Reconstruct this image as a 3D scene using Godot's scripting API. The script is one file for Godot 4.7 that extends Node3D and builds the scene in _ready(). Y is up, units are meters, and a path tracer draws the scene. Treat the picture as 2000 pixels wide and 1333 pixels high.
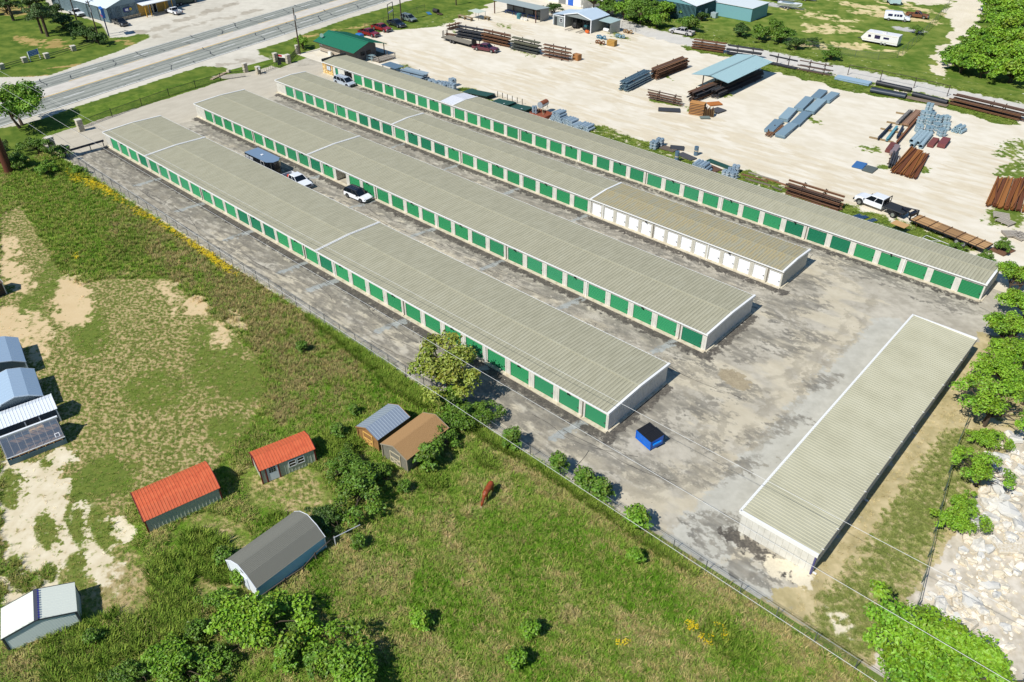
extends Node3D
# Aerial view of a self-storage yard: metres, x along the storage rows, z towards the grazing field, y up.

class MB:
	var v := PackedVector3Array()
	var n := PackedVector3Array()
	var uv := PackedVector2Array()
	var col := PackedColorArray()
	var use_col := false
	var c := Color.WHITE
	var vary := 0.0
	func tri(a: Vector3, b: Vector3, d: Vector3, h: Vector3) -> void:
		var m := (d - a).cross(b - a)
		if m.length_squared() < 1e-14:
			return
		m = m.normalized()
		if m.dot(h) < 0.0:
			var t := b
			b = d
			d = t
			m = -m
		for p in [a, b, d]:
			v.append(p)
			n.append(m)
			uv.append(Vector2(p.x, p.z))
			if use_col:
				col.append(c)
	func quad(a: Vector3, b: Vector3, d: Vector3, e: Vector3, h: Vector3) -> void:
		tri(a, b, d, h)
		tri(a, d, e, h)
	func smooth_tri(a: Vector3, b: Vector3, d: Vector3, na: Vector3, nb: Vector3, nd: Vector3) -> void:
		var m := (d - a).cross(b - a)
		if m.length_squared() < 1e-14:
			return
		if m.dot(na + nb + nd) < 0.0:
			var t := b
			b = d
			d = t
			t = nb
			nb = nd
			nd = t
		for p in [a, b, d]:
			v.append(p)
			uv.append(Vector2(p.x, p.z))
			if use_col:
				col.append(c)
		n.append(na)
		n.append(nb)
		n.append(nd)
	func box(at: Vector3, s: Vector3, b := Basis()) -> void:
		var h := s * 0.5
		for k in 3:
			var ax := Vector3.ZERO
			ax[k] = 1.0
			var u := Vector3.ZERO
			u[(k + 1) % 3] = h[(k + 1) % 3]
			var w := Vector3.ZERO
			w[(k + 2) % 3] = h[(k + 2) % 3]
			for sg in [-1.0, 1.0]:
				var o: Vector3 = ax * h[k] * sg
				quad(at + b * (o - u - w), at + b * (o + u - w), at + b * (o + u + w), at + b * (o - u + w), b * (ax * sg))
	func bbox(at: Vector3, s: Vector3, r := 0.02, b := Basis()) -> void:  # box with chamfered edges along its longest axis
		var k := s.max_axis_index()
		var u := (k + 1) % 3
		var w := (k + 2) % 3
		var pts := []
		for q in [[-1, -1], [1, -1], [1, 1], [-1, 1]]:
			for e in ([[1, 0], [0, 1]] if q[0] * q[1] < 0 else [[0, 1], [1, 0]]):
				pts.append(Vector2(q[0] * (s[u] * 0.5 - r * e[0]), q[1] * (s[w] * 0.5 - r * e[1])))
		var rings := []
		for sg in [-0.5, 0.5]:
			var ring := []
			for p in pts:
				var t := Vector3.ZERO
				t[k] = s[k] * sg
				t[u] = p.x
				t[w] = p.y
				ring.append(at + b * t)
			rings.append(ring)
		var m := pts.size()
		for i in m:
			var j := (i + 1) % m
			var mid: Vector3 = (rings[0][i] + rings[0][j] + rings[1][i] + rings[1][j]) * 0.25 - at
			quad(rings[0][i], rings[0][j], rings[1][j], rings[1][i], mid - b.orthonormalized() * Vector3(int(k == 0), int(k == 1), int(k == 2)) * mid.dot(b * Vector3(int(k == 0), int(k == 1), int(k == 2))))
		for e in 2:
			var h: Vector3 = b * Vector3(int(k == 0), int(k == 1), int(k == 2)) * (e * 2 - 1)
			for i in range(1, m - 1):
				tri(rings[e][0], rings[e][i], rings[e][i + 1], h)
	func cyl(p: Vector3, q: Vector3, r0: float, r1 := -1.0, seg := 8, caps := true) -> void:
		if r1 < 0.0:
			r1 = r0
		var ax := (q - p).normalized()
		var u := ax.cross(Vector3.UP if absf(ax.y) < 0.9 else Vector3.RIGHT).normalized()
		var w := ax.cross(u)
		for i in seg:
			var a0 := TAU * i / seg
			var a1 := TAU * (i + 1) / seg
			var d0 := u * cos(a0) + w * sin(a0)
			var d1 := u * cos(a1) + w * sin(a1)
			smooth_tri(p + d0 * r0, p + d1 * r0, q + d1 * r1, d0, d1, d1)
			smooth_tri(p + d0 * r0, q + d1 * r1, q + d0 * r1, d0, d1, d0)
			if caps:
				tri(p, p + d0 * r0, p + d1 * r0, -ax)
				tri(q, q + d0 * r1, q + d1 * r1, ax)
	func tube(p: Vector3, q: Vector3, r: float, ri: float, seg := 12) -> void:  # open pipe with a wall thickness
		cyl(p, q, r, r, seg, false)
		var ax := (q - p).normalized()
		var u := ax.cross(Vector3.UP if absf(ax.y) < 0.9 else Vector3.RIGHT).normalized()
		var w := ax.cross(u)
		for i in seg:
			var d0 := u * cos(TAU * i / seg) + w * sin(TAU * i / seg)
			var d1 := u * cos(TAU * (i + 1) / seg) + w * sin(TAU * (i + 1) / seg)
			smooth_tri(p + d0 * ri, p + d1 * ri, q + d1 * ri, -d0, -d1, -d1)
			smooth_tri(p + d0 * ri, q + d1 * ri, q + d0 * ri, -d0, -d1, -d0)
			quad(p + d0 * ri, p + d1 * ri, p + d1 * r, p + d0 * r, -ax)
			quad(q + d0 * ri, q + d1 * ri, q + d1 * r, q + d0 * r, ax)
	func prism(poly: PackedVector2Array, a: float, b: float, t := Transform3D()) -> void:  # outline in local x, y swept along local z
		var idx := Geometry2D.triangulate_polygon(poly)
		for e in [[a, -1.0], [b, 1.0]]:
			for i in range(0, idx.size(), 3):
				var q := [poly[idx[i]], poly[idx[i + 1]], poly[idx[i + 2]]]
				tri(t * Vector3(q[0].x, q[0].y, e[0]), t * Vector3(q[1].x, q[1].y, e[0]), t * Vector3(q[2].x, q[2].y, e[0]), t.basis * Vector3(0, 0, e[1]))
		var cw := Geometry2D.is_polygon_clockwise(poly)
		for i in poly.size():
			var p := poly[i]
			var q := poly[(i + 1) % poly.size()]
			var d := q - p
			var o := Vector3(d.y, -d.x, 0) * (-1.0 if cw else 1.0)
			quad(t * Vector3(p.x, p.y, a), t * Vector3(q.x, q.y, a), t * Vector3(q.x, q.y, b), t * Vector3(p.x, p.y, b), t.basis * o)
	func corrugated(p: Vector3, along: Vector3, across: Vector3, up: Vector3, pitch: float, rib: float, hgt: float) -> void:  # ribbed sheet: ribs run along «across», repeated over «along»
		var length := along.length()
		var d := along / length
		var cnt := int(maxf(1.0, roundf(length / pitch)))
		var st := length / cnt
		var sl := rib * 0.3
		for i in cnt:
			if vary > 0.0 and i % 3 == 0:
				var s := sin((p.x + p.z + along.x) * 12.9898 + i * 78.233) * 43758.5453
				c = Color.WHITE * (1.0 + vary * ((s - floorf(s)) * 2.0 - 1.0))
			var o := p + d * (st * i)
			var xs := [0.0, st - rib, st - rib + sl, st - sl, st]
			var ys := [0.0, 0.0, hgt, hgt, 0.0]
			for k in 4:
				var a: Vector3 = o + d * xs[k] + up * ys[k]
				var b: Vector3 = o + d * xs[k + 1] + up * ys[k + 1]
				quad(a, b, b + across, a + across, up + d * (ys[k] - ys[k + 1]) * 4.0)
	func mesh() -> ArrayMesh:
		var arr := []
		arr.resize(Mesh.ARRAY_MAX)
		arr[Mesh.ARRAY_VERTEX] = v
		arr[Mesh.ARRAY_NORMAL] = n
		arr[Mesh.ARRAY_TEX_UV] = uv
		if use_col:
			arr[Mesh.ARRAY_COLOR] = col
		var m := ArrayMesh.new()
		m.add_surface_from_arrays(Mesh.PRIMITIVE_TRIANGLES, arr)
		return m

var taken := {}
var rng := RandomNumberGenerator.new()
var M := {}

func numbered(s: String) -> String:
	if not taken.has(s):
		taken[s] = 0
		return s
	taken[s] += 1
	return "%s_%03d" % [s, taken[s]]

func meta(o: Node, label: String, category: String, group := "") -> void:
	o.set_meta("kind", "thing")
	o.set_meta("label", label)
	o.set_meta("category", category)
	if group:
		o.set_meta("group", group)

func thing(called: String, label: String, category: String, at := Vector3.ZERO, turn := 0.0, group := "") -> Node3D:
	var o := Node3D.new()
	o.name = numbered(called)
	o.position = at
	o.rotation.y = turn
	add_child(o, true)
	meta(o, label, category, group)
	return o

func part(called: String, shape, material: Material, parent: Node3D, at := Vector3.ZERO, basis := Basis()) -> MeshInstance3D:
	var o := MeshInstance3D.new()
	o.name = called
	o.mesh = shape.mesh() if shape is MB else shape
	o.material_override = material
	o.transform = Transform3D(basis, at)
	parent.add_child(o, true)
	return o

func solo(called: String, label: String, category: String, shape, material: Material, at := Vector3.ZERO, turn := 0.0, group := "") -> MeshInstance3D:
	var o := part(numbered(called), shape, material, self, at, Basis(Vector3.UP, turn))
	meta(o, label, category, group)
	return o

func structure(called: String, shape, material: Material, at := Vector3.ZERO) -> MeshInstance3D:
	var o := part(numbered(called), shape, material, self, at)
	o.set_meta("kind", "structure")
	return o

# ---- colours and materials (arguments are the 0-255 sRGB base colour of the thing)
func c8(r: float, g: float, b: float) -> Color:
	return Color(r / 255.0, g / 255.0, b / 255.0)

func mat(r: float, g: float, b: float, rough := 0.8, metal := 0.0) -> StandardMaterial3D:
	var key := "%d_%d_%d_%.2f_%.2f" % [r, g, b, rough, metal]
	if M.has(key):
		return M[key]
	var m := StandardMaterial3D.new()
	m.albedo_color = c8(r, g, b)
	m.roughness = rough
	m.metallic = metal
	M[key] = m
	return m

func speckle(cols: Array, freq: float, size := 256, stretch := Vector2.ONE, sd := 1, octaves := 4) -> ImageTexture:
	var f := FastNoiseLite.new()
	f.seed = sd
	f.frequency = freq
	f.fractal_octaves = octaves
	var big := f.get_seamless_image(size, size)
	var px := big.get_data()
	var out := PackedByteArray()
	out.resize(size * size * 3)
	var lut := PackedByteArray()
	for i in 256:
		var t := i / 255.0 * (cols.size() - 1)
		var k := mini(int(t), cols.size() - 2)
		var q: Color = cols[k].lerp(cols[k + 1], t - k)
		lut.append(int(q.r * 255))
		lut.append(int(q.g * 255))
		lut.append(int(q.b * 255))
	for y in size:
		for x in size:
			var k := px[(int(y * stretch.y) % size) * size + int(x * stretch.x) % size] * 3
			var o := (y * size + x) * 3
			out[o] = lut[k]
			out[o + 1] = lut[k + 1]
			out[o + 2] = lut[k + 2]
	return ImageTexture.create_from_image(Image.create_from_data(size, size, false, Image.FORMAT_RGB8, out))

func tri_mat(tex: Texture2D, scale: Vector3, rough := 0.8, metal := 0.0, world := true) -> StandardMaterial3D:
	var m := StandardMaterial3D.new()
	m.albedo_texture = tex
	m.roughness = rough
	m.metallic = metal
	m.uv1_triplanar = true
	m.uv1_world_triplanar = world
	m.uv1_scale = scale
	m.texture_filter = BaseMaterial3D.TEXTURE_FILTER_LINEAR_WITH_MIPMAPS
	return m

func glass() -> StandardMaterial3D:
	return mat(18, 24, 30, 0.06, 0.0)

# ---- ground pictures
var noise_px := []
func make_noise() -> void:
	for spec in [[0.006, 5, 11], [0.03, 5, 12], [0.17, 5, 13], [0.35, 3, 14]]:
		var f := FastNoiseLite.new()
		f.seed = spec[2]
		f.frequency = spec[0]
		f.fractal_octaves = spec[1]
		if spec[2] == 13:
			f.noise_type = FastNoiseLite.TYPE_VALUE_CUBIC
			f.fractal_gain = 0.65
		noise_px.append(f.get_seamless_image(1024, 1024).get_data())

class Sheet:
	var x0: float
	var z0: float
	var sx: float  # pixels per metre
	var w: int
	var h: int
	var mw: int
	var mh: int
	var rgb := PackedByteArray()
	var mask_long: PackedByteArray
	var mask_patch: PackedByteArray
	func _init(a: float, b: float, c: float, d: float, ppm: float) -> void:
		x0 = a
		z0 = b
		sx = ppm
		w = int((c - a) * ppm) / 2 * 2
		h = int((d - b) * ppm) / 2 * 2
		mw = w / 2
		mh = h / 2
		rgb.resize(w * h * 3)
	func mask(ops: Array) -> PackedByteArray:
		var m := PackedByteArray()
		m.resize(mw * mh)
		var k := sx * 0.5
		for op in ops:
			if op is PackedVector2Array:
				var ymin := 1e9
				var ymax := -1e9
				for p in op:
					ymin = minf(ymin, (p.y - z0) * k)
					ymax = maxf(ymax, (p.y - z0) * k)
				for y in range(maxi(0, int(ymin)), mini(mh, int(ymax) + 1)):
					var xs := []
					for i in op.size():
						var a: Vector2 = op[i]
						var b: Vector2 = op[(i + 1) % op.size()]
						var ya := (a.y - z0) * k - y - 0.5
						var yb := (b.y - z0) * k - y - 0.5
						if (ya < 0.0) != (yb < 0.0):
							xs.append((lerpf(a.x, b.x, ya / (ya - yb)) - x0) * k)
					xs.sort()
					for i in range(0, xs.size() - 1, 2):
						for x in range(maxi(0, int(xs[i])), mini(mw, int(xs[i + 1]))):
							m[y * mw + x] = 255
			elif op[0] is Vector2:  # [centre, rx, rz, turn, strength]: soft ellipse
				var r := maxf(op[1], op[2]) * 1.25
				var cs := cos(float(op[3]))
				var sn := sin(float(op[3]))
				var amt: float = op[4] if op.size() > 4 else 1.0
				for y in range(maxi(0, int((op[0].y - r - z0) * k)), mini(mh, int((op[0].y + r - z0) * k) + 1)):
					for x in range(maxi(0, int((op[0].x - r - x0) * k)), mini(mw, int((op[0].x + r - x0) * k) + 1)):
						var dx: float = x / k + x0 - op[0].x
						var dz: float = y / k + z0 - op[0].y
						var e: float = Vector2((dx * cs + dz * sn) / op[1], (dz * cs - dx * sn) / op[2]).length()
						if e < 1.25:
							var t := int(clampf((1.25 - e) * 2.0, 0.0, 1.0) * 255.0 * amt)
							if t > m[y * mw + x]:
								m[y * mw + x] = t
			else:  # [[points], half width, strength]: soft band
				var pts: Array = op[0]
				var hw: float = op[1]
				var amt: float = op[2] if op.size() > 2 else 1.0
				for i in pts.size() - 1:
					var a: Vector2 = pts[i]
					var b: Vector2 = pts[i + 1]
					var lo := Vector2(minf(a.x, b.x), minf(a.y, b.y)) - Vector2.ONE * hw * 1.4
					var hi := Vector2(maxf(a.x, b.x), maxf(a.y, b.y)) + Vector2.ONE * hw * 1.4
					var ab := b - a
					var l2 := maxf(ab.length_squared(), 1e-6)
					for y in range(maxi(0, int((lo.y - z0) * k)), mini(mh, int((hi.y - z0) * k) + 1)):
						for x in range(maxi(0, int((lo.x - x0) * k)), mini(mw, int((hi.x - x0) * k) + 1)):
							var p := Vector2(x / k + x0, y / k + z0)
							var e := p.distance_to(a + ab * clampf((p - a).dot(ab) / l2, 0.0, 1.0)) / hw
							if e < 1.4:
								var t := int(clampf((1.4 - e) / 0.8, 0.0, 1.0) * 255.0 * amt)
								if t > m[y * mw + x]:
									m[y * mw + x] = t
		return m
	func fill(ca: Color, cb: Color, na: PackedByteArray, fa: Vector2, nb: PackedByteArray, fb: Vector2, contrast: float, mk := PackedByteArray(), amp := 0.0, sharp := 4.0, warp := 0, ne := PackedByteArray(), fe := Vector2.ONE, amount := 1.0) -> void:
		# colour between ca and cb by two noises; where mk is given, laid over what is there with an edge broken up by noise ne
		var dr := (cb.r - ca.r) * 255.0
		var dg := (cb.g - ca.g) * 255.0
		var db := (cb.b - ca.b) * 255.0
		var ar := ca.r * 255.0
		var ag := ca.g * 255.0
		var ab := ca.b * 255.0
		var masked := mk.size() > 0
		for y in h:
			var ra := (int(y * fa.y) & 1023) << 10
			var rb := (int(y * fb.y) & 1023) << 10
			var re := (int(y * fe.y) & 1023) << 10
			var o := y * w * 3
			for x in w:
				var a := 1.0
				if masked:
					var e := 0.0
					var my := y
					var mx := x
					if warp > 0:
						var wv := ((na[ra | (int(x * fa.x) & 1023)] - 128) * warp) >> 7
						my = clampi(y + wv, 0, h - 1)
						mx = clampi(x - wv, 0, w - 1)
					var v := mk[(my >> 1) * mw + (mx >> 1)]
					if v == 0:
						o += 3
						continue
					e = (ne[re | (int(x * fe.x) & 1023)] - 128) / 128.0
					a = clampf((v / 255.0 - 0.5 + e * amp) * sharp + 0.5, 0.0, 1.0) * amount
					if a <= 0.0:
						o += 3
						continue
				var t := (na[ra | (int(x * fa.x) & 1023)] + nb[rb | (int(x * fb.x) & 1023)] - 256) / 256.0 * contrast + 0.5
				t = clampf(t, 0.0, 1.0)
				if a >= 1.0:
					rgb[o] = int(ar + dr * t)
					rgb[o + 1] = int(ag + dg * t)
					rgb[o + 2] = int(ab + db * t)
				else:
					rgb[o] = int(lerpf(rgb[o], ar + dr * t, a))
					rgb[o + 1] = int(lerpf(rgb[o + 1], ag + dg * t, a))
					rgb[o + 2] = int(lerpf(rgb[o + 2], ab + db * t, a))
				o += 3
	func faint(m: PackedByteArray, k: float) -> PackedByteArray:
		var o := m.duplicate()
		for i in o.size():
			o[i] = int(o[i] * k)
		return o
	func at(x: float, z: float) -> Color:
		var i := (clampi(int((z - z0) * sx), 0, h - 1) * w + clampi(int((x - x0) * sx), 0, w - 1)) * 3
		return Color(rgb[i] / 255.0, rgb[i + 1] / 255.0, rgb[i + 2] / 255.0)
	func material() -> StandardMaterial3D:
		var m := StandardMaterial3D.new()
		m.albedo_texture = ImageTexture.create_from_image(Image.create_from_data(w, h, false, Image.FORMAT_RGB8, rgb))
		m.roughness = 0.95
		m.metallic_specular = 0.25
		return m

func lay(called: String, poly: PackedVector2Array, y: float, material: Material, s: Sheet = null) -> MeshInstance3D:
	var b := MB.new()
	var idx := Geometry2D.triangulate_polygon(poly)
	for i in range(0, idx.size(), 3):
		var q := []
		for k in 3:
			q.append(Vector3(poly[idx[i + k]].x, 0, poly[idx[i + k]].y))
		b.tri(q[0], q[1], q[2], Vector3.UP)
	if s:
		for i in b.v.size():
			b.uv[i] = Vector2((b.v[i].x - s.x0) * s.sx / s.w, (b.v[i].z - s.z0) * s.sx / s.h)
	return structure(called, b, material, Vector3(0, y, 0))

func _ready() -> void:
	rng.seed = 7
	var cam := Camera3D.new()
	cam.name = "camera"
	cam.transform = Transform3D(Basis(Vector3(0.738403, -0.00232, -0.674356), Vector3(-0.397479, 0.806326, -0.438004), Vector3(0.544767, 0.591466, 0.594472)), Vector3(29.5, 49.403, 45.194))
	cam.fov = 47.08
	cam.near = 0.5
	cam.far = 2000.0
	add_child(cam)
	var env := WorldEnvironment.new()
	var e := Environment.new()
	e.background_mode = Environment.BG_SKY
	var sky := Sky.new()
	var ps := ProceduralSkyMaterial.new()
	ps.sky_top_color = c8(92, 142, 205)
	ps.sky_horizon_color = c8(190, 212, 230)
	ps.sky_curve = 0.15
	ps.ground_bottom_color = c8(110, 110, 90)
	ps.ground_horizon_color = c8(170, 175, 170)
	sky.sky_material = ps
	e.sky = sky
	e.background_energy_multiplier = 0.54
	e.tonemap_mode = Environment.TONE_MAPPER_LINEAR
	e.tonemap_exposure = 1.06
	e.sdfgi_enabled = true
	e.ssao_enabled = true
	e.ssil_enabled = true
	env.environment = e
	env.name = "world_environment"
	add_child(env)
	var sun := DirectionalLight3D.new()
	sun.name = "sun"
	sun.light_energy = 1.6
	sun.light_color = Color(1.0, 0.985, 0.96)
	sun.light_angular_distance = 0.5
	sun.shadow_enabled = true
	sun.basis = Basis.looking_at(Vector3(0.085, -1.0, -0.89).normalized(), Vector3.UP)
	add_child(sun)
	make_noise()
	ground()
	storage_rows()
	more()

# ---- the ground
var field: Sheet
var lot_sheet: Sheet
var yard_sheet: Sheet

func rect(a: float, b: float, c: float, d: float) -> PackedVector2Array:
	return PackedVector2Array([Vector2(a, b), Vector2(c, b), Vector2(c, d), Vector2(a, d)])

func ground() -> void:
	var n0: PackedByteArray = noise_px[0]
	var n1: PackedByteArray = noise_px[1]
	var n2: PackedByteArray = noise_px[2]
	var n3: PackedByteArray = noise_px[3]
	var V1 := Vector2.ONE
	var base := tri_mat(speckle([c8(72, 92, 30), c8(96, 112, 44), c8(118, 122, 62), c8(82, 104, 34)], 0.02, 512, Vector2.ONE, 21, 5), Vector3(0.04, 0.04, 0.04), 0.95)
	lay("ground", rect(-900, -900, 500, 500), -0.06, base)
	# -- grazing field and shed lot
	var s := Sheet.new(-105, 5, 40, 63, 13.5)
	field = s
	var gr := c8(96, 124, 40)
	s.fill(c8(94, 122, 40), c8(158, 144, 96), n1, Vector2(1.6, 2.2), n2, Vector2(1, 1.4), 1.7)
	s.fill(gr, c8(122, 138, 58), n2, V1, n3, V1, 1.2, s.faint(s.mask([rect(-105, 5, 40, 63)]), 0.6), 1.3, 2.0, 0, n1, Vector2(0.8, 1.0))
	# long grass beside the lot
	var long := s.mask([PackedVector2Array([Vector2(-101.84, 14.57), Vector2(-88.78, 4.02), Vector2(-71.22, 5.15), Vector2(-49.66, 6.69), Vector2(-32.62, 7.23), Vector2(-18.69, 7.67), Vector2(-12.74, 8.45), Vector2(-15.59, 12.96), Vector2(-24.07, 13.63), Vector2(-29.82, 14.45), Vector2(-40.92, 14.76), Vector2(-54.94, 13.86), Vector2(-60.76, 16.74), Vector2(-60.63, 19.02), Vector2(-61.63, 22.55), Vector2(-68.02, 21.68), Vector2(-77.48, 20.07), Vector2(-88.63, 17.74), Vector2(-98.93, 15.65)])])
	s.fill(c8(84, 114, 34), c8(128, 138, 60), n1, Vector2(1.2, 2.0), n3, V1, 1.5, long, 0.5, 6.0, 12, n2)
	s.fill(c8(118, 116, 66), c8(146, 130, 90), n2, Vector2(1.0, 2.0), n3, V1, 1.3, s.mask([[Vector2(-57.69, 8.95), 7.0, 4.0, 0.5, 0.8], [Vector2(-46.07, 9.64), 8.0, 4.0, 0.5, 0.95], [Vector2(-35.12, 10.8), 7.0, 4.0, 0.5, 0.9], [Vector2(-26.6, 14.86), 6.0, 4.0, 0.5, 0.9], [Vector2(-65.25, 10.47), 7, 2.6, 0.4, 0.7], [Vector2(-26.55, 9.17), 4.0, 2.0, 0.5, 0.8], [Vector2(-73.22, 10.02), 6, 3, 0.4, 0.5]]), 0.9, 3.0, 20, n1)
	# trodden, patchy ground
	var patchy := s.mask([PackedVector2Array([Vector2(-87.72, 21.11), Vector2(-88.9, 17.99), Vector2(-77.48, 20.07), Vector2(-61.63, 22.55), Vector2(-60.63, 19.02), Vector2(-54.94, 13.86), Vector2(-40.92, 14.76), Vector2(-34.39, 15.1), Vector2(-28.56, 17.71), Vector2(-24.52, 22.02), Vector2(-23.06, 26.06), Vector2(-21.72, 27.36), Vector2(-25.25, 32.98), Vector2(-23.39, 34.34), Vector2(-22.42, 37.74), Vector2(-25.72, 43.41)]), [Vector2(-15.62, 24.22), 5, 3, 0, 0.55], [Vector2(-14.33, 31.73), 5, 3, 0, 0.5], [Vector2(-18.94, 38.52), 5, 3, 0, 0.6]])
	s.fill(c8(164, 144, 102), c8(188, 168, 124), n2, V1, n3, V1, 1.0, patchy, 0.35, 4.0, 8, n2)
	s.fill(c8(88, 102, 42), c8(116, 120, 60), n2, V1, n3, V1, 1.4, s.faint(patchy, 0.56), 1.7, 2.2, 6, n2, Vector2(1.7, 2.6))
	s.fill(c8(88, 106, 42), c8(112, 122, 54), n2, V1, n3, V1, 1.4, s.mask([[Vector2(-66.41, 13.34), 5, 2.5, 0.6, 0.9], [Vector2(-52.14, 24.95), 6, 1.8, 0.3, 0.9], [Vector2(-56.72, 29.1), 5, 2, 0.2, 0.6], [Vector2(-36.78, 18.46), 8, 3, 0.4, 0.6], [Vector2(-36.79, 25.18), 4, 3, 0, 0.6], [Vector2(-31.46, 18.18), 4, 3, 0, 0.8], [Vector2(-28.61, 33.62), 3, 2, 0, 0.9], [Vector2(-28.73, 35.35), 2.5, 1.5, 0, 0.9], [Vector2(-24.96, 23.35), 4, 2, 0, 0.7], [Vector2(-66.02, 23.11), 6, 2.0, 0.6, 0.6], [Vector2(-60.92, 27.47), 4, 1.3, 0.4, 0.8]]), 0.8, 4.0, 12, n2)
	# bare sand
	s.fill(c8(196, 172, 130), c8(208, 186, 146), n1, V1, n3, V1, 0.7, s.mask([[Vector2(-58.94, 23.52), 6.4, 1.9, 0.34, 1.0], [Vector2(-47.37, 14.47), 2.4, 1.3, 0.3, 0.9], [Vector2(-69.85, 25.79), 6, 1.2, 0.1, 0.8], [Vector2(-77.64, 23.5), 4, 1, 0.2, 0.7], [Vector2(-58.59, 30.8), 5, 2, 0.3, 0.9], [Vector2(-54.81, 29.31), 6, 1.6, 0.3, 0.7], [Vector2(-52.28, 15.28), 3, 1, 0.3, 0.6], [Vector2(-40.47, 15.66), 3, 1.2, 0.4, 0.7], [Vector2(-48.83, 16.5), 2, 0.7, 0.4, 0.6], [Vector2(-40.95, 13.47), 3, 0.8, 0.5, 0.6]]), 0.7, 2.6, 12, n2)
	s.fill(c8(200, 186, 154), c8(218, 207, 180), n1, V1, n2, V1, 1.0, s.mask([PackedVector2Array([Vector2(-37.48, 39.18), Vector2(-35.14, 37.48), Vector2(-35.09, 34.38), Vector2(-30.6, 35.84), Vector2(-26.51, 37.18), Vector2(-23.32, 35.02), Vector2(-21.01, 35.07), Vector2(-19.65, 36.57), Vector2(-21.44, 40.16), Vector2(-21.54, 42.76), Vector2(-21.82, 44.81)]), [Vector2(-21.87, 37.58), 5, 1.6, 0.2, 1.0], [Vector2(-22.98, 42.2), 6, 1.6, 0.3, 1.0]]), 0.9, 2.4, 16, n2)
	s.fill(c8(92, 110, 44), c8(118, 122, 58), n2, V1, n3, V1, 1.3, s.mask([[Vector2(-33.58, 39.76), 2.5, 1, 0.3, 0.8], [Vector2(-26.45, 39.66), 2.5, 0.8, 0.2, 0.75], [Vector2(-25.15, 37.77), 3, 0.7, 0.2, 0.8], [Vector2(-24.09, 42.9), 2, 0.6, 0.2, 0.8], [Vector2(-20.62, 39.73), 2, 0.7, 0.2, 0.8], [Vector2(-22.06, 41.05), 1, 0.6, 0.2, 0.8], [Vector2(-22.25, 42.48), 1, 0.8, 0.2, 0.8], [Vector2(-34.14, 36.56), 1, 0.5, 0.2, 0.7], [Vector2(-23.35, 36.49), 3, 0.8, 0.2, 0.9]]), 0.9, 5.0, 8, n2)
	# straw and bare earth in the meadow
	var straw := [[Vector2(13.68, 15.07), 2.6, 1.4, 0.4, 1.0], [Vector2(-4.32, 24.59), 3.0, 1.6, 0, 0.85], [Vector2(-1.81, 24.19), 2.2, 1.2, 0, 0.8], [Vector2(-5.7, 28.34), 3, 1.4, 0, 0.85], [Vector2(-3.35, 29.16), 3.0, 1.4, 0, 0.8], [Vector2(-0.08, 28.97), 2.4, 1.4, 0, 0.8], [Vector2(9.52, 17.45), 1.2, 0.9, 0, 0.85], [Vector2(-3.38, 17.96), 1.8, 1.0, 0, 0.9], [Vector2(-8.56, 29.08), 3, 1, 0.4, 0.8], [Vector2(7.22, 11.11), 1.2, 0.8, 0, 0.7], [Vector2(4.42, 14.34), 1.2, 0.6, 0, 0.7], [Vector2(-14.87, 38.49), 4, 1.6, 0.3, 0.8], [Vector2(-12.54, 38.1), 3, 1.6, 0.3, 0.8], [Vector2(-16.29, 44.8), 3, 2, 0, 0.8], [Vector2(-7.26, 35.51), 2.5, 1.5, 0, 0.8], [Vector2(-11.92, 34), 2.5, 1.5, 0, 0.6], [Vector2(0.55, 19.51), 3, 1.2, 0.4, 0.6], [Vector2(4.54, 20.81), 2.4, 1.4, 0.6, 0.6], [Vector2(5.31, 26.17), 3, 1.5, 0, 0.7], [Vector2(17.51, 15.07), 2.5, 1, 0.4, 0.7], [Vector2(18.09, 11.33), 1.6, 0.8, 0.4, 0.6], [Vector2(-2.16, 11.98), 2, 1, 0.5, 0.8], [Vector2(-8.04, 24.65), 2.6, 0.8, 0.6, 0.9]]
	straw.append([[Vector2(-6.65, 8.53), Vector2(-0.56, 8.53), Vector2(3.85, 8.45), Vector2(9.16, 7.97), Vector2(14.16, 8.4), Vector2(18.22, 8.66), Vector2(22.94, 8.55), Vector2(26.17, 9.19)], 1.0, 0.9])
	s.fill(c8(146, 130, 88), c8(172, 154, 112), n2, V1, n3, V1, 1.2, s.faint(s.mask(straw), 0.8), 1.1, 1.6, 14, n2, Vector2(1.3, 1.6), 0.8)
	s.fill(c8(70, 106, 24), c8(102, 130, 40), n2, V1, n3, V1, 1.2, s.mask([[Vector2(4.8, 12.29), 3, 2, 0, 0.7], [Vector2(2.13, 15.4), 3, 2, 0.3, 0.6], [Vector2(10.13, 12.7), 4, 2, 0.3, 0.6], [Vector2(19.97, 11.78), 3, 1.5, 0.5, 0.8], [Vector2(2.33, 22.83), 4, 2.4, 0, 0.6], [Vector2(-5.79, 27.81), 3, 1.0, 0.4, 0.8], [Vector2(13.99, 11.62), 3, 1.4, 0.5, 0.7], [Vector2(5.3, 17.72), 3.0, 2, 0.3, 0.5], [Vector2(-22.31, 16.15), 4, 2, 0.5, 0.5], [Vector2(-22.86, 8.14), 8, 1.2, 0.55, 0.9], [Vector2(-12.23, 28.47), 5, 1.2, 0.5, 0.6], [Vector2(-15.05, 34.35), 5, 1.4, 0.5, 0.6], [Vector2(11.48, 22.58), 3, 1.5, 0.2, 0.6]]), 0.9, 4.0, 12, n2)
	s.mask_long = long
	s.mask_patch = patchy
	lay("field", rect(-105, 6.4, 40, 63), -0.02, s.material(), s)
	# -- the storage lot
	s = Sheet.new(-121, -56, 44, 8.6, 12.3)
	s.fill(c8(74, 100, 30), c8(108, 126, 48), n1, V1, n2, Vector2(1, 1.6), 1.3)
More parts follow.
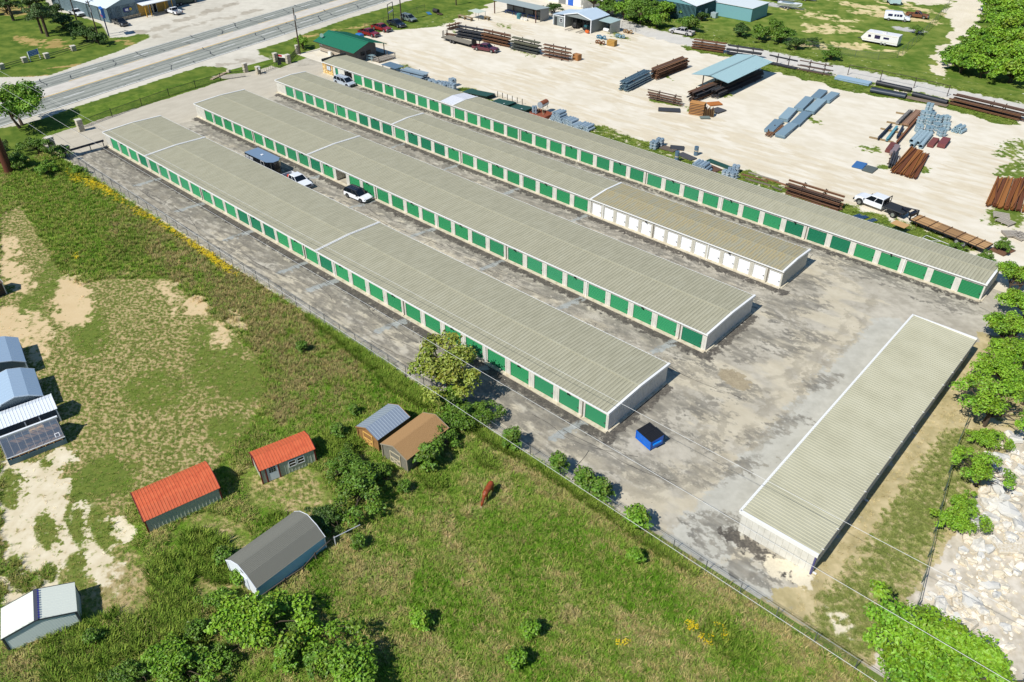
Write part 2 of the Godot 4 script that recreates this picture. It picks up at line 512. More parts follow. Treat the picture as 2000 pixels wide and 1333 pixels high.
	var lot := PackedVector2Array([Vector2(-111.1, -0.37), Vector2(-108.3, -1.04), Vector2(-108.19, -3), Vector2(-109.21, -7.55), Vector2(-111.66, -17.47), Vector2(-114.38, -28.52), Vector2(-114.63, -34.55), Vector2(-112.89, -36.11), Vector2(-115.44, -46.36), Vector2(-116.12, -50.04), Vector2(-115.75, -51.34), Vector2(-111.05, -52.2)])
	lot.append(Vector2(-104, -56))
	lot.append(Vector2(23, -56))
	lot.append(Vector2(30, -40))
	lot.append(Vector2(24.5, -30))
	lot.append(Vector2(21.6, 8.6))
	lot.append(Vector2(-110, 8.6))
	s.fill(c8(160, 153, 137), c8(188, 181, 164), n1, Vector2(0.5, 0.9), n2, V1, 1.1, s.mask([lot]), 0.05, 8.0, 0, n2)
	# pale drive at the road end
	s.fill(c8(176, 168, 150), c8(194, 186, 168), n1, Vector2(1.4, 0.7), n3, V1, 0.8, s.mask([PackedVector2Array([Vector2(-117, -42), Vector2(-101, -42), Vector2(-100.8, 6), Vector2(-112, 6)]), PackedVector2Array([Vector2(-108, -54), Vector2(-94, -47), Vector2(-101, -36), Vector2(-120, -30)])]), 0.1, 6.0, 4, n2)
	# tan drift down the middle of the aisles and over the turning area
	s.fill(c8(180, 170, 147), c8(196, 187, 165), n1, Vector2(0.5, 1.3), n2, V1, 1.0, s.mask([[[Vector2(-92, -11.6), Vector2(2, -11.6)], 1.6, 0.95], [[Vector2(-92, -28.4), Vector2(2, -28.2)], 1.3, 0.9], [[Vector2(-95, -41.2), Vector2(2, -41.4)], 1.0, 0.9], [[Vector2(2, -42), Vector2(9, -30), Vector2(9, -14), Vector2(11, 1)], 3.5, 0.8], [[Vector2(2, -12), Vector2(12, -20)], 3.2, 0.7], [[Vector2(-60, 3.6), Vector2(14, 4.6)], 2.2, 0.55], [Vector2(12, 4), 3, 2.4, 0, 0.7], [Vector2(4, 4), 4, 2, 0, 0.6]]), 1.0, 2.6, 30, n1, Vector2(0.4, 0.8))
	# grey concrete apron in front of the cross block
	s.fill(c8(170, 167, 154), c8(190, 187, 174), n1, Vector2(1.6, 0.8), n2, V1, 1.0, s.mask([[[Vector2(13.0, 6), Vector2(13.0, -34)], 2.2, 1.0], [[Vector2(13.0, 6), Vector2(21, 7)], 2.0, 0.7]]), 0.5, 5.0, 10, n2)
	# weathered black patches of old asphalt coat
	var dark := []
	for z in [1.6, -15.0, -31.6, -44.6]:
		var x := -96.0
		while x < (3.0 if z > -40.0 else 17.0):
			if rng.randf() < 0.9:
				dark.append([Vector2(x, z + rng.randf_range(-0.5, 0.8)), rng.randf_range(1.6, 4.2), rng.randf_range(0.7, 1.5), rng.randf_range(-0.12, 0.12), rng.randf_range(0.62, 1.0)])
			if rng.randf() < 0.7:
				dark.append([Vector2(x + rng.randf_range(-2, 2), z + rng.randf_range(1.0, 2.6)), rng.randf_range(1.0, 3.0), rng.randf_range(0.4, 0.9), rng.randf_range(-0.3, 0.3), rng.randf_range(0.5, 0.85)])
			x += rng.randf_range(1.6, 3.6)
	for q in [[1.2, -2.0, 1.2, 2.6], [1.4, -6.5, 1.4, 3.0], [3.0, -4.0, 2.4, 1.4], [5.0, -9.0, 2.2, 1.4], [6.0, -13.5, 2.0, 1.2], [3.0, -19.0, 1.8, 1.4], [1.6, -22, 1.3, 2.4], [5.5, -23.5, 2.6, 1.6], [2.5, -28.0, 2.4, 1.2], [7.0, -27.0, 1.6, 1.0], [1.8, -36.6, 1.6, 2.6], [4.0, -33.0, 2.0, 1.2], [7.6, -5, 1.6, 0.8], [9.0, -1.0, 1.6, 1.2], [6.5, 1.0, 2.0, 0.8], [-2, 2.6, 2.4, 0.8], [11.6, -12.0, 0.9, 2.0], [11.3, -20.0, 0.8, 2.2], [11.4, -4.5, 0.8, 2.2], [12.4, 3.4, 1.6, 0.9], [14.6, 4.8, 2.2, 0.8], [17.6, 4.6, 2.2, 0.9], [16.8, 5.6, 1.5, 0.8], [13.6, 2.0, 1.0, 1.4], [10.4, -8.5, 1.0, 1.2], [8.5, -43.6, 3.4, 0.7], [13.5, -43.8, 2.4, 0.7], [16.8, -43.0, 1.6, 1.2]]:
		dark.append([Vector2(q[0], q[1]), q[2], q[3], 0.2, 0.85])
	s.fill(c8(102, 99, 91), c8(140, 134, 120), n2, Vector2(0.8, 1.2), n1, V1, 1.2, s.mask(dark), 0.8, 1.1, 30, n1, Vector2(0.8, 3.0), 0.78)
	s.fill(c8(108, 104, 94), c8(142, 135, 120), n2, V1, n3, V1, 1.2, s.mask([[[Vector2(-97, 3.2), Vector2(-5, 3.2)], 2.6, 0.5], [[Vector2(-70, 4.6), Vector2(-2, 5.0)], 1.2, 0.42]]), 1.4, 1.8, 14, n1, Vector2(0.9, 3.4), 0.75)
	# tyre paths
	var tyre := []
	for q in [[[-94, -13.0], [-40, -12.6], [0, -12.4], [6, -14.0], [9.5, -19], [10, -30], [8, -40], [0, -43.0], [-60, -42.8]], [[-94, -29.6], [-30, -29.2], [2, -29.0], [8, -26], [10, -16], [10.5, -4], [8, 3], [0, 4.6], [-60, 4.4], [-98, 3.6]], [[0, -11.6], [6, -9], [9, -2], [6, 4], [-4, 5.4]]]:
		for o in [-0.85, 0.85]:
			var l := []
			for i in q.size():
				var a := Vector2(q[maxi(i - 1, 0)][0], q[maxi(i - 1, 0)][1])
				var c := Vector2(q[mini(i + 1, q.size() - 1)][0], q[mini(i + 1, q.size() - 1)][1])
				l.append(Vector2(q[i][0], q[i][1]) + (c - a).normalized().orthogonal() * o)
			tyre.append([l, 0.34, 0.7])
	s.fill(c8(134, 127, 111), c8(158, 150, 132), n2, V1, n3, V1, 1.0, s.mask(tyre), 0.9, 1.6, 10, n1, Vector2(0.7, 0.7), 0.5)
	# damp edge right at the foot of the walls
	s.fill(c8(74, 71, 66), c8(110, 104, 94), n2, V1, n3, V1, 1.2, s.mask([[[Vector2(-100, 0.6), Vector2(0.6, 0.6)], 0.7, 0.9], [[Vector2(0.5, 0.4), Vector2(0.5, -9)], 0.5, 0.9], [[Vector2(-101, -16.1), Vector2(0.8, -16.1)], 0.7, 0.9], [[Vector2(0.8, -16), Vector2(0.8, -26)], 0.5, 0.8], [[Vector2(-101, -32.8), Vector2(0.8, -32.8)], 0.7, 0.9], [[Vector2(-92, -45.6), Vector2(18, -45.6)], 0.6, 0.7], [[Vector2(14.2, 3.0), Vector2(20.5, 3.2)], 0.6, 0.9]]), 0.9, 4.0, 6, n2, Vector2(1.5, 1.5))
	# washed streaks where the downspouts run out
	var wash := []
	for i in 4:
		wash.append([[Vector2(-39.9 + 12.46 * i, 0.5), Vector2(-40.6 + 12.46 * i, 4.0)], 0.45, 0.8])
		wash.append([[Vector2(-82.6 + 12.2 * i, 0.5), Vector2(-83.0 + 12.2 * i, 4.0)], 0.4, 0.8])
	for i in 6:
		wash.append([[Vector2(-65.8 + 12.5 * i, -16.2), Vector2(-66.3 + 12.5 * i, -13.0)], 0.4, 0.75])
	for i in 4:
		wash.append([[Vector2(-65.7 + 12.5 * i, -32.9), Vector2(-66.0 + 12.5 * i, -30.4)], 0.35, 0.7])
	s.fill(c8(140, 146, 144), c8(170, 175, 172), n2, V1, n3, V1, 1.0, s.mask(wash), 0.7, 3.5, 8, n2, V1, 0.75)
	# the dug patch, sand bank and dry grass east of the cross block
	s.fill(c8(144, 132, 108), c8(168, 155, 128), n2, V1, n3, V1, 1.2, s.mask([[Vector2(4.82, -14.76), 2.0, 1.1, 0.3, 1.0]]), 0.4, 4.0, 6, n2)
	s.fill(c8(158, 146, 104), c8(196, 180, 140), n1, V1, n2, V1, 1.1, s.mask([PackedVector2Array([Vector2(20.6, -40), Vector2(30, -44), Vector2(28.4, 8.6), Vector2(19.5, 8.6), Vector2(20.6, 2.0)])]), 0.8, 2.2, 14, n2)
	s.fill(c8(96, 110, 50), c8(130, 134, 74), n2, V1, n3, V1, 1.3, s.mask([[[Vector2(24.8, -20), Vector2(25.0, 7)], 1.7, 0.78], [Vector2(25, 3), 2.4, 4, 0, 0.7], [Vector2(24, -8), 1.3, 6, 0.0, 0.62]]), 1.5, 1.6, 6, n2, Vector2(1.6, 2.0))
	s.fill(c8(200, 190, 166), c8(224, 214, 188), n1, V1, n3, V1, 0.9, s.mask([[Vector2(19.65, 3.09), 2.0, 1.0, 0, 0.9], [Vector2(24.27, 4.87), 1.5, 0.9, 0, 0.6]]), 0.9, 5.0, 8, n2)
	s.fill(c8(176, 166, 146), c8(212, 203, 186), n1, V1, n2, V1, 1.4, s.mask([PackedVector2Array([Vector2(28.2, -26), Vector2(44, -40), Vector2(44, 8.6), Vector2(27.2, 8.6)])]), 0.2, 6.0, 8, n2)
	lot_sheet = s
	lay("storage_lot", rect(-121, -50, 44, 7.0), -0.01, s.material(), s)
	# -- steel yard, its back lane
	s = Sheet.new(-150, -127, 46, -48, 9.0)
	s.fill(c8(208, 198, 176), c8(220, 212, 194), n0, Vector2(1.5, 2.4), n1, Vector2(1, 2), 1.2)
	s.fill(c8(198, 184, 157), c8(210, 198, 172), n1, Vector2(0.5, 3.0), n2, V1, 1.2, s.mask([[[Vector2(-100.86, -65.22), Vector2(-67.56, -60.91), Vector2(-34.18, -61.37), Vector2(-10.46, -66.76)], 5, 0.6], [[Vector2(-75.58, -69.69), Vector2(-64.3, -79.84), Vector2(-30.3, -70.82), Vector2(-3.34, -68.38)], 4, 0.6], [[Vector2(-76.09, -114.24), Vector2(-68.34, -85.02), Vector2(-71.44, -65.16)], 4, 0.6], [Vector2(-112.67, -67.4), 2, 2, 0, 0.8], [Vector2(-99.66, -96.06), 8, 3, 0.3, 0.8], [[Vector2(7.08, -93), Vector2(7.25, -69), Vector2(-8.89, -63.37)], 4, 0.5]]), 1.2, 2.6, 30, n1, Vector2(0.4, 2.0), 0.8)
	var lane := [[[Vector2(-95.61, -122.16), Vector2(-80.9, -115.9), Vector2(-64.89, -114.08), Vector2(-45.07, -116.83), Vector2(-28.34, -116.97), Vector2(-13.43, -117.4), Vector2(4.31, -117.71), Vector2(12.31, -118.13)], 3.0, 1.0]]
	s.fill(c8(82, 104, 36), c8(118, 130, 58), n1, V1, n2, V1, 1.3, s.mask([PackedVector2Array([Vector2(-119.42, -75.36), Vector2(-113.15, -85.76), Vector2(-117.55, -106), Vector2(-126.15, -116.91), Vector2(-152.86, -93.03), Vector2(-130.05, -60.05), Vector2(-124.86, -61.9)]), PackedVector2Array([Vector2(-64.89, -114.08), Vector2(-45.6, -117.84), Vector2(-28.75, -117.92), Vector2(-13.86, -118.61), Vector2(4.7, -119.47), Vector2(0.01, -137.72), Vector2(-54.06, -133.99), Vector2(-91.36, -148.02), Vector2(-98.17, -134.26), Vector2(-82.61, -119.33)]), PackedVector2Array([Vector2(-64.79, -113.08), Vector2(-59.37, -113.66), Vector2(-52.09, -112.01), Vector2(-42.51, -111.93), Vector2(-25.45, -112.7), Vector2(-12.57, -112.34), Vector2(-6.69, -113.9), Vector2(4.95, -112.16), Vector2(6.64, -108.81), Vector2(3.2, -106.67), Vector2(-5.15, -109.18), Vector2(-24.38, -105.56), Vector2(-28.95, -106.65), Vector2(-41.16, -107.2), Vector2(-50.6, -109.42), Vector2(-58.97, -108.84)]), [[Vector2(-29.44, -114.66), Vector2(-16.1, -114.2), Vector2(-6.23, -112.48), Vector2(3.34, -109.06)], 1.2, 0.8], [Vector2(-75.97, -57.93), 2.4, 1.2, 0.2, 1.0], [Vector2(-68.48, -56.38), 3, 1.0, 0.3, 0.7], [[Vector2(-47.5, -59.65), Vector2(-41.36, -59.31), Vector2(-35.73, -58.54), Vector2(-29.5, -58.61), Vector2(-24.54, -56.54)], 0.9, 0.85], [[Vector2(-47.93, -57.38), Vector2(-41.38, -57.21), Vector2(-34.84, -56.53), Vector2(-28.1, -56.42), Vector2(-17.92, -57.1), Vector2(-9.88, -55.67), Vector2(-2.53, -55.98), Vector2(5.59, -56.46), Vector2(14.68, -55.76)], 1.1, 0.95], [[Vector2(-20.03, -59.36), Vector2(-11.97, -58.26), Vector2(-3.51, -58.2), Vector2(4.28, -58.15), Vector2(12.67, -58.29)], 1.4, 0.9], [Vector2(-44.91, -77.63), 3.2, 1.0, -0.2, 0.95], [Vector2(-38.64, -77.94), 2, 1.2, 0, 0.9], [Vector2(-53.4, -90.5), 3, 0.7, 0.5, 0.6], [Vector2(-40.45, -89.91), 3, 1.6, 0.6, 0.8], [Vector2(-22.63, -88.95), 4.4, 0.7, 0.75, 0.8], [Vector2(-8.7, -81.53), 1.6, 1.6, 0, 0.7], [Vector2(0.23, -78.93), 2, 1.2, 0, 0.7], [Vector2(-4.16, -76.23), 1.0, 0.7, 0, 0.7], [Vector2(8.27, -96.85), 2, 5, 0, 0.62], [Vector2(11.15, -88.8), 2, 5, 0, 0.7], [Vector2(14.24, -71.16), 2.4, 4, 0, 0.8], [Vector2(-77.08, -107.59), 3.6, 1.2, 0.4, 0.8], [Vector2(-76.82, -99.59), 1.6, 1, 0, 0.6], [Vector2(-94.3, -59.4), 4, 1.2, 0.4, 0.6], [Vector2(-107.94, -61.32), 4, 1.4, 0.3, 0.7], [Vector2(-102.53, -96.51), 3, 1.2, 0.3, 0.5], [Vector2(-107.28, -85.08), 1.6, 1, 0, 0.6], [Vector2(-85.58, -83.92), 5, 1, 0.3, 0.4]]), 0.9, 5.0, 10, n2, Vector2(1.2, 1.2))
	s.fill(c8(186, 182, 172), c8(206, 202, 192), n1, Vector2(2, 0.8), n3, V1, 0.8, s.mask(lane), 0.35, 6.0, 6, n2)
	yard_sheet = s
	lay("steel_yard", rect(-120, -127, 46, -49.9), -0.03, s.material(), s)
	# -- paddocks north of the lane
	s = Sheet.new(-150, -330, 60, -120, 4.6)
	s.fill(c8(80, 106, 34), c8(124, 134, 62), n1, V1, n2, V1, 1.4)
	s.fill(c8(190, 172, 122), c8(212, 196, 150), n1, V1, n2, V1, 1.1, s.mask([[Vector2(-49.8, -154.49), 6, 3, 0, 0.7], [Vector2(-40.81, -169.87), 14, 3, 0.2, 0.8], [Vector2(-47.13, -143.17), 5, 3, 0, 0.8], [Vector2(-35.19, -135.39), 4, 2.4, 0, 0.9], [Vector2(-43.04, -165.84), 6, 2, 0, 0.8], [Vector2(-35.11, -178.42), 16, 1.8, 0.2, 0.7], [Vector2(-42.69, -147.15), 5, 3, 0, 0.7], [Vector2(-27.16, -136.41), 4, 1.4, 0, 0.7], [Vector2(-39.84, -130.16), 3, 2, 0, 0.8], [Vector2(-57.39, -156.39), 6, 3, 0, 0.5]]), 1.2, 3.5, 12, n2)
	s.fill(c8(166, 164, 158), c8(190, 188, 182), n2, V1, n3, V1, 1.0, s.mask([[Vector2(-30.4, -156.99), 4, 2, 0, 0.9], [Vector2(-64.41, -157.85), 5, 2, 0, 0.9]]), 0.6, 4.0, 6, n2)
	s.fill(c8(206, 194, 168), c8(226, 216, 194), n1, V1, n3, V1, 1.0, s.mask([PackedVector2Array([Vector2(-14.75, -125.28), Vector2(-18.14, -139.56), Vector2(-20.74, -155.37), Vector2(-25.34, -171.92), Vector2(-29.8, -181.1), Vector2(-31.47, -193.93), Vector2(-34.26, -215.4), Vector2(-24.72, -223.93), Vector2(-24.66, -196.32), Vector2(-21.39, -181.91), Vector2(-18.5, -170.65), Vector2(-18.61, -157.28), Vector2(-15.59, -141.86), Vector2(-11.54, -127.32)]), [[Vector2(-39.22, -190), Vector2(-65.59, -185.72), Vector2(-109.67, -175.76)], 7, 1.0], [[Vector2(-36.45, -175.14), Vector2(-22.74, -156.36), Vector2(-19.25, -133.78)], 0.8, 0.0]]), 0.6, 5.0, 8, n2)
	lay("paddock", rect(-150, -330, 60, -121.5), -0.04, s.material(), s)
	# -- west side: verges, shoulders and the forecourt of the shop
	s = Sheet.new(-260, -140, -100, 34, 5.0)
	s.fill(c8(74, 98, 32), c8(110, 124, 50), n1, Vector2(1, 2.2), n2, V1, 1.3)
	s.fill(c8(150, 130, 76), c8(176, 154, 100), n1, V1, n2, V1, 1.2, s.mask([[Vector2(-165.69, -19.78), 5, 2, 0, 0.8], [Vector2(-172.91, -16.01), 6, 2, 0, 0.6], [Vector2(-145.82, -6.47), 8, 1.2, -0.9, 0.6], [Vector2(-147.34, -16.28), 6, 1.0, -1.2, 0.7], [Vector2(-204.59, -24.58), 6, 4, 0, 0.8], [Vector2(-155.8, -30.28), 3, 1, 0, 0.8], [Vector2(-129.19, -66.6), 12, 1.0, -1.4, 0.5]]), 1.1, 3.5, 10, n2)
	s.fill(c8(186, 180, 164), c8(208, 202, 186), n0, V1, n2, V1, 1.0, s.mask([PackedVector2Array([Vector2(-197.8, -30.66), Vector2(-187.84, -32.79), Vector2(-176.42, -33.34), Vector2(-162.28, -28.87), Vector2(-160.23, -31.84), Vector2(-160.5, -35.02), Vector2(-158.33, -36.39), Vector2(-155.39, -35.62), Vector2(-151.96, -28.41), Vector2(-148.46, -20), Vector2(-144.53, -8.93), Vector2(-146.58, -5.79), Vector2(-150.8, -1.57), Vector2(-153.97, 2.98), Vector2(-122.85, 13.32), Vector2(-120.05, 4.51), Vector2(-123.69, -9.21), Vector2(-125.66, -19.17), Vector2(-126.84, -27.9), Vector2(-127.51, -32.26), Vector2(-123.61, -34.85), Vector2(-117.52, -34.97), Vector2(-115.51, -37.22), Vector2(-120.03, -45.08), Vector2(-125.5, -44.55), Vector2(-129.25, -46.21), Vector2(-130.38, -54.75), Vector2(-135.41, -79.1), Vector2(-137.84, -98.02), Vector2(-140.78, -111.86), Vector2(-155.85, -134.6), Vector2(-220.78, -147.26), Vector2(-213.95, -82.82), Vector2(-210.43, -49.62), Vector2(-209.92, -34.29)])]), 0.1, 8.0, 3, n2)
	s.fill(c8(160, 152, 136), c8(184, 176, 158), n1, Vector2(0.7, 2), n2, V1, 1.0, s.mask([[[Vector2(-161.27, -36.64), Vector2(-165.13, -51.81), Vector2(-169.03, -67.14)], 1.6, 0.8], [[Vector2(-156.24, -36.55), Vector2(-157.59, -50.23), Vector2(-159.08, -65.33)], 1.6, 0.6], [[Vector2(-125.21, -36.17), Vector2(-123.49, -44.87)], 1.4, 0.7]]), 1.0, 3.0, 8, n1)
	lay("verge", rect(-260, -140, -100, 34), -0.05, s.material(), s)
	highway()
	cracks()

func strip(xa: float, xb: float, za: float, zb: float, y: float, b: MB) -> void:  # band of the highway between two offsets, x = offset + 0.187 z
	b.quad(Vector3(xa + 0.187 * za, y, za), Vector3(xb + 0.187 * za, y, za), Vector3(xb + 0.187 * zb, y, zb), Vector3(xa + 0.187 * zb, y, zb), Vector3.UP)

func highway() -> void:
	var asphalt := tri_mat(speckle([c8(132, 136, 126), c8(150, 152, 142), c8(160, 160, 150)], 0.02, 512, Vector2.ONE, 31), Vector3(0.2, 0.06, 0.05), 0.9)
	var conc := tri_mat(speckle([c8(182, 176, 164), c8(196, 190, 178), c8(204, 198, 186)], 0.02, 256, Vector2.ONE, 32), Vector3(0.1, 0.06, 0.06), 0.9)
	var b := MB.new()
	strip(-142.3, -124.2, -330, 70, -0.012, b)
	structure("highway", b, asphalt)
	b = MB.new()
	strip(-136.3, -131.9, -330, 70, -0.008, b)
	structure("median_lane", b, conc)
	# darker wheel tracks are asphalt too, laid as worn strips
	b = MB.new()
	for o in [-125.6, -127.2, -129.3, -130.9, -137.4, -138.6, -140.2, -141.5]:
		strip(o - 0.28, o + 0.28, -330, 70, -0.0085, b)
	structure("wheel_track", b, tri_mat(speckle([c8(116, 120, 112), c8(134, 137, 128)], 0.02, 256, Vector2.ONE, 33), Vector3(0.2, 0.05, 0.03), 0.9))
	b = MB.new()
	strip(-124.55, -124.33, -330, 70, -0.004, b)
	strip(-142.1, -141.98, -330, 70, -0.004, b)
	for z in seq(-318.0 + 5.2, 12.15, 30):
		strip(-128.4, -128.22, z, z + 4.2, -0.004, b)
		strip(-139.5, -139.32, z + 4.0, z + 7.4, -0.004, b)
	structure("white_lane_marking", b, mat(226, 226, 222, 0.7))
	b = MB.new()
	strip(-131.85, -131.62, -330, 70, -0.004, b)
	structure("yellow_lane_marking", b, mat(226, 182, 70, 0.7))
	b = MB.new()
	for z in seq(-318.0, 12.15, 32):
		strip(-136.5, -136.34, z, z + 4.6, -0.004, b)
	structure("broken_yellow_marking", b, mat(226, 188, 110, 0.7))
	# tar sealed cracks
	b = MB.new()
	var r := RandomNumberGenerator.new()
	r.seed = 5
	var z: float = 20.0
	while z > -130.0:
		for side in [[-124.6, -131.5], [-137.0, -142.0]]:
			if r.randf() < 0.85:
				var x: float = side[0]
				var zz: float = z + r.randf_range(-2, 2)
				while x > side[1]:
					var nx: float = x - r.randf_range(0.5, 1.1)
					var nz: float = zz + r.randf_range(-0.7, 0.35)
					var a := Vector3(x + 0.187 * zz, -0.003, zz)
					var c := Vector3(nx + 0.187 * nz, -0.003, nz)
					var wd := (c - a).normalized().cross(Vector3.UP) * r.randf_range(0.05, 0.12)
					b.quad(a - wd, a + wd, c + wd, c - wd, Vector3.UP)
					x = nx
					zz = nz
					if r.randf() < 0.13:
						break
		z -= r.randf_range(4.0, 7.5)
	for o in [-130.3, -137.7, -128.9, -124.9]:
		z = 22.0
		var x: float = o
		while z > -130.0:
			var nz: float = z - r.randf_range(0.8, 2.2)
			var nx: float = o + r.randf_range(-0.28, 0.28)
			if r.randf() < (0.8 if o < -130.0 else 0.3):
				var a := Vector3(x + 0.187 * z, -0.0035, z)
				var c := Vector3(nx + 0.187 * nz, -0.0035, nz)
				var wd := (c - a).normalized().cross(Vector3.UP) * 0.055
				b.quad(a - wd, a + wd, c + wd, c - wd, Vector3.UP)
			x = nx
			z = nz
	structure("tar_seam", b, mat(52, 55, 56, 0.6)).set_meta("kind", "stuff")

func cracks() -> void:
	var b := MB.new()
	var r := RandomNumberGenerator.new()
	r.seed = 17
	for k in 70:
		var z: float = [3.4, 5.2, 2.0, -12.6, -13.8, -29.6, -42.6, -43.6][k % 8] + r.randf_range(-0.9, 0.9)
		var p := Vector2(r.randf_range(-98, 2), z)
		var a := 0.0 if k % 3 else r.randf_range(1.2, 1.9)
		for i in (18 if k % 3 else 4):
			a += r.randf_range(-0.16, 0.16) - (a * 0.1 if k % 3 else 0.0)
			var q := p + Vector2(cos(a), sin(a)) * r.randf_range(0.3, 0.9)
			var lo: float = [1.0, 1.0, 1.0, -16.0, -16.0, -32.6, -45.6, -45.6][k % 8]
			if q.y > 6.6 or lo > 0.0 and q.y < 0.6 or lo < 0.0 and (q.y < lo or q.y > lo + 5.6):
				break
			var d := (q - p).normalized().orthogonal() * r.randf_range(0.012, 0.035)
			b.quad(Vector3(p.x - d.x, -0.004, p.y - d.y), Vector3(p.x + d.x, -0.004, p.y + d.y), Vector3(q.x + d.x, -0.004, q.y + d.y), Vector3(q.x - d.x, -0.004, q.y - d.y), Vector3.UP)
			p = q
	structure("paving_crack", b, mat(70, 67, 62, 0.95)).set_meta("kind", "stuff")

# ---- storage buildings
var roof_tan: Material
var roof_rust: Material
var wall_white: Material
var trim_white: Material
var door_green: Array
var door_white: Material
var slab: Material
var seam_mat: Material

func roller_door(w: float, h: float) -> MB:
	var b := MB.new()
	b.corrugated(Vector3(-w * 0.5, 0, 0), Vector3(0, h, 0), Vector3(w, 0, 0), Vector3(0, 0, 1), 0.172, 0.06, 0.035)
	b.box(Vector3(0, 0.03, 0.02), Vector3(w, 0.06, 0.05))
	return b

func storage_row(called: String, label: String, x0: float, x1: float, zf: float, zb: float, h: float, doors: Array, pitch: float, dw: float, dh: float, green: bool, roof_mat: Material, lights: Array, shed := false, open := -1) -> Node3D:
	# doors: x of each door's far edge. The wall is built of piers, header and sill so that the doors sit in real openings.
	var t := thing(called, label, "storage building", Vector3(x0, 0, zf))
	var L := x1 - x0
	var D := zf - zb
	var sill := 0.1
	var w := MB.new()
	if open < 0:
		w.box(Vector3(L * 0.5, h * 0.5, -D * 0.5 - 0.08), Vector3(L - 0.2, h - 0.06, D - 0.3))
	else:
		var oa: float = doors[open] - x0 - 0.1
		var ob := oa + dw + 0.2
		w.box(Vector3(oa * 0.5 + 0.05, h * 0.5, -D * 0.5 - 0.08), Vector3(oa - 0.1, h - 0.06, D - 0.3))
		w.box(Vector3((ob + L) * 0.5 - 0.05, h * 0.5, -D * 0.5 - 0.08), Vector3(L - ob - 0.1, h - 0.06, D - 0.3))
		w.box(Vector3((oa + ob) * 0.5, h * 0.5, -D * 0.5 - 2.0), Vector3(ob - oa, h - 0.06, D - 4.2))
		w.box(Vector3((oa + ob) * 0.5, h - 0.1, -D * 0.25 - 0.2), Vector3(ob - oa, 0.1, D * 0.5))
	w.box(Vector3(L * 0.5, (h + dh + sill) * 0.5, -0.08), Vector3(L, h - dh - sill, 0.16))
	var xs := [0.0]
	for d in doors:
		xs.append(d - x0)
		xs.append(d - x0 + dw)
	xs.append(L)
	for i in range(0, xs.size(), 2):
		var a: float = xs[i]
		var b: float = xs[i + 1]
		if b - a > 0.02:
			w.box(Vector3((a + b) * 0.5, (dh + sill) * 0.5, -0.08), Vector3(b - a, dh + sill, 0.16))
			var cnt := int((b - a) / 0.28)
			for k in cnt:
				w.box(Vector3(a + (k + 0.5) * (b - a) / cnt, (dh + sill) * 0.5, 0.012), Vector3(0.07, dh + sill, 0.028))
	# ribbed end and rear walls
	for e in [[Vector3(L, 0, 0), Vector3(0, 0, -D), Vector3(1, 0, 0)], [Vector3(0, 0, -D), Vector3(0, 0, D), Vector3(-1, 0, 0)], [Vector3(L, 0, -D), Vector3(-L, 0, 0), Vector3(0, 0, -1)]]:
		w.corrugated(e[0] - e[2] * 0.03, e[1], Vector3(0, h, 0), e[2], 0.3, 0.1, 0.03)
	part("wall", w, wall_white, t)
	var f := MB.new()
	f.box(Vector3(L * 0.5, sill * 0.5, 0.12), Vector3(L + 0.1, sill, 0.5))
	f.box(Vector3(L + 0.1, sill * 0.5, -D * 0.5), Vector3(0.28, sill - 0.01, D))
	part("foundation", f, slab, t)
	# roof
	var rise := 0.02 if shed else 0.2
	var r := MB.new()
	r.use_col = true
	r.vary = 0.022
	var ov := 0.12
	var rm := Vector3(0, h + 0.05 + rise, -D * 0.5)
	if shed:
		r.corrugated(Vector3(0.05, h + 0.1, ov), Vector3(L - 0.1, 0, 0), Vector3(0, -0.16, -D - ov), Vector3.UP, 0.4, 0.12, 0.035)
	else:
		r.corrugated(Vector3(0.05, h + 0.05, ov), Vector3(L - 0.1, 0, 0), Vector3(0, rise, -D * 0.5 - ov), Vector3.UP, 0.4, 0.12, 0.035)
		r.corrugated(Vector3(0.05, h + 0.05 + rise, -D * 0.5), Vector3(L - 0.1, 0, 0), Vector3(0, -rise, -D * 0.5 - ov), Vector3.UP, 0.4, 0.12, 0.035)
		r.box(Vector3(L * 0.5, rm.y + 0.02, rm.z), Vector3(L - 0.1, 0.03, 0.24))
	part("roof", r, roof_mat, t)
	# dirt and sealant lodged along the ribs
	var sm := MB.new()
	var cnt := int(roundf((L - 0.1) / 0.4))
	for i in cnt:
		var x := 0.05 + (i + 1) * (L - 0.1) / cnt - 0.15
		sm.quad(Vector3(x - 0.05, h + 0.056, ov), Vector3(x + 0.03, h + 0.056, ov), Vector3(x + 0.03, h + 0.056 + rise, -D * 0.5), Vector3(x - 0.05, h + 0.056 + rise, -D * 0.5), Vector3.UP)
		sm.quad(Vector3(x - 0.05, h + 0.056, -D - ov), Vector3(x + 0.03, h + 0.056, -D - ov), Vector3(x + 0.03, h + 0.056 + rise, -D * 0.5), Vector3(x - 0.05, h + 0.056 + rise, -D * 0.5), Vector3.UP)
	part("roof_seam", sm, seam_mat, t).set_meta("kind", "stuff")
	var g := MB.new()
	g.box(Vector3(L * 0.5, h - 0.02, ov + 0.04), Vector3(L + 0.08, 0.13, 0.09))
	var g2 := MB.new()
	g2.box(Vector3(L * 0.5, h - 0.02, -D - ov - 0.04), Vector3(L + 0.08, 0.12, 0.09))
	part("eave_gutter", g, trim_white, t)
	part("rear_gutter", g2, trim_white, t)
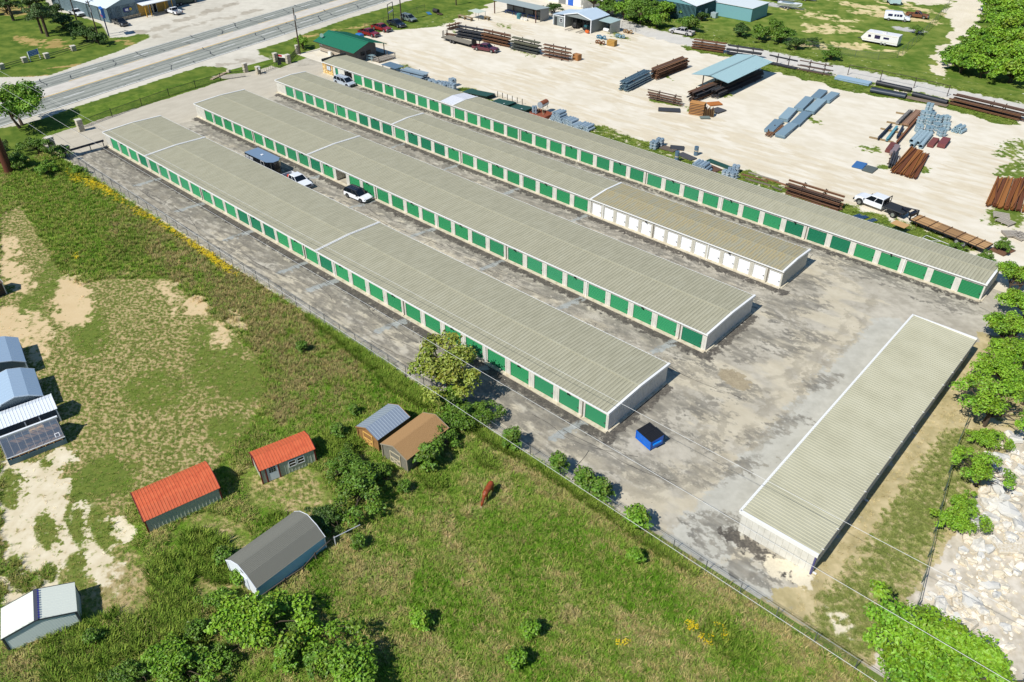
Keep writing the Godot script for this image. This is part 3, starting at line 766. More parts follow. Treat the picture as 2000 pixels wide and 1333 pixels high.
	for x in [0.0, L]:
		var k := MB.new()
		var hh := [[ov + 0.08, h + 0.12], [-D * 0.5, h + 0.12 + rise], [-D - ov - 0.08, h + (0.12 if not shed else -0.02)]]
		for i in 2:
			var a := Vector3(x, hh[i][1], hh[i][0])
			var b := Vector3(x, hh[i + 1][1], hh[i + 1][0])
			var dz := (b - a).normalized()
			k.box((a + b) * 0.5 + Vector3(0, -0.11, 0), Vector3(0.24, 0.24, (b - a).length() + 0.01), Basis(Vector3.RIGHT, asin(-dz.y) * -1.0 if dz.z > 0 else asin(dz.y)))
		part("rake_trim", k, trim_white, t)
	var dmesh := roller_door(dw, dh).mesh()
	var lb := MB.new()
	lb.box(Vector3.ZERO, Vector3(0.12, 0.09, 0.06))
	var latch := lb.mesh()
	for i in doors.size():
		if i == open:
			continue
		part("door", dmesh, (door_green[absi(hash(label) + i * 7919) % 23 % door_green.size()] if green else door_white), t, Vector3(doors[i] - x0 + dw * 0.5, sill, -0.1))
		part("latch", latch, mat(60, 60, 62, 0.5), t, Vector3(doors[i] - x0 + dw - 0.14, 0.75, -0.02))
	var pipe := MB.new()
	pipe.box(Vector3(0, (h - 0.1) * 0.5, 0), Vector3(0.1, h - 0.1, 0.08))
	pipe.box(Vector3(0, 0.08, 0.1), Vector3(0.1, 0.08, 0.2))
	for i in range(1, doors.size(), 4):
		part("downspout", pipe, trim_white if i % 8 == 1 else mat(120, 112, 100), t, Vector3(doors[i] - x0 - (pitch - dw) * 0.5 + 0.12, 0, 0.07))
	var lm := MB.new()
	lm.box(Vector3(0, 0, 0.1), Vector3(0.2, 0.16, 0.2))
	lm.box(Vector3(0, 0.1, 0.06), Vector3(0.1, 0.08, 0.12))
	for i in lights:
		if i < doors.size():
			part("wall_light", lm, mat(30, 30, 32, 0.4), t, Vector3(doors[i] - x0 + dw * 0.5, h - 0.24, 0.02))
	return t

func seq(first: float, pitch: float, cnt: int) -> Array:
	var a := []
	for i in cnt:
		a.append(first + pitch * i)
	return a

func storage_rows() -> void:
	roof_tan = tri_mat(speckle([c8(156, 153, 128), c8(167, 163, 138), c8(173, 170, 146)], 0.02, 512, Vector2(1, 1), 5), Vector3(0.1, 0.03, 0.03), 0.7, 0.0)
	roof_tan.vertex_color_use_as_albedo = true
	roof_rust = tri_mat(speckle([c8(150, 147, 124), c8(160, 156, 132), c8(166, 152, 112), c8(164, 159, 136)], 0.02, 512, Vector2(1, 1), 8), Vector3(0.16, 0.03, 0.03), 0.7, 0.0)
	roof_rust.vertex_color_use_as_albedo = true
	wall_white = tri_mat(speckle([c8(190, 188, 178), c8(206, 204, 194), c8(212, 210, 202)], 0.02, 256, Vector2.ONE, 3), Vector3(0.2, 0.2, 0.2), 0.6)
	trim_white = mat(226, 226, 222, 0.45)
	door_green = [mat(38, 132, 82, 0.5), mat(44, 138, 90, 0.55), mat(34, 126, 78, 0.5), mat(48, 134, 92, 0.6), mat(40, 136, 84, 0.5), mat(36, 124, 82, 0.55), mat(18, 110, 78, 0.5)]
	seam_mat = tri_mat(speckle([c8(118, 115, 96), c8(136, 132, 111), c8(150, 146, 124)], 0.03, 256, Vector2.ONE, 6), Vector3(0.08, 0.08, 0.08), 0.85)
	door_white = mat(226, 228, 230, 0.5)
	slab = tri_mat(speckle([c8(165, 150, 125), c8(200, 190, 165), c8(212, 204, 184)], 0.03, 256, Vector2.ONE, 4), Vector3(0.15, 0.15, 0.15), 0.9)
	var h := 2.2
	var kind := "green doored white storage building in the "
	storage_row("storage_building", "shortest white storage block, four green doors, at the entrance end of the fence side row", -100.74, -86.68, 0, -9.62, h, seq(-99.1 + 0.3, 3.1, 4), 3.1, 2.42, 1.74, true, roof_tan, [1])
	storage_row("storage_building", "middle block of the fence side row, tan ribbed roof between two white roof strips", -86.56, -43.95, 0, -9.62, h, seq(-86.2, 3.054, 14), 3.054, 2.42, 1.74, true, roof_tan, [1, 5, 9, 12])
	storage_row("storage_building", "long tan roofed storage block beside the blue dumpster, green doors facing the field", -43.85, 0, 0, -9.62, h, seq(-43.6, 3.146, 14), 3.146, 2.42, 1.74, true, roof_tan, [1, 4, 7, 10, 12])
	storage_row("storage_building", "shorter block of the second row, tan roof at the road end by the cargo trailer", -101.92, -68.9, -16.67, -26.35, h, seq(-99.05, 3.055, 10), 3.055, 2.42, 1.74, true, roof_tan, [2, 6, 9])
	storage_row("storage_building", "longest tan roofed block, behind the white car with the black roof", -68.78, 0.19, -16.67, -26.35, h, seq(-68.5, 3.13, 22), 3.13, 2.42, 1.74, true, roof_tan, [1, 4, 7, 10, 13, 16, 19], false, 2)
	storage_row("storage_building", "narrow green doored block at the road end, in front of the parked silver minivan", -102.3, -68.9, -33.42, -39.97, h, seq(-99.4, 3.08, 10), 3.08, 2.38, 1.74, true, roof_tan, [2, 5, 8])
	storage_row("storage_building", "narrow green doored block joined to the white doored block with the rusty roof", -68.78, -27.9, -33.42, -39.97, h, seq(-68.45, 3.135, 13), 3.135, 2.38, 1.74, true, roof_tan, [1, 4, 7, 10])
	storage_row("storage_building", "storage block with fourteen white doors under a rust streaked tan roof", -27.8, 0.19, -33.4, -39.97, h + 0.06, seq(-27.65, 2.012, 14), 2.012, 1.5, 1.72, false, roof_rust, [4, 10]).get_node("wall").material_override = mat(190, 187, 174, 0.6)
	office()
	storage_row("storage_building", "thin green doored block running along the fence of the steel yard", -67.9, 18.4, -46.26, -52.0, h, seq(-67.64, 3.092, 28), 3.092, 2.38, 1.74, true, roof_tan, [2, 5, 8, 11, 14, 17, 20, 24])
	long_shed()

func office() -> void:
	# far end of the yard-side row: stone office front, walk door, open bay, then green doors
	var zf := -46.26
	var D := 5.74
	var x0 := -105.3
	var x1 := -68.0
	var h := 2.2
	var t := thing("storage_office", "storage block with tan stone office front, open bay and green doors by the minivan", "storage building", Vector3(x0, 0, zf))
	var doors := []
	for i in 9:
		doors.append(-95.45 + 3.055 * i)
	var L := x1 - x0
	var dw := 2.38
	var dh := 1.74
	var w := MB.new()
	w.box(Vector3(L * 0.5 + 5.6, h * 0.5, -D * 0.5 - 0.08), Vector3(L - 11.6, h - 0.06, D - 0.3))
	w.box(Vector3(3.4, h * 0.5, -D * 0.5 - 0.06), Vector3(6.6, h - 0.06, D - 0.3))
	w.box(Vector3(L * 0.5 + 1.6, (h + dh + 0.1) * 0.5, -0.08), Vector3(L - 3.2, h - dh - 0.1, 0.16))
	var xs := [3.3, 4.05, 4.95, 7.0, 9.3]
	for d in doors:
		xs.append(d - x0)
		xs.append(d - x0 + dw)
	xs.append(L)
	xs = [3.3, 4.0, 4.9, 6.95, 9.25] + xs.slice(5)
	for i in range(0, xs.size() - 1, 2):
		w.box(Vector3((xs[i] + xs[i + 1]) * 0.5, (dh + 0.1) * 0.5, -0.08), Vector3(xs[i + 1] - xs[i], dh + 0.1, 0.16))
	w.corrugated(Vector3(L, 0, -D + 0.03), Vector3(-L, 0, 0), Vector3(0, h, 0), Vector3(0, 0, -1), 0.3, 0.1, 0.03)
	part("wall", w, wall_white, t)
	# open bay: dark room with things inside
	var bay := MB.new()
	bay.box(Vector3(8.1, 0.06, -1.6), Vector3(2.3, 0.06, 3.0))
	bay.box(Vector3(8.1, 1.0, -3.1), Vector3(2.3, 1.9, 0.08))
	part("open_bay", bay, mat(70, 60, 52, 0.9), t)
	var stone := MB.new()
	stone.box(Vector3(1.65, h * 0.5, -0.08), Vector3(3.2, h - 0.02, 0.16))
	stone.box(Vector3(0.0, h * 0.5, -D * 0.5), Vector3(0.2, h - 0.02, D))
	var core := part("stone_wall", stone, mat(190, 160, 105, 0.95), t)
	var sm := []
	for k in 4:
		sm.append([mat(214, 184, 122, 0.95), mat(196, 160, 98, 0.95), mat(226, 204, 152, 0.95), mat(205, 170, 120, 0.95)][k])
	var y := 0.05
	while y < h - 0.3:
		var x := 0.06
		while x < 3.0:
			var l := rng.randf_range(0.3, 0.62)
			l = minf(l, 3.22 - x)
			if not (x + l > 1.3 and x < 2.65 and y + 0.26 > 0.85 and y < 1.85):
				var b := MB.new()
				b.bbox(Vector3.ZERO, Vector3(l - 0.03, 0.25, 0.08), 0.02)
				part("stone", b, sm[rng.randi() % 4], core, Vector3(x + l * 0.5, y + 0.13, 0.02 + rng.randf() * 0.02))
			x += l
		y += 0.28
	var wf := MB.new()
	wf.box(Vector3(0, 0, 0), Vector3(1.3, 0.95, 0.12))
	var win := part("window", wf, mat(60, 58, 55, 0.6), t, Vector3(1.98, 1.35, 0.02))
	var pn := MB.new()
	pn.box(Vector3.ZERO, Vector3(0.55, 0.8, 0.02))
	part("pane", pn, mat(190, 200, 208, 0.1), win, Vector3(-0.3, 0, 0.065))
	part("pane", pn, mat(190, 200, 208, 0.1), win, Vector3(0.3, 0, 0.065))
	var wd := MB.new()
	wd.box(Vector3.ZERO, Vector3(0.86, 1.76, 0.06))
	part("walk_door", wd, mat(16, 120, 90, 0.5), t, Vector3(4.45, 0.98, -0.04))
	var dmesh := roller_door(dw, dh).mesh()
	for i in doors.size():
		part("door", dmesh, door_green[(i * 5 + 1) % 6], t, Vector3(doors[i] - x0 + dw * 0.5, 0.1, -0.075))
	var f := MB.new()
	f.box(Vector3(L * 0.5, 0.05, 0.12), Vector3(L, 0.1, 0.5))
	part("foundation", f, slab, t)
	var r := MB.new()
	r.use_col = true
	r.vary = 0.022
	r.corrugated(Vector3(0.05, h + 0.05, 0.12), Vector3(L - 3.2, 0, 0), Vector3(0, 0.3, -D * 0.5 - 0.12), Vector3.UP, 0.4, 0.12, 0.035)
	r.corrugated(Vector3(0.05, h + 0.35, -D * 0.5), Vector3(L - 3.2, 0, 0), Vector3(0, -0.3, -D * 0.5 - 0.12), Vector3.UP, 0.4, 0.12, 0.035)
	part("roof", r, roof_tan, t)
	var p := MB.new()
	p.corrugated(Vector3(L - 3.1, h + 0.06, 0.12), Vector3(3.1, 0, 0), Vector3(0, 0.3, -D * 0.5 - 0.12), Vector3.UP, 0.4, 0.12, 0.03)
	p.corrugated(Vector3(L - 3.1, h + 0.36, -D * 0.5), Vector3(3.1, 0, 0), Vector3(0, -0.3, -D * 0.5 - 0.12), Vector3.UP, 0.4, 0.12, 0.03)
	part("white_roof_panel", p, mat(206, 208, 212, 0.6), t)
	var g := MB.new()
	g.box(Vector3(L * 0.5, h - 0.02, 0.16), Vector3(L + 0.08, 0.13, 0.09))
	part("eave_gutter", g, trim_white, t)
	var k := MB.new()
	k.box(Vector3(0.02, h + 0.3, -D * 0.5), Vector3(0.16, 0.5, D + 0.2))
	part("parapet", k, mat(52, 58, 60, 0.6), t)
	var lm := MB.new()
	lm.box(Vector3(0, 0, 0.1), Vector3(0.2, 0.16, 0.2))
	for x in [8.1, doors[3] - x0 + 1.2, doors[7] - x0 + 1.2]:
		part("wall_light", lm, mat(30, 30, 32, 0.4), t, Vector3(x, h - 0.24, 0.02))

func long_shed() -> void:
	# the block across the end of the yard, seen from its closed side
	var nl := Vector3(14.6, 2.24, 2.25)
	var nr := Vector3(20.96, 2.24, 2.48)
	var fl := Vector3(14.54, 2.24, -35.39)
	var fr := Vector3(20.92, 2.24, -33.19)
	var near := (nl + nr) * 0.5
	var far := (fl + fr) * 0.5
	var L := near.distance_to(far) 
	var D := 6.15
	var h := 2.2
	var d := (far - near).normalized()
	var t := thing("storage_building", "long pale roofed storage block across the end of the lot, beside the rubble yard trees", "storage building", Vector3(near.x, 0, near.z), atan2(-d.z, d.x))
	# local x runs from the near end to the far end, local z towards the rubble yard
	var w := MB.new()
	w.box(Vector3(L * 0.5, h * 0.5 - 0.06, 0), Vector3(L - 0.1, h - 0.12, D - 0.1))
	w.corrugated(Vector3(0.03, 0, -D * 0.5), Vector3(0, 0, D), Vector3(0, h - 0.12, 0), Vector3(-1, 0, 0), 0.5, 0.06, 0.03)
	w.corrugated(Vector3(L - 0.03, 0, -D * 0.5), Vector3(0, 0, D), Vector3(0, h - 0.12, 0), Vector3(1, 0, 0), 0.5, 0.06, 0.03)
	w.corrugated(Vector3(0, 0, D * 0.5 - 0.03), Vector3(L, 0, 0), Vector3(0, h - 0.12, 0), Vector3(0, 0, 1), 0.3, 0.08, 0.03)
	w.corrugated(Vector3(0, 0, -D * 0.5 + 0.03), Vector3(L, 0, 0), Vector3(0, h, 0), Vector3(0, 0, -1), 0.3, 0.08, 0.03)
	part("wall", w, wall_white, t)
	var r := MB.new()
	r.corrugated(Vector3(0.02, h + 0.12, -D * 0.5 - 0.1), Vector3(L, 0, 0), Vector3(0, -0.16, D + 0.24), Vector3.UP, 0.33, 0.09, 0.035)
	part("roof", r, tri_mat(speckle([c8(164, 161, 136), c8(174, 171, 146), c8(180, 177, 153)], 0.015, 256, Vector2.ONE, 9), Vector3(0.06, 0.06, 0.06), 0.7, 0.0), t)
	var k := MB.new()
	k.box(Vector3(-0.02, h - 0.03, 0), Vector3(0.16, 0.36, D + 0.3))
	k.box(Vector3(L * 0.5, h + 0.02, -D * 0.5 - 0.12), Vector3(L + 0.16, 0.26, 0.2))
	k.box(Vector3(L, h - 0.03, 0), Vector3(0.16, 0.36, D + 0.3))
	part("white_trim", k, trim_white, t)
	var g := MB.new()
	g.box(Vector3(L * 0.5, h - 0.1, D * 0.5 + 0.13), Vector3(L + 0.1, 0.05, 0.16))
	g.box(Vector3(L * 0.5, h - 0.06, D * 0.5 + 0.2), Vector3(L + 0.1, 0.1, 0.02))
	part("gutter", g, mat(88, 92, 92, 0.5), t)
	var pipe := MB.new()
	pipe.box(Vector3(0, h * 0.5 - 0.05, 0), Vector3(0.12, h - 0.1, 0.08))
	pipe.box(Vector3(0, 0.07, 0.16), Vector3(0.12, 0.1, 0.34))
	part("downspout", pipe, trim_white, t, Vector3(0.2, 0, D * 0.5 + 0.06))
	for x in [10.0, 21.0, 30.0]:
		part("downspout", pipe, mat(200, 200, 196), t, Vector3(x, 0, D * 0.5 + 0.06))
	var strap := MB.new()
	strap.box(Vector3.ZERO, Vector3(0.05, 0.03, 0.2))
	for i in 13:
		part("gutter_strap", strap, trim_white, t, Vector3(0.8 + i * 2.6, h + 0.0, D * 0.5 + 0.12))
	var c := MB.new()
	c.box(Vector3(0.0, h * 0.5, D * 0.5 + 0.0), Vector3(0.14, h, 0.14))
	part("corner_trim", c, mat(70, 70, 120, 0.5), t, Vector3(-0.02, 0, 0.02))

# ---- garden sheds, bin and horse. A shed's local x runs along its ridge, its front wall is at z = 0, its back at z = -W.
func shingles(b: MB, p: Vector3, along: Vector3, down: Vector3, up: Vector3, course: float) -> void:
	var cnt := int(maxf(2.0, roundf(down.length() / course)))
	for i in cnt:
		var a := p + down * (float(i) / cnt) + up * 0.012
		var c := p + down * (float(i + 1) / cnt) + up * 0.034
		b.quad(a, a + along, c + along, c, up)
		b.quad(c, c + along, c + along - up * 0.03, c - up * 0.03, down)

func shed(called: String, label: String, at: Vector3, turn: float, L: float, prof: Array, wall: Material, roof: Material, trim: Material, ribs: float, shingled := false, oh := 0.1, rib_h := 0.03, siding := 0.3) -> Node3D:
	var t := thing(called, label, "shed", at, turn)
	var n := prof.size()
	var W: float = prof[0].x - prof[n - 1].x
	var poly := PackedVector2Array()
	var ov := 0.09
	poly.append(Vector2(prof[0].x - ov, 0))
	for i in n:
		var z: float = clampf(prof[i].x, prof[n - 1].x + ov, prof[0].x - ov)
		poly.append(Vector2(z, prof[i].y - 0.03))
	poly.append(Vector2(prof[n - 1].x + ov, 0))
	var w := MB.new()
	w.prism(poly, 0.04, L - 0.04, Transform3D(Basis(Vector3(0, 0, 1), Vector3(0, 1, 0), Vector3(1, 0, 0)), Vector3.ZERO))
	if siding > 0.0:
		w.corrugated(Vector3(0.04, 0, prof[0].x - ov - 0.002), Vector3(L - 0.08, 0, 0), Vector3(0, prof[0].y - 0.05, 0), Vector3(0, 0, 1), siding, 0.06, 0.02)
		w.corrugated(Vector3(0.04, 0, prof[n - 1].x + ov + 0.002), Vector3(L - 0.08, 0, 0), Vector3(0, prof[n - 1].y - 0.05, 0), Vector3(0, 0, -1), siding, 0.06, 0.02)
	part("wall", w, wall, t)
	var r := MB.new()
	for i in n - 1:
		var a := Vector3(-oh, prof[i].y, prof[i].x)
		var d := Vector3(0, prof[i + 1].y - prof[i].y, prof[i + 1].x - prof[i].x)
		var up := Vector3(0, d.z, -d.y).normalized()
		if up.y < 0.0:
			up = -up
		if shingled:
			if d.y > 0.0:
				shingles(r, a + d, Vector3(L + 2 * oh, 0, 0), -d, up, 0.13)
			else:
				shingles(r, a, Vector3(L + 2 * oh, 0, 0), d, up, 0.13)
		else:
			r.corrugated(a, Vector3(L + 2 * oh, 0, 0), d, up, ribs, 0.06, rib_h)
		r.quad(a - up * 0.03, a + d - up * 0.03, a + d + Vector3(L + 2 * oh, 0, 0) - up * 0.03, a + Vector3(L + 2 * oh, 0, 0) - up * 0.03, -up)
	part("roof", r, roof, t)
	for x in [-oh, L + oh]:
		var k := MB.new()
		for i in n - 1:
			var a := Vector3(x, prof[i].y - 0.01, prof[i].x)
			var c := Vector3(x, prof[i + 1].y - 0.01, prof[i + 1].x)
			k.box((a + c) * 0.5, Vector3(0.05, 0.1, a.distance_to(c) + 0.02), Basis.looking_at(c - a, Vector3.UP))
		part("rake_trim", k, trim, t)
	for s in [[0.0, prof[0].x - ov], [L, prof[0].x - ov], [0.0, prof[n - 1].x + ov], [L, prof[n - 1].x + ov]]:
		var k := MB.new()
		k.box(Vector3(s[0], prof[0].y * 0.5 - 0.04, s[1]), Vector3(0.11, prof[0].y - 0.08, 0.11))
		part("corner_trim", k, trim, t)
	return t

func barn_door(t: Node3D, at: Vector3, w: float, h: float, face: Basis, m: Material, tm: Material) -> void:
	var b := MB.new()
	b.box(Vector3(0, h * 0.5, 0), Vector3(w, h, 0.04))
	var d := part("door", b, m, t, at, face)
	for q in [[Vector3(0, 0.05, 0.03), Vector3(w, 0.09, 0.03)], [Vector3(0, h * 0.5, 0.03), Vector3(w, 0.09, 0.03)], [Vector3(0, h - 0.05, 0.03), Vector3(w, 0.09, 0.03)], [Vector3(-w * 0.5 + 0.045, h * 0.5, 0.034), Vector3(0.09, h, 0.03)], [Vector3(w * 0.5 - 0.045, h * 0.5, 0.034), Vector3(0.09, h, 0.03)]]:
		var k := MB.new()
		k.box(q[0], q[1])
		part("board", k, tm, d)
	for s in [-1.0, 1.0]:
		var k := MB.new()
		k.box(Vector3(0, h * 0.26, 0.03), Vector3(Vector2(w - 0.15, h * 0.5 - 0.1).length(), 0.08, 0.026), Basis(Vector3(0, 0, 1), s * atan2(h * 0.5 - 0.1, w - 0.15)))
		part("cross_board", k, tm, d)

func sash_window(t: Node3D, at: Vector3, w: float, h: float, face: Basis, frame: Material) -> void:
	var b := MB.new()
	for q in [[Vector3(0, h * 0.5, 0), Vector3(w, 0.07, 0.05)], [Vector3(0, -h * 0.5, 0), Vector3(w, 0.07, 0.05)], [Vector3(0, 0, 0), Vector3(w, 0.05, 0.05)], [Vector3(-w * 0.5, 0, 0), Vector3(0.07, h + 0.07, 0.052)], [Vector3(w * 0.5, 0, 0), Vector3(0.07, h + 0.07, 0.052)]]:
		b.box(q[0], q[1])
	var f := part("window", b, frame, t, at, face)
	for s in [-0.25, 0.25]:
		var g := MB.new()
		g.box(Vector3(0, h * s, -0.005), Vector3(w - 0.07, h * 0.5 - 0.05, 0.02))
		part("pane", g, glass(), f)

func sheds() -> void:
	var red := tri_mat(speckle([c8(184, 82, 48), c8(202, 98, 58), c8(208, 108, 68)], 0.02, 256, Vector2.ONE, 41), Vector3(0.3, 0.3, 0.3), 0.55)
	var maroon := mat(112, 34, 36, 0.6)
	var sage := mat(176, 184, 170, 0.6)
	shed("lofted_barn", "orange red ribbed gambrel roof barn with sage metal walls standing on the sandy ground", Vector3(-20.02, 0, 34.24), 1.37, 5.95, [Vector2(0.18, 1.5), Vector2(-0.72, 2.08), Vector2(-1.75, 2.3), Vector2(-2.75, 2.08), Vector2(-3.65, 1.5)], sage, red, maroon, 0.25)
	var t := shed("cabin_shed", "small red roofed cabin with a white glazed door, porch and double window", Vector3(-17.94, 0, 25.06), 1.31, 4.8, [Vector2(0.2, 1.6), Vector2(-1.15, 2.15), Vector2(-2.55, 1.6)], sage, red, maroon, 0.25)
	var face := Basis()
	var b := MB.new()
	b.box(Vector3(0, 0.78, 0), Vector3(0.95, 1.56, 0.06))
	var d := part("door", b, mat(214, 222, 232, 0.5), t, Vector3(1.0, 0.04, -0.02 + 0.14))
	for i in 3:
		for j in 3:
			var g := MB.new()
			g.box(Vector3(-0.2 + 0.2 * i, 0.98 + 0.2 * j, 0.035), Vector3(0.16, 0.16, 0.02))
			part("pane", g, glass(), d)
	sash_window(t, Vector3(2.75, 1.0, 0.14), 0.62, 0.66, face, mat(220, 224, 226))
	sash_window(t, Vector3(3.5, 1.0, 0.14), 0.62, 0.66, face, mat(220, 224, 226))
	for x in [0.45, 1.55]:
		var k := MB.new()
		k.box(Vector3(x, 0.76, 0.14), Vector3(0.1, 1.52, 0.1))
		part("door_trim", k, maroon, t)
	# wooden shed under a galvanised roof
	var galv := mat(176, 186, 194, 0.38, 0.55)
	var ply := tri_mat(speckle([c8(118, 84, 44), c8(148, 108, 60), c8(160, 122, 74)], 0.03, 256, Vector2(3, 0.5), 42), Vector3(0.5, 0.5, 0.5), 0.85)
	t = shed("wooden_shed", "brown plywood shed with a shiny galvanised roof, close beside the shingled shed", Vector3(-13.45, 0, 15.95), deg_to_rad(93), 3.75, [Vector2(0.15, 1.6), Vector2(-1.3, 2.25), Vector2(-2.75, 1.6)], ply, galv, mat(150, 112, 66), 0.28, false, 0.15, 0.035)
	barn_door(t, Vector3(0.02, 0.1, -1.3), 1.25, 1.4, Basis(Vector3.UP, -PI / 2), ply, mat(214, 172, 92))
	# weathered shed under brown shingles
	var grey_ply := tri_mat(speckle([c8(88, 88, 78), c8(120, 118, 104), c8(134, 128, 110)], 0.03, 256, Vector2(3, 0.5), 43), Vector3(0.5, 0.5, 0.5), 0.9)
	var brown := tri_mat(speckle([c8(134, 100, 62), c8(164, 128, 84), c8(178, 142, 98)], 0.06, 256, Vector2.ONE, 44), Vector3(0.6, 0.6, 0.6), 0.95)
	t = shed("wooden_shed", "weathered grey plywood shed under a brown shingle roof, among the fence shrubs", Vector3(-9.65, 0, 15.9), deg_to_rad(93), 5.1, [Vector2(0.14, 1.62), Vector2(-1.5, 2.3), Vector2(-3.15, 1.62)], grey_ply, brown, mat(150, 140, 120), 0.3, true)
	barn_door(t, Vector3(0.02, 0.1, -1.45), 1.3, 1.35, Basis(Vector3.UP, -PI / 2), grey_ply, mat(190, 178, 148))
	# white gambrel shed with grey shingles
	var grey_sh := tri_mat(speckle([c8(76, 77, 70), c8(112, 112, 102), c8(150, 148, 136)], 0.12, 256, Vector2.ONE, 45), Vector3(0.9, 0.9, 0.9), 0.95)
	t = shed("gambrel_shed", "white gambrel shed with grey weathered shingles beside the old post fence", Vector3(-8.04, 0, 31.8), 1.6, 6.15, [Vector2(0.1, 1.42), Vector2(-0.8, 2.12), Vector2(-1.85, 2.5), Vector2(-2.9, 2.12), Vector2(-3.8, 1.42)], mat(156, 208, 234, 0.7), grey_sh, mat(224, 228, 232), 0.3, true, 0.06, 0.03, 0.0)
	b = MB.new()
	b.prism(PackedVector2Array([Vector2(0, 0.02), Vector2(0, 1.38), Vector2(-0.8, 2.06), Vector2(-1.85, 2.44), Vector2(-2.9, 2.06), Vector2(-3.7, 1.38), Vector2(-3.7, 0.02)]), 0.0, 0.045, Transform3D(Basis(Vector3(0, 0, 1), Vector3(0, 1, 0), Vector3(1, 0, 0)), Vector3.ZERO))
	part("gable", b, mat(222, 228, 234, 0.6), t)
	b = MB.new()
	b.box(Vector3(-0.02, 2.05, -1.5), Vector3(0.06, 0.16, 0.3))
	part("vent", b, mat(60, 62, 66), t)
	b = MB.new()
	b.box(Vector3(0.0, 0.75, -1.85), Vector3(0.05, 1.4, 1.5))
	part("door", b, mat(212, 220, 228, 0.6), t, Vector3(-0.03, 0.03, 0))
	# white steel shed at the corner of the field
	var cream := mat(216, 220, 206, 0.5)
	t = shed("steel_shed", "white steel shed with lap sided gable and cream roof at the sand edge", Vector3(-15.67, 0, 41.51), deg_to_rad(160), 2.65, [Vector2(0.12, 1.5), Vector2(-2.27, 2.15), Vector2(-4.65, 1.5)], mat(190, 200, 190, 0.6), cream, mat(54, 62, 66), 0.26, false, 0.08, 0.018)
	b = MB.new()
	for i in 15:
		var y := 0.06 + i * 0.135
		var half := 2.2 if y < 1.45 else 2.2 * (2.1 - y) / 0.65
		if half > 0.15:
			b.quad(Vector3(-0.03, y, -2.27 - half), Vector3(-0.03, y, -2.27 + half), Vector3(0.03, y + 0.135, -2.27 + half), Vector3(0.03, y + 0.135, -2.27 - half), Vector3(-1, 0.3, 0))
			b.quad(Vector3(-0.03, y, -2.27 - half), Vector3(-0.03, y, -2.27 + half), Vector3(0.04, y, -2.27 + half), Vector3(0.04, y, -2.27 - half), Vector3(0, -1, 0))
	part("lap_siding", b, mat(206, 216, 206, 0.5), t)
	b = MB.new()
	b.box(Vector3(1.3, 2.17, -2.27), Vector3(2.85, 0.05, 0.26))
	part("ridge_cap", b, mat(70, 72, 84, 0.5), t)
	for i in 12:
		var k := MB.new()
		k.box(Vector3(0.1 + i * 0.22, 2.17, -2.1), Vector3(0.1, 0.045, 0.12))
		part("ridge_closure", k, mat(60, 56, 150, 0.5), t)
	# pale blue metal sheds at the western edge
	var blue := mat(168, 190, 208, 0.45, 0.2)
	for q in [["pale blue gambrel shed with a grey gable end, directly behind the ribbed open shed", Vector3(-42.3, 0, 36.4)], ["pale blue gambrel shed, farther from the greenhouse, its gable in deep shade", Vector3(-49.0, 0, 35.4)]]:
		t = shed("gambrel_shed", q[0], q[1], PI - 0.22, 4.9, [Vector2(3.15, 1.5), Vector2(2.1, 2.1), Vector2(1.0, 2.4), Vector2(-0.2, 2.1), Vector2(-0.9, 1.5)], mat(120, 132, 134, 0.6), blue, mat(196, 208, 216), 0.5, false, 0.06, 0.02)
	t = shed("open_shed", "open fronted shed with a white ribbed roof just behind the greenhouse", Vector3(-40.1, 0, 40.2), deg_to_rad(79), 7.0, [Vector2(0.1, 1.55), Vector2(-1.2, 2.15), Vector2(-2.5, 1.6)], mat(58, 72, 84, 0.7), mat(218, 224, 228, 0.45), mat(206, 212, 216), 0.28)
	b = MB.new()
	b.box(Vector3(0, 0.7, 0), Vector3(0.1, 1.4, 0.1))
	for x in [4.3, 5.5]:
		part("post", b, mat(196, 204, 210), t, Vector3(x, 0, 0.04))
	b = MB.new()
	b.box(Vector3(3.2, 0.3, 0.5), Vector3(1.2, 0.6, 0.6))
	solo("tan_crate", "tan plywood crate standing under the eave of the open shed", "crate", b, mat(186, 150, 98, 0.9), Vector3(-39.6, 0, 38.5), deg_to_rad(79))
	greenhouse()
	b = MB.new()
	shed("brown_shed", "dark brown shed at the far edge of the patchy ground", Vector3(-65.7, 0, 31.23), 1.66, 3.0, [Vector2(0.1, 1.5), Vector2(-1.1, 2.1), Vector2(-2.3, 1.5)], mat(70, 58, 50, 0.8), mat(90, 74, 64, 0.8), mat(200, 200, 196), 0.3)
	dumpster()
	horse()

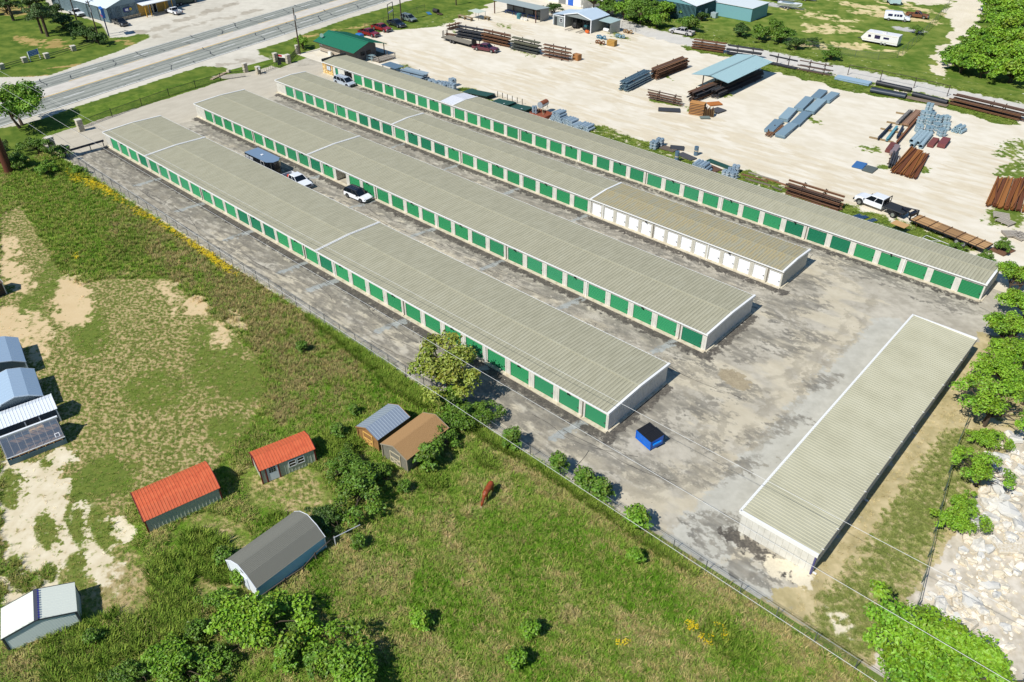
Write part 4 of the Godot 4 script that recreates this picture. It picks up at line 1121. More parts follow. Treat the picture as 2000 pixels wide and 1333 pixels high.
func greenhouse() -> void:
	# kneewall of blue-grey boards, timber rails, sloped clear panels up to a white ridge beam
	var t := thing("greenhouse", "greenhouse with clear sloped panels over a low blue grey wall, beside the sand", "greenhouse", Vector3(-36.2, 0, 38.85), deg_to_rad(79.5))
	var L := 4.75
	var W := 2.9
	var wall := mat(84, 112, 122, 0.7)
	var b := MB.new()
	b.box(Vector3(L * 0.5, 0.26, 0), Vector3(L, 0.52, 0.08))
	b.box(Vector3(L * 0.5, 0.26, -W), Vector3(L, 0.52, 0.08))
	for x in [0.04, L - 0.04]:
		b.prism(PackedVector2Array([Vector2(0, 0), Vector2(0, 0.75), Vector2(-W * 0.5, 2.05), Vector2(-W, 0.75), Vector2(-W, 0)]), x - 0.03, x + 0.03, Transform3D(Basis(Vector3(0, 0, 1), Vector3(0, 1, 0), Vector3(1, 0, 0)), Vector3.ZERO))
	part("wall", b, wall, t)
	b = MB.new()
	b.box(Vector3(L * 0.5, 0.03, -W * 0.5), Vector3(L - 0.2, 0.06, W - 0.2))
	part("floor_board", b, mat(120, 92, 64, 0.9), t)
	for i in 7:
		var k := MB.new()
		k.box(Vector3(0.3 + i * (L - 0.6) / 6.0, 0.64, 0), Vector3(0.07, 0.24, 0.07))
		part("stud", k, mat(196, 168, 120, 0.9), t)
	for z in [-0.5, -W + 0.5]:
		var k := MB.new()
		k.box(Vector3(L * 0.5, 0.5, z), Vector3(L - 0.4, 0.05, 0.7))
		part("bench", k, mat(150, 116, 78, 0.9), t)
	var rail := MB.new()
	rail.box(Vector3(L * 0.5, 0.78, 0), Vector3(L, 0.06, 0.08))
	rail.box(Vector3(L * 0.5, 2.12, -W * 0.5), Vector3(L + 0.16, 0.14, 0.2))
	part("ridge_beam", rail, mat(222, 226, 228, 0.5), t)
	for i in 9:
		var k := MB.new()
		var x := 0.08 + i * (L - 0.16) / 8.0
		for s in [0.0, -W]:
			var a := Vector3(x, 0.78, s)
			var c := Vector3(x, 2.06, -W * 0.5)
			k.box((a + c) * 0.5, Vector3(0.05, 0.06, a.distance_to(c)), Basis.looking_at(c - a, Vector3.UP))
		part("rafter", k, mat(158, 150, 140, 0.8), t)
	var pm := StandardMaterial3D.new()
	pm.albedo_color = Color(0.5, 0.55, 0.62, 0.42)
	pm.transparency = BaseMaterial3D.TRANSPARENCY_ALPHA
	pm.roughness = 0.18
	for i in 8:
		var x := 0.08 + i * (L - 0.16) / 8.0
		for s in [0.0, -W]:
			var k := MB.new()
			var a := Vector3(x + 0.01, 0.83, s)
			var c := Vector3(x + 0.01, 2.12, -W * 0.5)
			var e := Vector3((L - 0.16) / 8.0 - 0.02, 0, 0)
			k.quad(a, a + e, c + e, c, Vector3(0, 1, 1 if s == 0.0 else -1))
			part("clear_panel", k, pm, t)
	b = MB.new()
	for q in [[Vector3(0, 0.17, 0), Vector3(0.36, 0.05, 0.03)], [Vector3(0, -0.17, 0), Vector3(0.36, 0.05, 0.03)], [Vector3(-0.17, 0, 0), Vector3(0.05, 0.36, 0.032)], [Vector3(0.17, 0, 0), Vector3(0.05, 0.36, 0.032)]]:
		b.box(q[0], q[1])
	part("vent_frame", b, mat(232, 234, 236), t, Vector3(L - 0.5, 1.05, -0.27), Basis(Vector3.RIGHT, -0.84))

func dumpster() -> void:
	var blue := tri_mat(speckle([c8(6, 86, 176), c8(8, 98, 196), c8(12, 106, 204)], 0.03, 128, Vector2.ONE, 46), Vector3(0.4, 0.4, 0.4), 0.5)
	var t := thing("dumpster", "blue steel dumpster with ribbed black lids on the open lot", "dumpster", Vector3(3.62, 0, -1.45), deg_to_rad(-14.5))
	var b := MB.new()
	# sloped front: local x long side 1.95, local z depth 1.5
	b.prism(PackedVector2Array([Vector2(0.78, 0.1), Vector2(0.78, 1.02), Vector2(-0.72, 1.2), Vector2(-0.72, 0.1)]), -0.96, 0.96, Transform3D(Basis(Vector3(0, 0, 1), Vector3(0, 1, 0), Vector3(1, 0, 0)), Vector3.ZERO))
	b.box(Vector3(0, 1.02, 0.8), Vector3(1.98, 0.07, 0.07))
	b.box(Vector3(0, 0.14, 0.8), Vector3(1.98, 0.08, 0.06))
	for x in [-0.96, 0.96]:
		b.box(Vector3(x, 0.58, 0.79), Vector3(0.07, 0.9, 0.06))
	part("body", b, blue, t)
	for s in [-1.0, 1.0]:
		var p := MB.new()
		p.bbox(Vector3(s * 1.04, 0.66, 0.05), Vector3(0.14, 0.2, 0.9), 0.03)
		part("fork_pocket", p, mat(20, 130, 220, 0.4), t)
		var w := MB.new()
		w.cyl(Vector3(s * 0.7 - 0.04, 0.06, 0.55), Vector3(s * 0.7 + 0.04, 0.06, 0.55), 0.06, 0.06, 10)
		part("caster", w, mat(30, 30, 32), t)
		var w2 := MB.new()
		w2.cyl(Vector3(s * 0.7 - 0.04, 0.06, -0.55), Vector3(s * 0.7 + 0.04, 0.06, -0.55), 0.06, 0.06, 10)
		part("caster", w2, mat(30, 30, 32), t)
		var l := MB.new()
		var up := Vector3(0, 1, 0.12).normalized()
		l.box(Vector3(s * 0.49, 1.15, 0.03), Vector3(0.96, 0.04, 1.56), Basis(Vector3.RIGHT, 0.119))
		var lid := part("lid", l, mat(24, 25, 28, 0.55), t)
		for i in 6:
			var r := MB.new()
			r.bbox(Vector3(s * 0.49 - 0.38 + i * 0.152, 1.18, 0.03), Vector3(0.07, 0.04, 1.36), 0.012, Basis(Vector3.RIGHT, 0.119))
			part("lid_rib", r, mat(24, 25, 28, 0.55), lid)
	b = MB.new()
	b.cyl(Vector3(-0.98, 1.2, -0.74), Vector3(0.98, 1.2, -0.74), 0.03)
	part("hinge_rod", b, mat(40, 42, 46), t)

# ---- one continuous skin over a skeleton of tapered bones
func skin(bones: Array, cell: float, k: float) -> MB:
	var lo := Vector3(1e9, 1e9, 1e9)
	var hi := -lo
	for b in bones:
		for q in [[b[0], b[2]], [b[1], b[3]]]:
			lo = lo.min(q[0] - Vector3.ONE * (q[1] + cell * 2))
			hi = hi.max(q[0] + Vector3.ONE * (q[1] + cell * 2))
	var nx := int((hi.x - lo.x) / cell) + 2
	var ny := int((hi.y - lo.y) / cell) + 2
	var nz := int((hi.z - lo.z) / cell) + 2
	var f := PackedFloat32Array()
	f.resize(nx * ny * nz)
	for z in nz:
		for y in ny:
			for x in nx:
				var p := lo + Vector3(x, y, z) * cell
				var s := 0.0
				for b in bones:
					var ab: Vector3 = b[1] - b[0]
					var t := clampf((p - b[0]).dot(ab) / ab.length_squared(), 0.0, 1.0)
					var d := p.distance_to(b[0] + ab * t) - lerpf(b[2], b[3], t)
					s += exp(-d / k)
				f[(z * ny + y) * nx + x] = -k * log(s + 1e-30)
	var vid := {}
	var vp := []
	for z in nz - 1:
		for y in ny - 1:
			for x in nx - 1:
				var c := 0
				var acc := Vector3.ZERO
				for e in [[0, 1], [0, 2], [0, 4], [1, 3], [1, 5], [2, 3], [2, 6], [3, 7], [4, 5], [4, 6], [5, 7], [6, 7]]:
					var i: int = e[0]
					var j: int = e[1]
					var a := f[((z + (i >> 2)) * ny + y + ((i >> 1) & 1)) * nx + x + (i & 1)]
					var b := f[((z + (j >> 2)) * ny + y + ((j >> 1) & 1)) * nx + x + (j & 1)]
					if (a < 0.0) != (b < 0.0):
						acc += Vector3(i & 1, (i >> 1) & 1, i >> 2).lerp(Vector3(j & 1, (j >> 1) & 1, j >> 2), a / (a - b))
						c += 1
				if c:
					vid[(z * ny + y) * nx + x] = vp.size()
					vp.append(lo + (Vector3(x, y, z) + acc / c) * cell)
	var nn := []
	nn.resize(vp.size())
	nn.fill(Vector3.ZERO)
	var quads := []
	for z in range(1, nz - 1):
		for y in range(1, ny - 1):
			for x in range(1, nx - 1):
				var o := (z * ny + y) * nx + x
				var st := [1, nx, nx * ny]
				for ax in 3:
					var a := f[o]
					var b := f[o + st[ax]]
					if (a < 0.0) != (b < 0.0):
						var u: int = st[(ax + 1) % 3]
						var w: int = st[(ax + 2) % 3]
						var q := [vid.get(o - u - w, -1), vid.get(o - w, -1), vid.get(o, -1), vid.get(o - u, -1)]
						if q.min() < 0:
							continue
						var h := Vector3.ZERO
						h[ax] = 1.0 if a < 0.0 else -1.0
						quads.append([q, h])
	for qq in quads:
		var q: Array = qq[0]
		var m: Vector3 = (vp[q[2]] - vp[q[0]]).cross(vp[q[3]] - vp[q[1]])
		if m.dot(qq[1]) < 0.0:
			m = -m
		for i in q:
			nn[i] += m
	var out := MB.new()
	for qq in quads:
		var q: Array = qq[0]
		out.smooth_tri(vp[q[0]], vp[q[1]], vp[q[2]], nn[q[0]].normalized(), nn[q[1]].normalized(), nn[q[2]].normalized())
		out.smooth_tri(vp[q[0]], vp[q[2]], vp[q[3]], nn[q[0]].normalized(), nn[q[2]].normalized(), nn[q[3]].normalized())
	return out

func horse() -> void:
	var a := Vector3(-2.71, 1.15, 12.69)
	var c := Vector3(-2.28, 1.1, 13.93)
	var t := thing("horse", "chestnut horse grazing head down in the meadow grass", "horse", Vector3((a.x + c.x) * 0.5, 0, (a.z + c.z) * 0.5), atan2(-(c.z - a.z), c.x - a.x))
	var bones := [
		[Vector3(-0.62, 1.12, 0), Vector3(-0.1, 1.06, 0), 0.25, 0.26], [Vector3(-0.1, 1.06, 0), Vector3(0.42, 1.06, 0), 0.26, 0.25], [Vector3(0.42, 1.1, 0), Vector3(0.62, 1.0, 0), 0.22, 0.19],
		[Vector3(0.6, 1.04, 0), Vector3(1.02, 0.55, 0.03), 0.17, 0.1], [Vector3(1.02, 0.55, 0.03), Vector3(1.08, 0.42, 0.03), 0.105, 0.1], [Vector3(1.08, 0.44, 0.03), Vector3(1.2, 0.13, 0.05), 0.1, 0.055],
	]
	for s in [-1.0, 1.0]:
		var fx: float = 0.5 + s * 0.08
		bones.append([Vector3(0.48, 0.92, s * 0.13), Vector3(fx, 0.48, s * 0.13), 0.11, 0.055])
		bones.append([Vector3(fx, 0.48, s * 0.13), Vector3(fx + 0.03, 0.05, s * 0.13), 0.052, 0.042])
		var hx: float = -0.66 - s * 0.1
		bones.append([Vector3(-0.6, 1.0, s * 0.13), Vector3(-0.5 - s * 0.06, 0.74, s * 0.15), 0.17, 0.11])
		bones.append([Vector3(-0.5 - s * 0.06, 0.74, s * 0.15), Vector3(hx - 0.1, 0.44, s * 0.14), 0.1, 0.055])
		bones.append([Vector3(hx - 0.1, 0.44, s * 0.14), Vector3(hx - 0.04, 0.05, s * 0.14), 0.055, 0.042])
		bones.append([Vector3(1.0, 0.56, s * 0.06), Vector3(0.98, 0.68, s * 0.09), 0.035, 0.012])
	var coat := tri_mat(speckle([c8(118, 52, 22), c8(140, 64, 28), c8(156, 76, 36)], 0.03, 128, Vector2.ONE, 47), Vector3(0.8, 0.8, 0.8), 0.5)
	part("body", skin(bones, 0.045, 0.022), coat, t)
	part("tail", skin([[Vector3(-0.85, 1.14, 0), Vector3(-0.98, 0.9, 0), 0.05, 0.07], [Vector3(-0.98, 0.9, 0), Vector3(-0.98, 0.4, 0.02), 0.07, 0.03]], 0.045, 0.02), mat(70, 34, 18, 0.7), t)
	var mn := []
	for i in 6:
		var p := Vector3(0.62, 1.22, 0).lerp(Vector3(1.06, 0.64, 0.03), i / 5.0)
		mn.append([p, p + Vector3(0.02, -0.12, 0.1), 0.05, 0.03])
	part("mane", skin(mn, 0.04, 0.02), mat(70, 34, 18, 0.7), t)
	part("white_snip", skin([[Vector3(1.2, 0.16, 0.05), Vector3(1.225, 0.1, 0.05), 0.05, 0.045]], 0.03, 0.02), mat(210, 200, 190, 0.7), t)

# ---- vegetation: crowns of many small leaves gathered into clumps
var protos := {}
var leaf_mats := {}

func leaf_mat(key: String, r: float, g: float, b: float) -> StandardMaterial3D:
	if not leaf_mats.has(key):
		var m := StandardMaterial3D.new()
		m.albedo_color = c8(r, g, b)
		m.vertex_color_use_as_albedo = true
		m.roughness = 0.55
		m.backlight_enabled = true
		m.backlight = c8(r * 0.5, g * 0.55, b * 0.3)
		leaf_mats[key] = m
	return leaf_mats[key]

func crown(sd: int, blobs: Array, per_area: float, size: float, droop := 0.0) -> MB:
	var r := RandomNumberGenerator.new()
	r.seed = sd
	var b := MB.new()
	b.use_col = true
	for q in blobs:
		var c: Vector3 = q[0]
		var R: Vector3 = q[1]
		var cnt := int(per_area * 4.2 * pow((pow(R.x * R.y, 1.6) + pow(R.x * R.z, 1.6) + pow(R.y * R.z, 1.6)) / 3.0, 0.625) * 3.0)
		var tone := r.randf_range(0.62, 1.2)
		var hue := r.randf_range(0.86, 1.22)
		for i in cnt:
			var d := Vector3(r.randfn(), r.randfn(), r.randfn()).normalized()
			if d.y < -0.45:
				d.y = -d.y * 0.6
			var sprig := 1.0 + 0.22 * sin(d.x * 7.0 + c.x * 3.0) * sin(d.z * 7.0 + c.z) + r.randf_range(-0.08, 0.12)
			var p := c + d * R * (1.0 - 0.5 * pow(r.randf(), 1.7)) * sprig
			if r.randf() < 0.08 + 0.5 * sin(d.x * 5.0 + c.z * 2.0) * sin(d.z * 6.0 + c.x * 2.0 + d.y * 3.0):
				continue
			if p.y < 0.05:
				continue
			var nn := (d * 0.8 + Vector3(0, 0.55, 0) + Vector3(r.randfn(), r.randfn(), r.randfn()) * 0.55).normalized()
			var ax := nn.cross(Vector3(r.randfn(), r.randfn() - droop, r.randfn())).normalized()
			var s := size * r.randf_range(0.65, 1.4)
			var sd2 := nn.cross(ax) * s * r.randf_range(0.34, 0.5)
			var tip := ax * s
			var l := tone * r.randf_range(0.6, 1.35)
			var yl := r.randf_range(0.85, 1.2)
			b.c = Color(l * yl * hue, l, l * r.randf_range(0.6, 1.0))
			var mid := p + nn * s * 0.12
			b.tri(p - tip * 0.6, mid + sd2, p + tip * 0.7, nn)
			b.tri(p - tip * 0.6, mid - sd2, p + tip * 0.7, nn)
	return b

func blob_set(sd: int, cnt: int, R: Vector3, cy: float, br: Vector2) -> Array:
	# uneven outline: boughs reach out by different lengths and the clumps differ in size
	var r := RandomNumberGenerator.new()
	r.seed = sd
	var a := []
	var ph := r.randf() * TAU
	for i in cnt:
		var ang := TAU * i / cnt * 2.4 + r.randf_range(-0.5, 0.5)
		var reach := 0.82 + 0.28 * sin(ang * 2.0 + ph) + 0.16 * sin(ang * 5.0 + ph * 2.0) + r.randf_range(-0.1, 0.12)
		var rad := pow(r.randf_range(0.03, 1.0), 0.55)
		var big := lerpf(br.y, br.x, pow(r.randf(), 0.8)) * lerpf(1.1, 0.8, rad)
		var p := Vector3(cos(ang) * rad * R.x, 0, sin(ang) * rad * R.z) * reach
		p.y = cy + (sqrt(maxf(0.0, 1.0 - rad * rad)) * r.randf_range(0.1, 1.05) - 0.28 + r.randf_range(-0.1, 0.2)) * R.y
		a.append([p, Vector3(big, big * r.randf_range(0.5, 0.85), big * r.randf_range(0.8, 1.15))])
	return a

func limbs(sd: int, blobs: Array, h: float, r0: float, stems := 1) -> MB:
	var r := RandomNumberGenerator.new()
	r.seed = sd
	var b := MB.new()
	for s in stems:
		var o := Vector3(r.randf_range(-1, 1), 0, r.randf_range(-1, 1)) * (0.0 if stems == 1 else r0 * 3.0)
		var fork := o * 1.6 + Vector3(r.randf_range(-0.2, 0.2), h, r.randf_range(-0.2, 0.2))
		b.cyl(o - Vector3(0, 0.1, 0), o.lerp(fork, 0.5), r0 * 1.25, r0 * 0.85, 8, false)
		b.cyl(o.lerp(fork, 0.5), fork, r0 * 0.85, r0 * 0.7, 8, false)
		for i in blobs.size():
			if i % stems != s:
				continue
			var c: Vector3 = blobs[i][0]
			var k := fork.lerp(c, 0.5) + Vector3(r.randf_range(-0.2, 0.2), r.randf_range(0.0, 0.3), r.randf_range(-0.2, 0.2))
			b.cyl(fork, k, r0 * 0.55, r0 * 0.36, 6, false)
			b.cyl(k, c, r0 * 0.36, r0 * 0.12, 6, false)
			for j in 3:
				var d := Vector3(r.randfn(), absf(r.randfn()) * 0.5, r.randfn()).normalized()
				b.cyl(c.lerp(k, 0.3 * j), c + d * blobs[i][1] * 0.85, r0 * 0.13, r0 * 0.04, 5, false)
	return b

func make_protos() -> void:
	var spec := {
		"broad": [101, 24, Vector3(3.4, 1.7, 3.3), 2.7, Vector2(0.6, 1.35), 44.0, 0.2, 1.3, 0.17, 1],
		"broad2": [207, 26, Vector3(3.5, 1.6, 3.0), 2.6, Vector2(0.55, 1.25), 44.0, 0.2, 1.2, 0.16, 2],
		"airy": [307, 26, Vector3(3.6, 1.6, 3.2), 2.8, Vector2(0.5, 1.05), 36.0, 0.18, 1.3, 0.15, 2],
		"bush": [401, 24, Vector3(1.75, 0.85, 1.6), 0.85, Vector2(0.28, 0.7), 120.0, 0.105, 0.3, 0.06, 3],
		"bush2": [503, 24, Vector3(1.9, 0.75, 1.5), 0.8, Vector2(0.26, 0.62), 120.0, 0.105, 0.3, 0.06, 3],
		"shrub": [601, 12, Vector3(0.6, 0.5, 0.55), 0.55, Vector2(0.18, 0.38), 170.0, 0.1, 0.2, 0.03, 3],
		"big": [701, 48, Vector3(5.4, 1.9, 5.0), 2.8, Vector2(0.7, 1.5), 42.0, 0.2, 1.4, 0.22, 2],
		"mesquite": [809, 26, Vector3(3.6, 1.6, 3.4), 1.8, Vector2(0.6, 1.3), 26.0, 0.28, 0.6, 0.12, 3],
		"mesquite2": [907, 24, Vector3(3.2, 1.5, 3.7), 1.7, Vector2(0.6, 1.4), 26.0, 0.28, 0.6, 0.12, 3],
	}
	for k in spec:
		var s: Array = spec[k]
		var bl := blob_set(s[0], s[1], s[2], s[3], s[4])
		protos[k] = [crown(s[0] + 1, bl, s[5], s[6]).mesh(), limbs(s[0] + 2, bl, s[7], s[8], s[9]).mesh()]
	# tall pine: bare lower trunk, drooping layers of needles above
	var r := RandomNumberGenerator.new()
	r.seed = 77
	var pb := []
	for i in 26:
		var y := r.randf_range(4.0, 11.5)
		var w := 3.2 * (1.0 - (y - 4.0) / 10.5)
		var a := r.randf() * TAU
		pb.append([Vector3(cos(a) * w * r.randf_range(0.3, 1.0), y, sin(a) * w * r.randf_range(0.3, 1.0)), Vector3(1.1, 0.6, 1.1) * r.randf_range(0.7, 1.2)])
	var tr := MB.new()
	tr.cyl(Vector3(0, -0.1, 0), Vector3(0.1, 6, 0), 0.36, 0.26, 10, false)
	tr.cyl(Vector3(0.1, 6, 0), Vector3(0, 11.8, 0.1), 0.26, 0.06, 8, false)
	for q in pb:
		tr.cyl(Vector3(0.05, q[0].y - 0.7, 0), q[0], 0.09, 0.03, 5, false)
	protos["pine"] = [crown(78, pb, 22.0, 0.26, 1.5).mesh(), tr.mesh()]

func plant(called: String, label: String, cat: String, kind: String, at: Vector3, size: float, turn: float, leaves: Material, group := "", tall := 1.0) -> Node3D:
	var t := thing(called, label, cat, Vector3(at.x, 0, at.z), turn, group)
	t.scale = Vector3(size, size * tall, size)
	part("trunk", protos[kind][1], mat(82, 70, 56, 0.95), t)
	part("crown" if cat != "bush" else "foliage", protos[kind][0], leaves, t)
	return t

func trees() -> void:
	make_protos()
	var bright := leaf_mat("bright", 116, 158, 40)
	var mid := leaf_mat("mid", 98, 134, 38)
	var dark := leaf_mat("dark", 72, 104, 36)
	var olive := leaf_mat("olive", 138, 152, 58)
	var lime := leaf_mat("lime", 128, 170, 42)
	var pine := leaf_mat("pine", 84, 112, 60)
	# along the fence by the lot
	plant("hackberry_tree", "olive green tree leaning over the fence in front of the storage doors", "tree", "broad", Vector3(-15.09, 2.6, 5.74), 1.15, 0.4, olive)
	var fence_rows := [["bush", -10.23, 8.52, 1.40, "dark green bush at the foot of the olive tree, between shed and fence"], ["bush2", -9.9, 11.62, 1.26, "bush pressed against the rear wall of the shingled shed"], ["shrub", -8.78, 14.15, 2.10, "leafy shrub beside the front corner of the shingled shed"], ["bush", -9.65, 6.74, 1.12, "bush growing through the chain link just past the olive tree"], ["shrub", -12.48, 7.65, 2.38, "vine tangle around the trunk of the olive tree"],
		["shrub", -5.08, 7.5, 1.75, "first shrub of the row along the fence past the tree, nearest the shingled shed"], ["shrub", -0.12, 7.03, 1.61, "upright shrub at the fence below the blue dumpster"], ["shrub", 2.78, 7.15, 1.82, "left half of the paired shrubs at the fence below the dumpster"], ["shrub", 4.57, 7.23, 1.89, "right half of the paired shrubs at the fence below the dumpster"], ["shrub", 8.57, 7.71, 1.96, "last shrub on the fence before the bare wire panels"], ["shrub", 10.41, 10.52, 1.26, "low yellow green weed clump in the meadow below the last fence shrub"]]
	for q in fence_rows:
		plant("fence_shrub", q[4], "bush", q[0], Vector3(q[1], 0, q[2]), q[3], q[1] * 0.13, mid if q[1] < 8.0 else bright, "shrubs along the chain link fence")
	var meadow := [["bush", -10.17, 20.53, 1.68, "largest round bush in front of the two wooden sheds", "mid"], ["bush2", -13.72, 19.53, 1.18, "bush behind the largest round bush, level with the cabin", "mid"], ["bush2", -10.72, 17.87, 0.90, "bush at the doors of the galvanised roof shed", "mid"], ["bush", -5.27, 33.12, 1.96, "broad bright bush below the white gambrel shed", "lime"], ["bush2", -9.02, 33.95, 1.06, "bush against the white gable of the gambrel shed", "bright"], ["bush", -6.66, 38.56, 1.51, "bush at the bottom edge left of the broad bright bush", "bright"], ["bush", 1.6, 30.94, 1.74, "bush at the bottom edge under the open meadow", "bright"], ["shrub", 2.47, 25.41, 1.46, "single lime green sapling bush in the straw patch", "lime"], ["shrub", 8.7, 20.62, 1.40, "upper of two small bushes in the open meadow", "bright"], ["shrub", 9.5, 22.94, 1.40, "lower of two small bushes in the open meadow", "bright"], ["shrub", -6.41, 23.81, 1.12, "small bush beside the pipe gate post", "mid"], ["shrub", -30.85, 11.71, 1.23, "lone bush in the long grass below the lot fence", "mid"], ["bush2", -9.98, 24.07, 1.01, "bush in the shadow behind the gambrel shed", "dark"], ["shrub", -19.08, 14.3, 1.01, "small bush in the dry grass behind the galvanised roof shed", "mid"], ["shrub", -12.69, 31.65, 1.46, "reedy clump behind the gambrel shed", "mid"], ["shrub", -13.5, 41.53, 1.12, "weed clump at the corner of the white steel shed", "mid"], ["bush2", -3.72, 30.99, 0.90, "low sprawling bush at the right flank of the broad bright bush", "mid"], ["shrub", -2.03, 33.44, 1.57, "small bush between the broad bright bush and the bottom edge one", "bright"], ["bush2", -5.53, 36.37, 1.01, "sprawling bush in the thicket at the bottom edge", "mid"], ["shrub", -0.18, 32.26, 1.68, "round shrub at the bottom edge in the thicket", "mid"], ["shrub", -8.46, 36.41, 1.46, "shrub in the reedy gap of the thicket", "mid"], ["bush2", -8.6, 41.17, 1.01, "sprawling bush at the bottom edge, farthest towards the steel shed", "mid"], ["shrub", -10.17, 31.89, 1.34, "shrub touching the white gable from behind", "bright"], ["shrub", -17.6, 17.22, 1.34, "shrub in the dry grass between the cabin and the wooden sheds", "mid"], ["shrub", -8.15, 17.53, 1.12, "shrub at the foot of the shingled shed front", "mid"]]
	for q in meadow:
		plant("meadow_bush", q[4], "bush", q[0], Vector3(q[1], 0, q[2]), q[3], q[1] * 0.31, leaf_mats[q[5]], "bushes in the meadow")
	# east side, by the rubble yard
	var east := [["broad2", 22.68, -38.99, 0.80, "tree at the near corner of the yard-side storage block end, over the pale roof"], ["broad", 23.12, -44.85, 0.83, "tree at the image edge behind the end of the thin storage block"], ["broad2", 20.47, -51.04, 0.77, "small tree past the end of the trailer by the rusty pipe pile"], ["broad", 24.64, -31.01, 0.77, "tree touching the far corner of the long pale roof"], ["airy", 25.22, -24.21, 1.01, "open branched tree whose boughs reach over the pale roof edge"], ["airy", 27.1, -15.66, 0.70, "open branched tree beside the stone rubble, halfway along the pale roof"], ["bush", 27.58, -9.67, 1.19, "dense bush at the wire fence below the open branched trees"], ["broad", 25.58, -34.73, 0.83, "tree at the image edge above the stone rubble"], ["bush2", 27.17, -12.21, 0.83, "bush on the fence line between tree and dense bush"], ["bush", 26.36, -21.28, 1.03, "bush bridging the two open branched trees"], ["bush2", 23.24, -37.03, 1.14, "undergrowth between the trees at the pale roof corner"], ["broad2", 26.92, -30.03, 0.72, "tree at the image edge behind the open branched tree"]]
	for q in east:
		plant("rubble_side_tree" if q[0] != "bush" and q[0] != "bush2" else "rubble_side_bush", q[4], "tree" if q[0] != "bush" and q[0] != "bush2" else "bush", q[0], Vector3(q[1], 0, q[2]), q[3], q[1] * 0.17, lime, "trees beside the rubble yard")
	plant("spreading_tree", "wide spreading tree in full leaf over the fence corner below the pale roofed block", "tree", "big", Vector3(30.75, 2.6, 5.75), 1.06, 0.9, lime)
	# by the billboard post
	var west := [["broad2", -119.6, 5.58, 1.6, "tree over the road verge behind the rust brown post", 3.0, "bright"], ["bush", -106.25, 8.84, 1.5, "bush between the rust brown post and the stone gate pillar", 1.0, "mid"], ["bush2", -101.14, 6.98, 1.3, "bush at the kerb end below the stone gate pillar", 0.8, "mid"], ["bush2", -102.08, 13.12, 1.5, "bush around the foot of the rust brown post", 1.0, "mid"], ["bush", -108.61, 13.72, 1.6, "bush at the image edge behind the rust brown post", 1.0, "dark"], ["bush2", -96.55, 11.17, 1.2, "low bush at the top of the long grass", 0.7, "bright"], ["bush2", -93.49, 7.9, 0.8, "low bush beside the kerb above the yellow flowers", 0.5, "bright"]]
	for q in west:
		plant("gate_side_bush" if q[0] != "broad2" else "verge_tree", q[4], "bush" if q[0] != "broad2" else "tree", q[0], Vector3(q[1], 0, q[2]), q[3], q[1] * 0.4, leaf_mats[q[6]])
	plant("verge_sapling", "feathery green sapling beside the roadside utility pole", "tree", "bush", Vector3(-122.32, 1, -53.35), 1.15, 0.3, lime, "", 1.5)
	# across the highway
	plant("pine_tree", "tall pine with the thicker bare trunk, across the highway", "tree", "pine", Vector3(-173.92, 0, -20.12), 1.0, 0.2, pine)
	plant("pine_tree", "slimmer pine just left of the thick trunked pine", "tree", "pine", Vector3(-177.53, 0, -20.31), 0.85, 1.9, pine)
	plant("pine_tree", "pine at the image corner with its trunk in the far lawn", "tree", "pine", Vector3(-194.47, 0, -20.32), 0.95, 3.9, pine)
	plant("pine_tree", "pine behind the others at the top edge of the picture", "tree", "pine", Vector3(-201.68, 0, -27.18), 1.0, 5.0, pine)
	var shop := [["mesquite", -178.58, -25.95, 0.95, "dark round shrub right of the pines"], ["mesquite2", -171.94, -25.84, 0.75, "dark shrub between the pines and the shop yard"], ["mesquite", -163.05, -24.61, 0.85, "shrub around the roadside power pole by the shop"], ["mesquite2", -158.72, -25.18, 0.75, "shrub below the blue shop sign"], ["mesquite", -190.43, -28.2, 0.9, "shrub at the back of the lawn beside the shop building"], ["mesquite2", -202.13, -21.81, 1.0, "shrub at the image corner behind the far pine"]]
	for q in shop:
		plant("lawn_shrub", q[4], "bush", q[0], Vector3(q[1], 0, q[2]), q[3], q[1] * 0.7, dark, "shrubs on the lawn by the shop")
	# hedge of trees behind the steel yard lane
	var hedge := [[-89.79, -120.5], [-84.46, -119.89], [-79.49, -119.15], [-74.68, -119.05], [-92.93, -129.02], [-87.55, -128.07], [-82.35, -127.16], [-77.88, -127.11], [-95.12, -121.29], [-97.15, -128.2]]
	var hl := ["tree just right of the open grey barn, by the lane bend", "second tree from the open grey barn in the lane thicket", "third tree from the open grey barn in the lane thicket", "tree at the lane end of the thicket, near the silver pickup", "tree at the back of the thicket behind the open grey barn", "middle tree in the back row of the lane thicket", "tree at the back of the lane thicket beside the teal warehouse", "tree under the wall of the teal warehouse", "tree behind the grey barn roof, at the thicket end", "tree at the top edge behind the grey barn"]
	for i in hedge.size():
		plant("thicket_tree", hl[i], "tree", ["mesquite", "mesquite2", "broad"][i % 3], Vector3(hedge[i][0], 0, hedge[i][1]), 1.05 + 0.1 * (i % 3), i * 1.3, [mid, bright][i % 2], "thicket of trees beside the lane")
